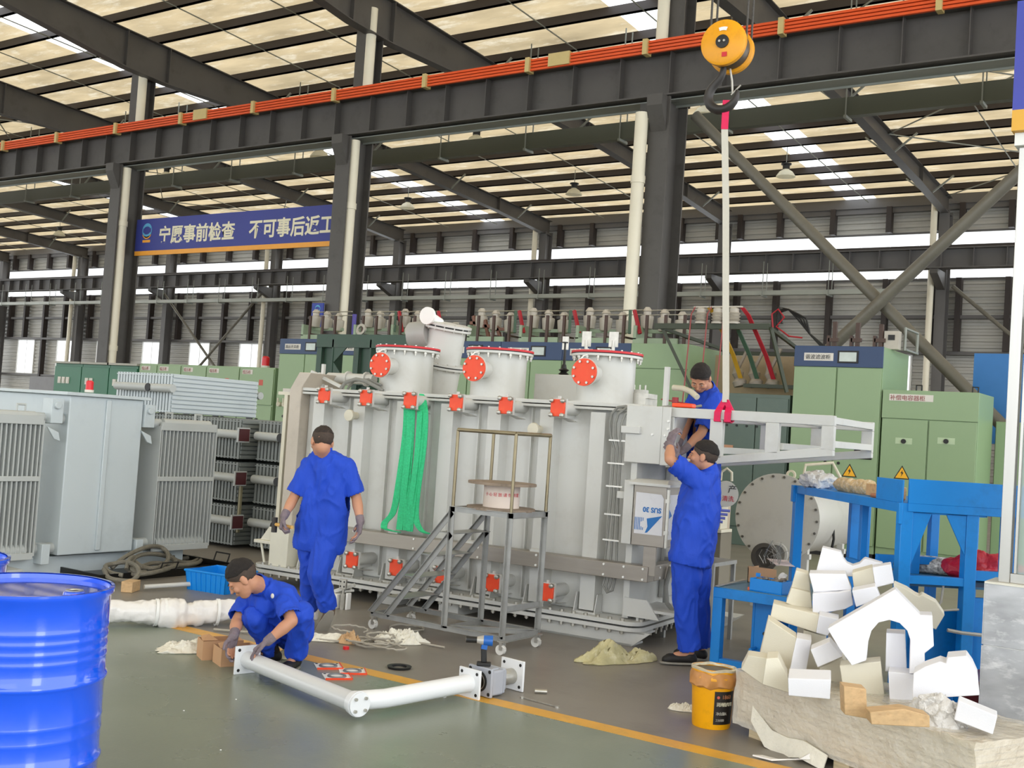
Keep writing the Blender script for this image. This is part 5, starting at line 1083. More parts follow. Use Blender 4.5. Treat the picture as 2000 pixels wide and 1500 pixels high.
# ---- foam pieces
FW = mat('white foam', '#e9e9ee', .55, var=.01, scale=3, bump=.08, bscale=200); FC = mat('cream foam', '#dfd9c6', .6, var=.02, scale=3, bump=.1, bscale=200)
def foam(poly, z, lab, m=FW, kx=0, ky=0, t=.16, up=.0, side=0.0):
    cx = sum(p[0] for p in poly)/len(poly); cy = sum(p[1] for p in poly)/len(poly)
    P = [atz(x, y, z+kx*(x-cx)-ky*(y-cy)) for x, y in poly]
    dv = ray(cx, cy); dv.z = 0; dv.normalize(); vec = dv*t+V((0, 0, up))+CR*side
    c = sum(P, V((0, 0, 0)))/len(P); lo = min(p.z for p in P)
    return single('foam_piece', MB().prism(P, vec), m, lab, 'foam', (c.x, c.y, lo), group='cut foam packing pieces', bevel=.004, smooth=30)
foam([(1606, 1069), (1642, 1078), (1646, 1090), (1654, 1100), (1666, 1105), (1679, 1101), (1686, 1094), (1690, 1091), (1725, 1101), (1720, 1128), (1592, 1124)], 6.75, 'topmost white foam piece with a round notch, crown of the pile', t=.14, ky=.0006)
foam([(1580, 1120), (1652, 1121), (1664, 1152), (1589, 1157)], 6.45, 'white foam block under the topmost notched piece, left side', t=.2, kx=.001)
foam([(1587, 1160), (1606, 1158), (1640, 1157), (1662, 1153), (1666, 1182), (1650, 1190), (1628, 1194), (1606, 1197), (1587, 1198)], 6.4, 'white foam piece with curved front, second below the top left', t=.2, kx=.0008)
foam([(1664, 1119), (1704, 1108), (1710, 1147), (1668, 1152)], 6.5, 'cream foam face tucked between upper white blocks', FC, t=.2, kx=-.0015)
foam([(1704, 1108), (1740, 1102), (1746, 1139), (1710, 1148)], 6.4, 'white foam block at the upper right of the pile', t=.16)
foam([(1664, 1154), (1710, 1145), (1720, 1169), (1672, 1186)], 6.25, 'small white foam block in the middle of the upper row', t=.18)
foam([(1555, 1114), (1579, 1121), (1583, 1156), (1546, 1147)], 6.55, 'cream foam wedge at the upper left edge, upper one', FC, t=.18, kx=.001)
foam([(1546, 1148), (1583, 1157), (1587, 1197), (1535, 1178)], 6.5, 'cream foam wedge at the upper left edge, lower one', FC, t=.2, kx=.001)
foam([(1510, 1179), (1600, 1201), (1594, 1236), (1504, 1207)], 6.35, 'long cream foam bar leaning across the left of the pile', FC, t=.2, kx=-.001)
foam([(1600, 1201), (1639, 1210), (1616, 1242), (1594, 1236)], 6.22, 'white end block of the leaning cream bar', t=.2, kx=.001)
foam([(1500, 1209), (1556, 1246), (1540, 1320), (1526, 1314), (1521, 1300), (1519, 1280), (1514, 1273), (1507, 1276), (1501, 1282), (1483, 1281)], 6.2, 'cream arch-shaped foam piece standing at the left', FC, t=.18, kx=-.002)
foam([(1556, 1246), (1585, 1251), (1574, 1312), (1540, 1320)], 6.08, 'white side block against the cream foam arch', t=.2, kx=.002)
foam([(1569, 1230), (1614, 1244), (1606, 1314), (1571, 1312)], 6.35, 'cream foam slab behind the standing arch', FC, t=.2)
foam([(1461, 1280), (1500, 1286), (1496, 1306), (1489, 1337), (1447, 1307)], 5.95, 'white foam wedge at the left end above the film', FC, t=.16, kx=-.002)
foam([(1497, 1286), (1520, 1285), (1538, 1321), (1540, 1353), (1489, 1337)], 5.85, 'cream foam chunk beside the left wedge', FC, t=.2, kx=.001)
foam([(1539, 1325), (1623, 1328), (1621, 1366), (1540, 1359)], 5.62, 'white rectangular foam block in front on the film', t=.16, up=.02)
foam([(1583, 1269), (1621, 1253), (1646, 1282), (1597, 1304)], 5.98, 'small tilted white foam block left of the large arch', t=.16)
foam([(1600, 1305), (1646, 1284), (1664, 1320), (1640, 1372), (1608, 1325)], 6.1, 'cream foam chunk between front block and large arch', FC, t=.18)
foam([(1616, 1228), (1748, 1151), (1797, 1201), (1821, 1202), (1824, 1262), (1806, 1276), (1807, 1314), (1776, 1316), (1778, 1250), (1772, 1232), (1757, 1217), (1737, 1211), (1716, 1216), (1702, 1232), (1695, 1256), (1692, 1290), (1664, 1300), (1640, 1268)], 5.8, 'largest white foam piece with an arched cut, centre of the pile', t=.15, kx=-.0003, ky=.0008)
foam([(1731, 1236), (1768, 1238), (1771, 1310), (1729, 1312)], 5.9, 'white foam block seen through the large arch', t=.16)
foam([(1640, 1300), (1720, 1292), (1730, 1378), (1652, 1384)], 5.85, 'white foam slab below the large arch', FC, t=.16)
foam([(1735, 1312), (1800, 1318), (1802, 1378), (1738, 1384)], 5.75, 'white foam slab under the right leg of the large arch', t=.16)
foam([(1745, 1139), (1770, 1150), (1786, 1161), (1795, 1165), (1800, 1161), (1828, 1176), (1845, 1201), (1828, 1230), (1790, 1212), (1748, 1180)], 6.4, 'greyish white foam piece pointing right behind the large arch', FC, t=.16, kx=.001)
foam([(1784, 1315), (1807, 1302), (1836, 1292), (1848, 1296), (1851, 1284), (1888, 1281), (1900, 1298), (1910, 1320), (1913, 1358), (1850, 1362), (1781, 1369)], 5.42, 'white stepped foam piece at the right beside the tiled wall', t=.18, kx=-.0006)
foam([(1872, 1368), (1948, 1399), (1939, 1435), (1863, 1406)], 5.12, 'bluish white foam block sticking out right over the pallet edge', t=.12, kx=-.001)
# ---- timber and bubble wrap
single('timber_block', MB().prism([atz(x, y, 5.07) for x, y in ((1699, 1391), (1766, 1385), (1816, 1398), (1816, 1421), (1760, 1418), (1702, 1415))], V((-.05, .09, .0))), WOOD, 'short knotty timber lying on the film in front of the foam', 'timber', atz(1757, 1419, 5.07), bevel=.003)
single('timber_block', MB().prism([atz(x, y, 5.22) for x, y in ((1648, 1340), (1692, 1346), (1694, 1404), (1650, 1396))], V((-.05, .09, .0))), WOOD, 'timber end standing behind the knotty timber', 'timber', atz(1670, 1400, 5.22), bevel=.003)
BW = mat('bubble wrap', '#d9d6d2', .2, var=.1, scale=12, bump=.9, bscale=30)
p = atz(1832, 1402, 5.3); single('bubble_wrap', crumple(crumple(MB().ell(p, .12, .11, .10, n=64, m=40), .05, 11), .018, 40), BW, 'crumpled bubble wrap under the stepped foam piece', 'wrap', p)
p = fl(1895, 1500)+V((.1, .25, 0)); single('dark_red_bin', MB().bx(p.x-.2, p.x+.13, p.y-.1, p.y+.3, 0, .42), mat('dark red enamel', '#5c0f1e', .35, var=.1), 'dark red steel bin behind the pallet beside the tiled wall', 'bin', (p.x, p.y, 0), bevel=.01)
# ---- blue table with tools
BF = mat('blue frame enamel', '#0683d6', .4, var=.06, scale=3, dirt='#0a5f9e', dirtamt=.4)
TB = V((-3.28, 7.50, 0)); t = thing('blue_table', 'low blue steel table stand with tools on its top, beside the standing worker', 'table', TB)
TH = .575
for nm, a in (('front_leg', (0, .07, 0, .07)), ('rear_leg', (0, .07, .85, .92)), ('front_leg', (.75, .82, 0, .07)), ('rear_leg', (.75, .82, .85, .92))): MB().bx(a[0], a[1], a[2], a[3], 0, TH-.07).build(nm, BF, t, bevel=.003)
MB().bx(0, .82, 0, .03, TH-.07, TH).bx(0, .82, .89, .92, TH-.07, TH).bx(0, .03, .03, .89, TH-.07, TH).bx(.79, .82, .03, .89, TH-.07, TH).bx(.07, .75, 0, .06, 0, .08).build('frame_rail', BF, t, bevel=.002)
MB().bx(.01, .81, .01, .91, TH, TH+.006).build('table_top', mat('worn blue steel top', '#4c7a92', .4, var=.15, scale=5), t)
MB().bx(.22, .24, .2, .42, .02, TH-.07).bx(.24, .42, .2, .22, .02, TH-.07).bx(.24, .42, .4, .42, .02, TH-.07).build('channel_post', BF, t, bevel=.003)
MB().cyl((.32, .197, .27), (.32, .2, .27), .014, 12).build('bolt_hole', BLACK, t); MB().cyl((.26, .1, .16), (.26, .2, .16), .012, 10).build('pin', BF, t)
def ontab(px, py, h=TH+.006): return fl(px, py, h)
p = ontab(1493, 1158); tb_ = thing('tool_bin', 'small open blue plastic bin full of hardware on the blue table', 'bin', p, rad(-8))
MB().bx(-.12, .13, 0, .16, 0, .006).bx(-.12, .13, 0, .006, .006, .09).bx(-.12, .13, .154, .16, .006, .09).bx(-.12, -.114, .006, .154, .006, .09).bx(.124, .13, .006, .154, .006, .09).build('bin_shell', CRB, tb_, bevel=.003)
hw_ = MB(); r = random.Random(4)
for k in range(16): hw_.ell((r.uniform(-.1, .1), r.uniform(.02, .14), .08+r.uniform(0, .02)), .018, .015, .012, n=8, m=5)
tag(hw_.build('hardware', mat('mixed hardware', '#8c8478', .5, metal=.4, var=.5, scale=30), tb_), kind='stuff')
p = ontab(1486, 1150); t = thing('spray_bottle', 'small white bottle with blue nozzle in front of the tool bin', 'bottle', p-V((0, .05, 0)))
MB().lathe((0, 0, 0), (0, 0, 1), [(.017, 0), (.017, .07), (.009, .085), (.009, .09)], 14).build('bottle_body', WHITE, t); MB().bx(-.02, .008, -.008, .008, .09, .115).cyl((0, 0, .085), (0, 0, .1), .01, 10).build('nozzle', CRB, t)
p = ontab(1524, 1158); single('plastic_bag', crumple(MB().ell(p+V((0, 0, .05)), .055, .05, .05, n=24, m=16).ell(p+V((0.01, 0, .105)), .018, .02, .03), .03, 26), BW, 'small knotted clear plastic bag at the table edge', 'bag', p)
p = ontab(1452, 1140)+V((0, .12, 0)); single('open_carton', MB().bx(p.x-.02, p.x+.2, p.y, p.y+.006, p.z, p.z+.12).bx(p.x-.02, p.x-.014, p.y, p.y+.2, p.z, p.z+.11).bx(p.x-.02, p.x+.2, p.y, p.y+.2, p.z, p.z+.004), CARD, 'torn brown carton behind the tool bin', 'box', p, smooth=0)
p = ontab(1500, 1130)+V((0, .16, .1)); single('paper_sheet', MB().prism([p+V(q) for q in ((-.1, .05, .03), (.05, .1, .03), (.16, -.02, .0), (.02, -.06, .0))], V((0, 0, .002))), mat('white and red leaflet', '#e0cfcb', .5, var=.35, scale=14), 'white and red leaflet leaning over the tool bin', 'paper', p, smooth=0)
wr = MB(); r = random.Random(9); p = ontab(1490, 1130)+V((0, .2, .1))
for k in range(14):
    q = p+V((r.uniform(-.1, .08), r.uniform(-.04, .06), 0)); wr.tube([q, q+V((r.uniform(-.05, .05), 0, .06)), q+V((r.uniform(-.12, .1), r.uniform(-.05, .05), .10+r.uniform(0, .1)))], .0025, 5)
single('wire_scraps', wr, BOLT, 'bundle of thin loose wires sticking up behind the tool bin', 'wire', p); COL.objects['wire_scraps']['kind'] = 'stuff'
a = ontab(1400, 1146); b = ontab(1455, 1137); single('steel_rule', MB().beam(a+zz*.005, b+zz*.02, .025, .004), BOLT, 'flat steel rule lying across the table corner', 'ruler', a)
p = ontab(1460, 1152); single('red_yellow_tape', MB().bx(p.x, p.x+.05, p.y, p.y+.03, p.z, p.z+.02), mat('red yellow plastic', '#e06a3a', .4, var=.5, scale=25), 'small red and yellow tape piece on the table', 'tape', p)
single('metal_bucket', MB().lathe(fl(1490, 1272)+V((.0, .25, 0)), (0, 0, 1), [(.07, 0), (.1, .24), (.104, .245), (.098, .24), (.07, .01), (0, .01)], 24), mat('dark scuffed metal', '#4a4540', .45, metal=.4, var=.3, scale=14), 'dark metal bucket under the blue table', 'bucket', fl(1490, 1272)+V((0, .25, 0)))
# ---- large blue rack
RK = V((-1.875, 7.10, 0)); ra = V((-.632, .775, 0)); rn_ = V((.775, .632, 0)); RKR = math.atan2(rn_.y, rn_.x)
t = thing('blue_rack', 'tall blue steel rack with posts, shelf rails and a sheet skirt beside the tiled wall', 'rack', RK, RKR)
L_ = 1.91; TH2 = 1.31
def pst(x, y, w, d, z0=0, z1=TH2-.0, nm='post'): return MB().bx(x-w/2, x+w/2, y-d/2, y+d/2, z0, z1).build(nm, BF, t, bevel=.003)
pst(0, 0, .075, .075); pst(0, L_, .07, .07); pst(.5, L_, .16, .06); pst(.42, .0, .075, .07); pst(.36, .62, .06, .06); pst(.62, .9, .06, .06); pst(.72, .1, .07, .07); pst(.2, 1.1, .05, .05); pst(.9, .9, .07, .07)
MB().bx(-.035, .0, 0, L_, TH2-.06, TH2).bx(.0, .5, L_-.03, L_+.03, TH2-.06, TH2).bx(.5, .53, 0, L_, TH2-.06, TH2).bx(0, .5, -.03, .03, TH2-.06, TH2).build('top_rail', BF, t, bevel=.002)
MB().bx(-.03, .52, .02, L_, TH2-.008, TH2-.002).build('top_plate', BF, t)
MB().bx(0, 1.2, -.045, -.03, TH2+.0, TH2+.15).bx(0, 1.2, -.045, .03, TH2-.05, TH2).bx(-.04, -.03, -.04, .35, TH2, TH2+.14).build('sheet_skirt', BF, t, bevel=.002)
MB().prism([(.03, -.03, TH2-.05), (.16, -.03, TH2-.05), (.03, -.03, TH2-.4)], (0, .01, 0)).prism([(.38, -.03, TH2-.05), (.25, -.03, TH2-.05), (.38, -.03, TH2-.3)], (0, .01, 0)).build('gusset', BF, t, smooth=0)
MB().bx(.03, .42, -.03, .03, .82, .87).bx(.0, .04, 0, .9, .82, .87).bx(.42, 1.1, -.02, .02, .86, .92).bx(.1, .6, .6, .64, .88, .93).bx(.03, 1.1, .88, .93, .80, .85).build('shelf_rail', BF, t, bevel=.002)
MB().bx(.03, 1.1, .03, .9, .80, .815).build('shelf_plate', mat('dusty blue shelf', '#3a6c8c', .5, var=.15, scale=5), t)
MB().bx(.44, 1.1, .02, .05, .25, .75).bx(.2, .44, .1, .13, .0, .65).bx(.25, .44, -.03, .02, 0, .1).build('lower_panel', BF, t, bevel=.003)
MB().tube([(.3, -.02, .55), (.38, -.03, .54), (.55, -.03, .53)], .012, 6).tube([(.53, -.03, .53), (.56, -.04, .3), (.55, -.03, .1)], .008, 6).tube([(.27, .0, .82), (.25, -.02, .72), (.22, -.01, .66), (.36, -.03, .68)], .007, 6).build('tie_strap', mat('dirty white strap', '#b5b2aa', .6), t)
MB().bx(-.055, -.03, -.04, .0, TH2-.13, TH2-.0).bx(-.055, -.03, L_-.02, L_+.03, TH2-.13, TH2).build('corner_lug', BF, t, bevel=.003)
def onrack(x, y, z=0): return RK+rn_*x+ra*y+V((0, 0, TH2-.002+z))
p = onrack(.05, 1.62); single('plastic_bag', crumple(crumple(MB().ell(p+V((0, 0, .06)), .14, .13, .065, n=64, m=40), .05, 11), .018, 38), BW, 'crumpled clear plastic bag on the left end of the blue rack', 'bag', p)
PAT = mat('patterned beige paper', '#c7ab80', .7, var=.3, scale=25, dirt='#efe6d6', dirtamt=.8)
a = onrack(.1, 1.35, .05); b = onrack(.14, .85, .05)
for k, (q0_, q1_, lb) in enumerate(((a, a.lerp(b, .48), 'beige patterned wrapped bundle on the blue rack, left one'), (a.lerp(b, .52), b, 'beige patterned wrapped bundle on the blue rack, right one'))):
    single('wrapped_bundle', crumple(MB().tube([q0_.lerp(q1_, i/12) for i in range(13)], [.02]+[.055]*11+[.02], 14), .015, 18), PAT, lb, 'bundle', q0_-V((0, 0, .05)))
a = onrack(.1, .75, .045); b = onrack(.12, .35, .045); single('timber_block', MB().beam(a, b, .09, .08), mat('stained timber', '#c9a070', .65, var=.2, scale=6, dirt='#6b4a2c', dirtamt=.6), 'stained timber billet on the blue rack', 'timber', a-V((0, 0, .045)), bevel=.004)
a = onrack(.0, .5, .016); b = onrack(.0, .05, .016); single('copper_bar', MB().cyl(a, b, .016, 12), mat('brown plastic rod', '#a5673f', .4, var=.1), 'brown rod lying on the near edge of the blue rack', 'rod', a-V((0, 0, .016)))
p = RK+rn_*.75+ra*.4+V((0, 0, .815)); single('red_sack', crumple(crumple(MB().ell(p+V((0, 0, .08)), .28, .16, .085, Matrix.Rotation(RKR, 3, 'Z'), n=64, m=40), .05, 9), .015, 34), mat('red nylon sack', '#c21f3a', .45, var=.1, bump=.5, bscale=30), 'crumpled red nylon sack on the rack shelf', 'sack', p)
p = RK+rn_*.35+ra*.6+V((0, 0, .815)); single('speckled_roll', MB().cyl(p+V((-.15, .1, .06)), p+V((.28, .15, .06)), .06, 18), mat('speckled black and white fabric', '#c9c7c0', .7, var=.9, scale=40, dirt='#151515', dirtamt=1), 'black and white speckled fabric roll on the rack shelf', 'roll', p)
# ---- conservator tank behind
CGR = mat('warm grey tank enamel', '#c2c0b9', .33, var=.03, scale=1.5, dirt='#97948c', dirtamt=.3)
cc_ = atz(1518, 1011, 11.0); dv = ray(1518, 1011); dv.z = 0; dv.normalize(); rt = V((dv.y, -dv.x, 0)); ax = (dv*cos(rad(21))+rt*sin(rad(21))).normalized()
t = thing('conservator_tank', 'large horizontal grey oil tank with bolted round end cover behind the blue rack', 'tank', (cc_.x, cc_.y, 0))
MB().lathe(cc_, ax, [(.41, 0), (.41, .02), (.37, .021), (.37, 1.5), (.3, 1.62), (0, 1.66)], 48).build('shell', CGR, t, world=True)
MB().lathe(cc_-ax*.016, ax, [(.432, 0), (.432, .014)], 48).build('end_cover', CGR, t, world=True)
bo = MB(); x_, y_, _ = frame(ax)
for k in range(22): a = 2*pi*k/22; q = cc_+(x_*cos(a)+y_*sin(a))*.405; bo.cyl(q-ax*.03, q-ax*.014, .013, 6)
tag(bo.build('cover_bolts', mat('dull bolts', '#6d6a64', .4, metal=.5), t, world=True), kind='stuff')
q = atz(1500, 1087, 10.9); MB().lathe(q-ax*.1, ax, [(.095, .1), (.095, 0), (.135, 0), (.135, .025), (.1, .03), (.1, .1)], 32, cap=False).lathe(q-ax*.06, ax, [(0, 0), (.095, 0)], 32, cap=False).build('manhole', mat('dark manhole', '#4f4b46', .5, var=.2), t, world=True)
q = atz(1519, 1082, 10.95); MB().lathe(q-ax*.05, ax, [(.09, 0), (.115, 0), (.115, .04), (.09, .04)], 32, cap=False).build('manhole_ring', CGR, t, world=True)
for s in (.15, 1.2):
    q = cc_+ax*s; MB().beam(q+x_*.25-V((0, 0, q.z)), q+x_*.25-V((0, 0, .28)), .06, .06).beam(q-x_*.25-V((0, 0, q.z)), q-x_*.25-V((0, 0, .28)), .06, .06).beam(q+x_*.3-V((0, 0, q.z-.55)), q-x_*.3-V((0, 0, q.z-.55)), .06, .05).build('stand', CGR, t, world=True, smooth=0)
MB().tube([cc_+ax*.5+V((0, 0, .375)), cc_+ax*.5+rt*.2+V((0, 0, .33)), cc_+ax*.5+rt*.36+V((0, 0, .1)), cc_+ax*.55+rt*.37-V((0, 0, .2)), cc_+ax*.6+rt*.32-V((0, 0, .45))], .014, 6).build('loose_cable', BLACK, t, world=True)
q = cc_+ax*.3+V((0, 0, .37)); MB().lathe(q+V((0, 0, .05)), ax, [(.03, 0), (.05, 0), (.05, .02), (.03, .02), (.03, 0)], 16, cap=False).tube([q+rt*.12, q+rt*.14+V((0, 0, .16)), q+rt*.4+V((0, 0, .2)), q+rt*.48+V((0, 0, .06))], .016, 8).build('lifting_eye', CREAMP, t, world=True)
# pump motor beside it
pm = atz(1417, 965, 10.3); t = thing('pump_motor', 'grey pump motor with round cover and Chinese marks on a beige box', 'motor', (pm.x, pm.y, 0)); dv = ray(1418, 962); dv.z = 0; dv.normalize(); rt = V((dv.y, -dv.x, 0))
MB().cyl(pm, pm+dv*.3, .112, 28).cyl(pm-dv*.01, pm, .118, 28).build('motor_body', CGR, t, world=True)
MB().tube([pm+V((0, 0, .12))-rt*.05+dv*.05, pm+V((0, 0, .2))-rt*.045+dv*.05, pm+V((0, 0, .235))+dv*.05, pm+V((0, 0, .2))+rt*.045+dv*.05, pm+V((0, 0, .12))+rt*.05+dv*.05], .012, 8).build('lifting_loop', CREAMP, t, world=True)
Rm = face_rot(rt, (0, 0, 1)); text('lettering', '产', .08, BLACK, t, pm-dv*.012+rt*.02+V((0, 0, .02)), Rm, world=True); text('lettering', '清洗', .055, REDT, t, pm-dv*.012-rt*.03-V((0, 0, .06)), Rm, world=True)
MB().bx(-.02, .02, 0, .02, 0, .02).build('foot_bolt', BOLT, t)
cbm = MB(); 
for k in range(4): cbm.cyl(pm-rt*.08-V((0, 0, .15+.035*k))-dv*.03, pm+rt*.05-rt*.02*k-V((0, 0, .15+.035*k))-dv*.03, .013, 8)
cbm.build('terminal_rods', mat('violet rods', '#6b74c9', .4), t, world=True)
MB().bx(-.25, -.02, 0, .25, pm.z-.36, pm.z-.33).bx(-.22, -.05, .04, .2, pm.z-.33, pm.z-.12).build('base_plate', CREAMP, t, bevel=.004)
MB().bx(-.25, -.04, .05, .3, 0, pm.z-.36).build('base_box', mat('olive beige box', '#7d7666', .55, var=.08, scale=2), t, bevel=.006)
MB().bx(-.4, -.13, .1, .45, pm.z-.6, pm.z+.04).build('beige_case', mat('pinkish beige case', '#bdae9a', .55, var=.05), t, bevel=.006)
# ---- tiled kiosk wall at the right edge
KC = atz(1925, 1135, 5.8); kx, ky_ = KC.x, KC.y; KH = KC.z
TILE = mat('grey marbled tile', '#adafb3', .22, var=.3, scale=3.5, dirt='#e2e3e4', dirtamt=.8, stretch=(1, 1, 2.6)); GRT = mat('pale grout', '#cfcfcc', .6)
t = thing('tiled_kiosk', 'grey marble-tiled half wall with stainless glazed frame and blue-gold fascia, right edge', 'kiosk', (kx, ky_, 0))
MB().bx(.003, 1.6, .006, .28, 0, KH-.01).build('core', GRT, t, smooth=0); MB().bx(-.004, 1.6, -.004, .284, KH-.01, KH).build('sill', mat('cream sill', '#d8d5c8', .4), t)
rows = [(0, .228), (.234, .650), (.656, KH-.01)]
for z0, z1 in rows:
    for k in range(2): MB().bx(.0+.8*k+(.003 if k else 0), .8*(k+1)-.003, 0, .006, z0, z1).build('tile', TILE, t, bevel=.0015)
    MB().bx(-.006, 0, .0, .28, z0, z1).build('tile', TILE, t, bevel=.0015)
SST = mat('brushed stainless frame', '#b5b3ae', .25, metal=.8, var=.06, scale=2, stretch=(14, 14, .5))
MB().bx(.05, .105, .05, .12, KH, 3.26).bx(.105, 1.6, .06, .11, KH, KH+.05).bx(.105, 1.6, .06, .11, 3.18, 3.26).bx(1.5, 1.56, .05, .12, KH+.05, 3.18).bx(.12, .135, .06, .1, KH+.05, 3.18).build('window_frame', SST, t, bevel=.002)
gm = bpy.data.materials.new('kiosk glass'); gm.use_nodes = True; gn = gm.node_tree; pb = gn.nodes['Principled BSDF']; pb.inputs['Base Color'].default_value = hexc('#b9c9c4'); pb.inputs['Roughness'].default_value = .08; pb.inputs['Alpha'].default_value = .45
MB().bx(.135, 1.5, .08, .088, KH+.05, 3.18).build('glass', gm, t, smooth=0)
MB().bx(.03, 1.6, .02, .2, 3.26, 3.33).build('white_cap', WHITE, t, bevel=.003); MB().bx(.02, 1.6, -.02, .2, 3.33, 3.44).build('gold_band', mat('gold fascia', '#e0a83a', .45), t, smooth=0); MB().bx(.02, 1.6, -.02, .2, 3.44, 4.02).build('blue_fascia', mat('blue violet fascia', '#3f47a8', .45, var=.04), t, smooth=0)
MB().bx(.2, 1.5, .5, .55, 0, 2.4).bx(.2, .25, .28, .5, 0, 2.4).build('inner_partition', mat('pale grey partition', '#a8b0b0', .5, var=.1), t, smooth=0)
# ================================================================ workers
SKIN = mat('skin', '#c08a6c', .55, var=.05, scale=12, bump=.05, bscale=90)
UNI = mat('blue work uniform cloth', '#1445bf', .75, var=.08, scale=9, bump=1.0, bscale=11, stretch=(1, 1, .45))
UNI2 = mat('blue uniform trim', '#0d3cb4', .75, var=.06, scale=9)
GLV = mat('grey knitted glove', '#7c7076', .85, var=.2, scale=30, bump=.4, bscale=120, dirt='#7b5a5c', dirtamt=.4)
HAIR = mat('short black hair', '#1c1512', .7, var=.4, scale=60, bump=.6, bscale=200)
FADE = mat('shaved grey-brown hair', '#43362d', .75, var=.2, scale=80)
SOCK = mat('dark sock', '#2c211c', .8)
def limb(mb_, ch, n=14):
    P = [V(p) for p, r in ch]; R_ = [r for p, r in ch]
    for p, r in zip(P, R_): mb_.ell(p, r, r, r, n=n, m=10)
    for i in range(len(P)-1):
        if (P[i+1]-P[i]).length > 1e-4: mb_.cyl(P[i], P[i+1], R_[i], n, r2=R_[i+1])
    return mb_
def remesh(mb_, name, m, par, vox, it=6, fac=.5, wr=0, ws=9, seed=0, stretch=None, world=True, dec=0, extra=None):
    me = bpy.data.meshes.new('tmp'); me.from_pydata([tuple(v) for v in mb_.v], [], mb_.f)
    o = bpy.data.objects.new('tmp', me); COL.objects.link(o)
    a = o.modifiers.new('r', 'REMESH'); a.mode = 'VOXEL'; a.voxel_size = vox; a.adaptivity = 0
    b = o.modifiers.new('s', 'SMOOTH'); b.factor = fac; b.iterations = it
    bpy.context.view_layer.update(); dg = bpy.context.evaluated_depsgraph_get(); m2 = bpy.data.meshes.new_from_object(o.evaluated_get(dg)); bpy.data.objects.remove(o)
    iv = rootmat(par).inverted() if (par is not None and world) else Matrix.Identity(4)
    if wr:
        nn = [v.normal.copy() for v in m2.vertices]
        for v, n_ in zip(m2.vertices, nn):
            p = v.co; q = V((p.x*ws, p.y*ws, p.z*ws*(.55 if stretch is None else stretch)))+V((seed, 0, 0))
            w = noise.noise(q+noise.noise_vector(q*.6)*1.1); w = 1-2*abs(w)**.8
            v.co = p+n_*(wr*w)
    m2.transform(iv); m2.name = name; m2.materials.clear(); m2.materials.append(m)
    m2.polygons.foreach_set('use_smooth', [True]*len(m2.polygons))
    ob = bpy.data.objects.new(name, m2); COL.objects.link(ob); ob.parent = par; return ob
def handc(mb_, wrist, d, nrm, side, curl=.5, s=1.0, spread=.1):
    """palm, four bent fingers of unequal length and a thumb; d = towards fingers, nrm = out of the palm, side = towards the thumb"""
    wrist = V(wrist); d = V(d).normalized(); nrm = V(nrm); nrm = (nrm-d*nrm.dot(d)).normalized(); sd = d.cross(nrm).normalized()
    if sd.dot(V(side)) < 0: sd = -sd
    L = [(.030, .078, (.030, .020, .016)), (.010, .084, (.038, .024, .018)), (-.010, .080, (.034, .022, .017)), (-.030, .072, (.027, .017, .014))]
    for off, pl, seg in L:
        k = wrist+sd*off*.9*s+d*pl*s
        limb(mb_, [(wrist+sd*off*.5*s, .018*s), (k-nrm*.004, .0135*s)], 8)
        dd = d.copy(); p = k; r = .0095*s
        for j, sg in enumerate(seg):
            a = curl*(.75+.25*j); ax_ = sd; rot = Matrix.Rotation(a, 3, d.cross(nrm)); dd = (rot@dd).normalized()
            q = p+(dd+sd*off*spread*3).normalized()*sg*s*1.15; limb(mb_, [(p, r), (q, r*.9)], 8); p = q; r *= .93
    t0 = wrist+sd*.024*s+d*.022*s; t1 = t0+(sd*.75+d*.6+nrm*.25).normalized()*.038*s; t2 = t1+(sd*.25+d*.85+nrm*.5*curl).normalized()*.032*s
    limb(mb_, [(t0, .014*s), (t1, .0115*s), (t2, .0095*s)], 8)
def headparts(mb_, c, f, u):
    """skull, jaw, nose, brows, lips and ears; c centre, f face direction, u crown direction"""
    f = V(f).normalized(); u = V(u); u = (u-f*u.dot(f)).normalized(); r = f.cross(u); R_ = Matrix((r, f, u)).transposed()
    def E(x, y, z, a, b, c_): mb_.ell(c+R_@V((x, y, z)), a, b, c_, R_, n=18, m=12)
    E(0, -.012, .028, .077, .092, .082); E(0, .02, -.02, .066, .068, .082); E(0, .045, -.078, .040, .036, .034); E(0, .03, -.06, .055, .05, .045)
    for s in (-1, 1):
        E(s*.03, .078, .018, .027, .012, .009); E(s*.038, .062, -.028, .024, .022, .022); E(s*.077, -.008, -.012, .010, .020, .032)
    E(0, .092, -.012, .010, .014, .024); E(0, .101, -.026, .013, .013, .010); E(0, .084, -.052, .022, .011, .006); E(0, .081, -.062, .019, .011, .006)
    return R_
def face_details(c, R_, par):
    for s in (-1, 1):
        MB().ell(c+R_@V((s*.03, .080, -.001)), .011, .006, .0032, R_, n=12, m=8).build('eye', mat('eye white', '#b9aea2', .4), par, world=True)
        MB().ell(c+R_@V((s*.03, .0865, -.001)), .0052, .003, .0034, R_, n=10, m=6).build('iris', mat('dark iris', '#1a1009', .2), par, world=True)
        mb_ = MB(); pts = [c+R_@V((s*(.012+.034*k/4), .0915-.012*(k/4)**2, .021+.004*math.sin(k/4*3.1))) for k in range(5)]
        mb_.tube(pts, [.002, .0035, .0035, .003, .0015], 6).build('eyebrow', HAIR, par, world=True)
    MB().tube([c+R_@V((-.018, .091, -.057)), c+R_@V((0, .0955, -.056)), c+R_@V((.018, .091, -.057))], [.0012, .0022, .0012], 6).build('mouth', mat('lip', '#8c4a40', .5), par, world=True)
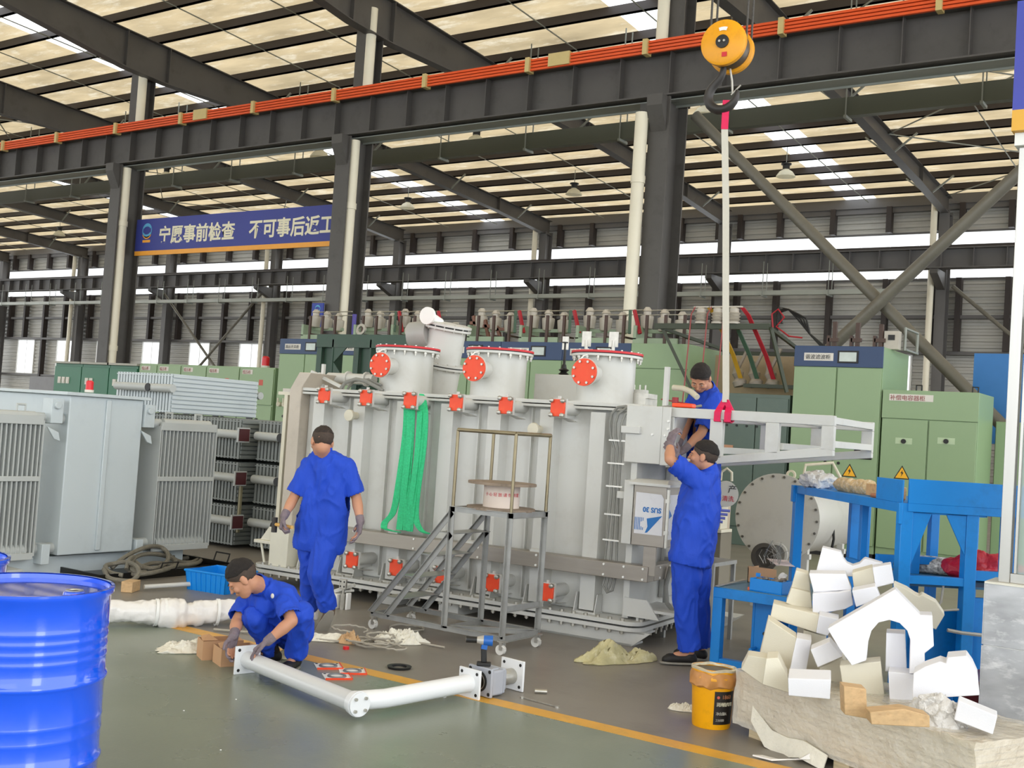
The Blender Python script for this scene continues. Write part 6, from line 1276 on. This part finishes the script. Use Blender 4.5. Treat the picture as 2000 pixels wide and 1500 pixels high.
def hair_cap(c, R_, par, m, low=-.02, front=.055, thick=.006, name='hair', top=.118, sc=1.0):
    n, k = 36, 18; vs = []; fs = []; mb_ = MB()
    for j in range(k+1):
        for i in range(n):
            a = 2*pi*i/n; fr = cos(a-pi/2)     # fr=1 at the face
            zl = low+(front-low)*max(0, fr)**.8 if fr > -.2 else low
            if abs(fr) < .45 and fr > -.35: zl = max(zl, low+.01)
            t0 = math.asin(max(-.98, min(.98, (zl-.028)/.086))); t = t0+(pi/2-t0)*j/k
            rr = 1+thick*12*(.5+.5*math.sin(t))*sc*.7
            vs.append(c+R_@V((.0785*rr*cos(t)*cos(a), -.012+.0935*rr*cos(t)*sin(a), .028+(.0835+thick)*math.sin(t)*rr*.985)))
    for j in range(k):
        for i in range(n): fs.append((j*n+i, j*n+(i+1) % n, (j+1)*n+(i+1) % n, (j+1)*n+i))
    mb_.add(vs, fs); mb_.v = [p+V(noise.noise_vector(p*38))*.0045+V(noise.noise_vector(p*110))*.0025 for p in mb_.v]
    o = mb_.build(name, m, par, world=True, smooth=80); sm = o.modifiers.new('solid', 'SOLIDIFY'); sm.thickness = .012; sm.offset = -1; return o
def shoe(par, heel, toe, up=(0, 0, 1), m=BLACK, sole=None, boot=0, s=1.0, name='shoe'):
    heel = V(heel); toe = V(toe); d = (toe-heel).normalized(); u = V(up); u = (u-d*u.dot(d)).normalized(); L = (toe-heel).length
    mb_ = MB(); limb(mb_, [(heel+u*.038*s+d*.03, .038*s), (heel+u*.034*s+d*L*.5, .036*s), (heel+u*.03*s+d*L*.75, .040*s), (heel+u*.024*s+d*(L-.035), .028*s)], 14)
    mb_.ell(heel+u*.055*s+d*.05, .04*s, .04*s, .04*s)
    if boot: limb(mb_, [(heel+u*.04+d*.045, .045), (heel+u*boot+d*.04, .052)], 14)
    mb_.v = [p if (p-heel).dot(u) > .004 else p-u*((p-heel).dot(u)-.004) for p in mb_.v]
    o = remesh(mb_, name, m, par, .008, it=4, seed=3, wr=.0015 if boot else 0, ws=25)
    sd = d.cross(u).normalized(); pts = []
    for k in range(20):
        a = 2*pi*k/20; t = (cos(a)*.5+.5); w = (.040 if t < .4 else .046)*s*(abs(math.sin(a))**.6)*(1 if math.sin(a) > 0 else -1)
        pts.append(heel+d*(L*.5+L*.52*cos(a))+sd*w)
    MB().prism(pts, u*.012).build('sole', sole or mat('shoe sole', '#8f8a80', .6), o, world=True, smooth=60); return o
def person(lab, base, J, z0=None, facing=None, hair='short', gloves=True, shoes='black', bare_ankle=False, sleeve=.55, hem=None, tr_wr=.011, group=None):
    t = thing('person', lab, 'person', base)
    c = J['head']; f, u = J['f'], J['u']
    # one continuous body: head, neck, torso, arms with hands, legs
    b = MB(); R_ = headparts(b, c, f, u)
    sh = [J['shL'], J['shR']]; hp = [J['hipL'], J['hipR']]; nk = J['neck']
    limb(b, [(c+R_@V((0, -.02, -.05)), .056), (nk, .058)], 16)
    midc = (sh[0]+sh[1])/2; midh = (hp[0]+hp[1])/2
    limb(b, [(nk, .055), (midc, .075), (midc.lerp(midh, .5), .09), (midh, .095)], 14)
    for s, h in zip(sh, hp): limb(b, [(nk, .05), (s, .045)], 12); limb(b, [(midh, .08), (h, .07)], 12)
    for k in 'LR':
        s, e, w = J['sh'+k], J['el'+k], J['wr'+k]
        limb(b, [(s, .045), (s.lerp(e, .6), .044), (e, .038), (e.lerp(w, .35), .040), (e.lerp(w, .8), .029), (w, .025)], 14)
        hd = J['hand'+k]; handc(b, w, hd[0], hd[1], hd[2], hd[3], .93)
        h, kn, an = J['hip'+k], J['kn'+k], J['an'+k]
        limb(b, [(h, .075), (kn, .052), (kn.lerp(an, .3), .052), (an, .034)], 14); limb(b, [(an, .032), (an+J['ft'+k]*.1-V((0, 0, .02)), .026)], 10)
    remesh(b, 'body', SKIN, t, .0058, it=3, fac=.5)
    face_details(c, R_, t)
    if hair == 'shaved': hair_cap(c, R_, t, FADE, low=-.05, front=.06, thick=.0015); hair_cap(c, R_, t, mat('cropped dark hair', '#2b211b', .75, var=.4, scale=70), low=.045, front=.075, thick=.003, name='hair_top')
    elif hair == 'fade': hair_cap(c, R_, t, FADE, low=-.035, front=.05, thick=.002); hair_cap(c, R_, t, HAIR, low=.028, front=.064, thick=.009, name='hair_top')
    else: hair_cap(c, R_, t, FADE, low=-.03, front=.056, thick=.002); hair_cap(c, R_, t, HAIR, low=.012, front=.064, thick=.009, name='hair_top')
    # gloves
    if gloves:
        for k in 'LR':
            g_ = MB(); hd = J['hand'+k]; w = J['wr'+k]; handc(g_, w, hd[0], hd[1], hd[2], hd[3], 1.06)
            bk = (J['el'+k]-w).normalized(); limb(g_, [(w, .031), (w+bk*.035, .032)], 14)
            remesh(g_, 'glove', GLV, t, .0045, it=2, fac=.4)
    # shirt
    s_ = MB(); ax_ = (sh[0]-sh[1]).normalized(); up = (midc-midh).normalized(); fd = up.cross(ax_).normalized()
    if fd.dot(f) < 0: fd = -fd
    hemc = midh+up*(hem if hem is not None else -.02)
    w1 = (sh[0]-sh[1]).length/2; bulk = J.get('bulk', 1)
    for k, s in (('L', 1), ('R', -1)):
        limb(s_, [(nk+ax_*s*.015-up*.01, .060), (J['sh'+k]+up*.0, .066), (midc.lerp(hemc, .35)+ax_*s*w1*.56, .112*bulk), (midc.lerp(hemc, .75)+ax_*s*w1*.54, .116*bulk), (hemc+ax_*s*w1*.54, .120*bulk)], 18)
        e = J['sh'+k].lerp(J['el'+k], sleeve*1.5 if sleeve > .6 else .95)
        limb(s_, [(J['sh'+k], .070), (J['sh'+k].lerp(e, .5), .068), (e, .066)], 16)
        limb(s_, [(J['sh'+k], .07), (midc.lerp(hemc, .3)+ax_*s*w1*.5, .1*bulk)], 16)
    limb(s_, [(midc+fd*.015-up*.02, .115*bulk), (midc.lerp(hemc, .5)+fd*.02*bulk, .12*bulk), (hemc, .122*bulk)], 18)
    # flat open ends: cut cuffs by a disc at each sleeve end
    sh_o = remesh(s_, 'shirt', UNI, t, .0085, it=7, fac=.5, wr=.013, ws=13, seed=J.get('seed', 0), stretch=.5)
    cut_ends(sh_o, t, [(J['sh'+k].lerp(J['el'+k], .88), (J['el'+k]-J['sh'+k]).normalized(), .088) for k in 'LR']+[(hemc-up*.055, -up, .3)], J)
    cl = MB(); x_, y_, d_ = frame((c-nk).normalized())
    cl.lathe(nk+(c-nk).normalized()*.012, (c-nk), [(.066, -.03), (.070, .045), (.064, .050), (.058, -.02)], 26, cap=False)
    cl.build('collar', UNI, t, world=True)
    # trousers
    p_ = MB(); limb(p_, [(hp[0]+up*.06, .10*bulk), (hp[1]+up*.06, .10*bulk)], 18); limb(p_, [(hp[0], .105), (hp[1], .105)], 18)
    for k in 'LR':
        h, kn, an = J['hip'+k], J['kn'+k], J['an'+k]; q = J.get('leg', 1)
        limb(p_, [(h, .105*q), (h.lerp(kn, .5), .092*q), (kn, .076*q), (kn.lerp(an, .5), .070*q), (kn.lerp(an, .93), .066*q)], 16)
    po = remesh(p_, 'trousers', UNI, t, .0095, it=6, fac=.5, wr=tr_wr, ws=14, seed=J.get('seed', 0)+7, stretch=.4)
    cut_ends(po, t, [(J['kn'+k].lerp(J['an'+k], .93), (J['an'+k]-J['kn'+k]).normalized(), .14) for k in 'LR'], J)
    for k in 'LR':
        an = J['an'+k]; fd_ = J['ft'+k]; up_ = J.get('fu'+k, V((0, 0, 1)))
        if not bare_ankle: remesh(limb(MB(), [(an+(J['kn'+k]-an).normalized()*.09, .042), (an, .04)], 12), 'sock', SOCK, t, .01, it=2)
        heel = an-up_*J.get('ah', .075)-fd_*.05
        if shoes == 'boot': shoe(t, heel, heel+fd_*.27, up_, mat('dusty brown boot', '#6b5846', .8, var=.2, scale=12), boot=.11, name='boot')
        else: shoe(t, heel, heel+fd_*.26, up_, mat('black canvas shoe', '#171413', .6, var=.3, scale=12))
    return t
def cut_ends(o, par, ends, J):
    iv = rootmat(par).inverted(); bm = bmesh.new(); bm.from_mesh(o.data); rm = set()
    for c, n_, rad_ in ends:
        c2 = iv@V(c); n2 = (iv.to_3x3()@V(n_)).normalized()
        for v in bm.verts:
            q = v.co-c2; h = q.dot(n2)
            if 0 < h < .16 and (q-n2*h).length < rad_: rm.add(v)
    bmesh.ops.delete(bm, geom=list(rm), context='VERTS'); bm.to_mesh(o.data); bm.free()
    s = o.modifiers.new('cloth_thickness', 'SOLIDIFY'); s.thickness = .006; s.offset = -1
FH = V((_F.x, _F.y, 0)); RH = V((_R.x, _R.y, 0))
def Z_(x, y, z): return atz(x, y, z)
# --- A: walking away, seen from behind
J = dict(head=Z_(629, 862, 8.28), f=FH*.85-RH*.42-V((0, 0, .28)), u=V((0, 0, 1))+FH*.2, neck=Z_(632, 888, 8.32),
    shL=Z_(606, 911, 8.36), shR=Z_(676, 914, 8.28), elL=Z_(574, 972, 8.34), elR=Z_(696, 972, 8.3), wrL=Z_(555, 1008, 8.24), wrR=Z_(704, 1019, 8.22),
    hipL=Z_(609, 1055, 8.42), hipR=Z_(640, 1056, 8.33), knL=Z_(607, 1118, 8.45), knR=Z_(622, 1118, 8.28), anL=Z_(604, 1192, 8.6), anR=Z_(642, 1192, 8.42),
    ftL=(FH*.8-RH*.6).normalized(), ftR=(FH*.3-RH*.35-V((0, 0, .72))).normalized(), seed=2, bulk=1.0, leg=1.0)
J['fuR'] = (V((0, 0, .55))+RH*-.2+FH*.9).normalized()
J['handL'] = (V((0, 0, -1))-RH*.15, RH*.9+FH*.2, -FH+RH*.2, 1.15); J['handR'] = (V((0, 0, -1))-RH*.12, -RH*.8-FH*.3, FH*.8-RH*.3, .35)
p = fl(632, 1232); person('person in blue uniform with shaved head walking away, grey gloves, seen from behind', (p.x, p.y, 0), J, hair='shaved', shoes='boot', hem=-.02)
hm = J['wrL']+V((0, 0, -.075))+RH*.02
t = thing('hammer', 'hammer with wooden handle held in the walking worker’s left hand', 'hammer', hm)
MB().cyl(hm+RH*.05-FH*.03, hm-RH*.11+FH*.12, .013, 12).build('handle', mat('pale wood handle', '#d6a85c', .5), t, world=True)
MB().cyl(hm-RH*.11+FH*.12-V((0, 0, .06)), hm-RH*.11+FH*.12+V((0, 0, .05)), .022, 12).build('hammer_head', HKM, t, world=True)
# --- B: squatting, looking down at the flange
J = dict(head=Z_(474, 1130, 6.86), f=-RH*.75-FH*.15-V((0, 0, .72)), u=V((0, 0, .75))-RH*.55-FH*.1, neck=Z_(512, 1146, 7.0),
    shL=Z_(556, 1163, 6.98), shR=Z_(492, 1166, 7.14), elL=Z_(570, 1213, 6.84), elR=Z_(463, 1214, 7.0), wrL=Z_(523, 1252, 6.78), wrR=Z_(457, 1241, 6.88),
    hipL=Z_(574, 1228, 7.28), hipR=Z_(548, 1228, 7.38), knL=Z_(588, 1199, 6.93), knR=Z_(498, 1206, 7.0), anL=Z_(577, 1283, 7.12), anR=Z_(535, 1272, 7.24),
    ftL=(-FH*.95-RH*.15).normalized(), ftR=(-FH*.55-RH*.8).normalized(), seed=5, leg=.98, ah=.07)
J['handL'] = (-RH*.75-V((0, 0, .65)), -V((0, 0, .7))+RH*.5, -FH, .5); J['handR'] = (-V((0, 0, 1))-RH*.2, RH*.6-FH*.5, RH*.7-FH*.6, .6)
p = fl(560, 1300); pb = person('person with short black hair squatting in blue uniform, grey gloved hands at the pipe flange', (p.x, p.y, 0), J, hair='fade', hem=-.0)
q = J['shL'].lerp(J['hipL'], .35)-FH*.13-RH*.07
MB().ell(Z_(532, 1164, 6.86), .014, .006, .016, n=10, m=6).build('chest_badge', LBLP, pb, world=True)
# --- C: standing at the right, arms raised to the box
J = dict(head=Z_(1374, 892, 8.05), f=-RH*.93+FH*.34+V((0, 0, .12)), u=V((0, 0, 1))+RH*.12, neck=Z_(1387, 925, 8.06),
    shL=Z_(1372, 947, 7.95), shR=Z_(1381, 945, 8.26), elL=Z_(1308, 897, 7.97), elR=Z_(1336, 925, 8.42), wrL=Z_(1309, 868, 8.14), wrR=Z_(1322, 893, 8.55),
    hipL=Z_(1345, 1078, 7.98), hipR=Z_(1358, 1078, 8.16), knL=Z_(1338, 1172, 7.98), knR=Z_(1362, 1172, 8.2), anL=Z_(1347, 1276, 8.02), anR=Z_(1368, 1268, 8.28),
    ftL=(-RH*.97-FH*.1).normalized(), ftR=(-RH*.9+FH*.4).normalized(), seed=9, bulk=1.22, leg=1.12)
J['handL'] = (V((0, 0, 1))+RH*.25+FH*.2, RH*.8+FH*.5, FH*.6-RH*.2, .7); J['handR'] = (-RH*.5+V((0, 0, .6)), FH*.5, V((0, 0, 1)), .6)
p = fl(1345, 1297); person('person in blue uniform, black shoes, standing with arms raised to the grey box', (p.x, p.y, 0), J, hair='fade', bare_ankle=True, hem=-.04)
# --- D: bending over the frame from behind
J = dict(head=Z_(1368, 738, 8.98), f=-FH*.62-RH*.3-V((0, 0, .75)), u=V((0, 0, .75))-FH*.55-RH*.15, neck=Z_(1385, 764, 9.1),
    shL=Z_(1396, 782, 8.98), shR=Z_(1360, 780, 9.22), elL=Z_(1370, 846, 8.88), elR=Z_(1341, 828, 9.1), wrL=Z_(1338, 877, 8.80), wrR=Z_(1325, 868, 8.95),
    hipL=Z_(1384, 880, 9.14), hipR=Z_(1362, 880, 9.28), knL=Z_(1384, 975, 9.05), knR=Z_(1362, 975, 9.15), anL=Z_(1384, 1068, 9.15), anR=Z_(1362, 1068, 9.25),
    ftL=(-FH*.9-RH*.3).normalized(), ftR=(-FH*.9-RH*.3).normalized(), seed=13)
J['handL'] = (-RH*.8-V((0, 0, .5)), -V((0, 0, 1))*.6+FH*.5, V((0, 0, 1)), .6); J['handR'] = (-RH*.6-V((0, 0, .5)), FH, V((0, 0, 1)), .5)
st = (J['anL']+J['anR'])/2; zf = min(J['anL'].z, J['anR'].z)-.08
person('person in blue uniform bending head down over the hanging frame, behind the standing worker', (st.x, st.y, zf), J, hair='short', hem=-.03)
t = thing('work_stool', 'grey steel step stool under the worker behind the frame', 'stool', (st.x, st.y, 0))
MB().bx(-.22, .22, -.25, .2, zf-.035, zf-.005).build('top', GALV, t)
for x in (-.2, .2):
    for y in (-.23, .18): MB().bx(x-.015, x+.015, y-.015, y+.015, 0, zf-.035).build('leg', GALV, t)
# ================================================================ every far-apart piece of a part becomes a part of its own
def split_parts():
    for o in list(bpy.data.objects):
        if o.type != 'MESH' or o.parent is None or o.get('kind') == 'stuff' or o.name.split('.')[0] in ('lettering', 'body', 'shirt', 'trousers', 'glove', 'hair', 'strap', 'cover_box', 'stiffener', 'emblem_wave'): continue
        if o.children or o.data.users > 1 or len(o.data.vertices) > 3000: continue
        me = o.data; n = len(me.vertices); par = list(range(n))
        def find(a):
            while par[a] != a: par[a] = par[par[a]]; a = par[a]
            return a
        for e in me.edges:
            a, b = find(e.vertices[0]), find(e.vertices[1])
            if a != b: par[a] = b
        isl = {}
        for i in range(n): isl.setdefault(find(i), []).append(i)
        if not 2 <= len(isl) <= 40: continue
        bb = []
        for k, vs in isl.items():
            cs = [me.vertices[i].co for i in vs]
            bb.append((Vmin(cs), Vmax(cs), k))
        m = len(bb); g = list(range(m))
        def gf_(a):
            while g[a] != a: a = g[a]
            return a
        for i in range(m):
            for j in range(i):
                size = max((bb[i][1]-bb[i][0]).length, (bb[j][1]-bb[j][0]).length)
                mg = max(.006, min(.02, size*.1))
                if all(bb[i][0][q]-mg <= bb[j][1][q] and bb[j][0][q]-mg <= bb[i][1][q] for q in range(3)):
                    a, b = gf_(i), gf_(j)
                    if a != b: g[a] = b
        groups = {}
        for i in range(m): groups.setdefault(gf_(i), []).append(bb[i][2])
        if len(groups) < 2: continue
        who = {}
        for gi, ks in enumerate(groups.values()):
            for k in ks:
                for i in isl[k]: who[i] = gi
        base = o.name.split('.')[0]
        for gi in range(len(groups)):
            ids = [i for i in range(n) if who[i] == gi]; mp = {v: q for q, v in enumerate(ids)}
            fs = [tuple(mp[v] for v in p.vertices) for p in me.polygons if who[p.vertices[0]] == gi]
            m2 = bpy.data.meshes.new(base); m2.from_pydata([tuple(me.vertices[i].co) for i in ids], [], fs)
            sm = bool(me.polygons and me.polygons[0].use_smooth)
            if sm: m2.polygons.foreach_set('use_smooth', [True]*len(m2.polygons)); m2.set_sharp_from_angle(angle=rad(40))
            for mt in me.materials: m2.materials.append(mt)
            c = o.copy(); c.data = m2; COL.objects.link(c); c.parent = o.parent
        bpy.data.objects.remove(o)
def Vmin(cs): return V((min(c.x for c in cs), min(c.y for c in cs), min(c.z for c in cs)))
def Vmax(cs): return V((max(c.x for c in cs), max(c.y for c in cs), max(c.z for c in cs)))
split_parts()
bpy.context.view_layer.update()
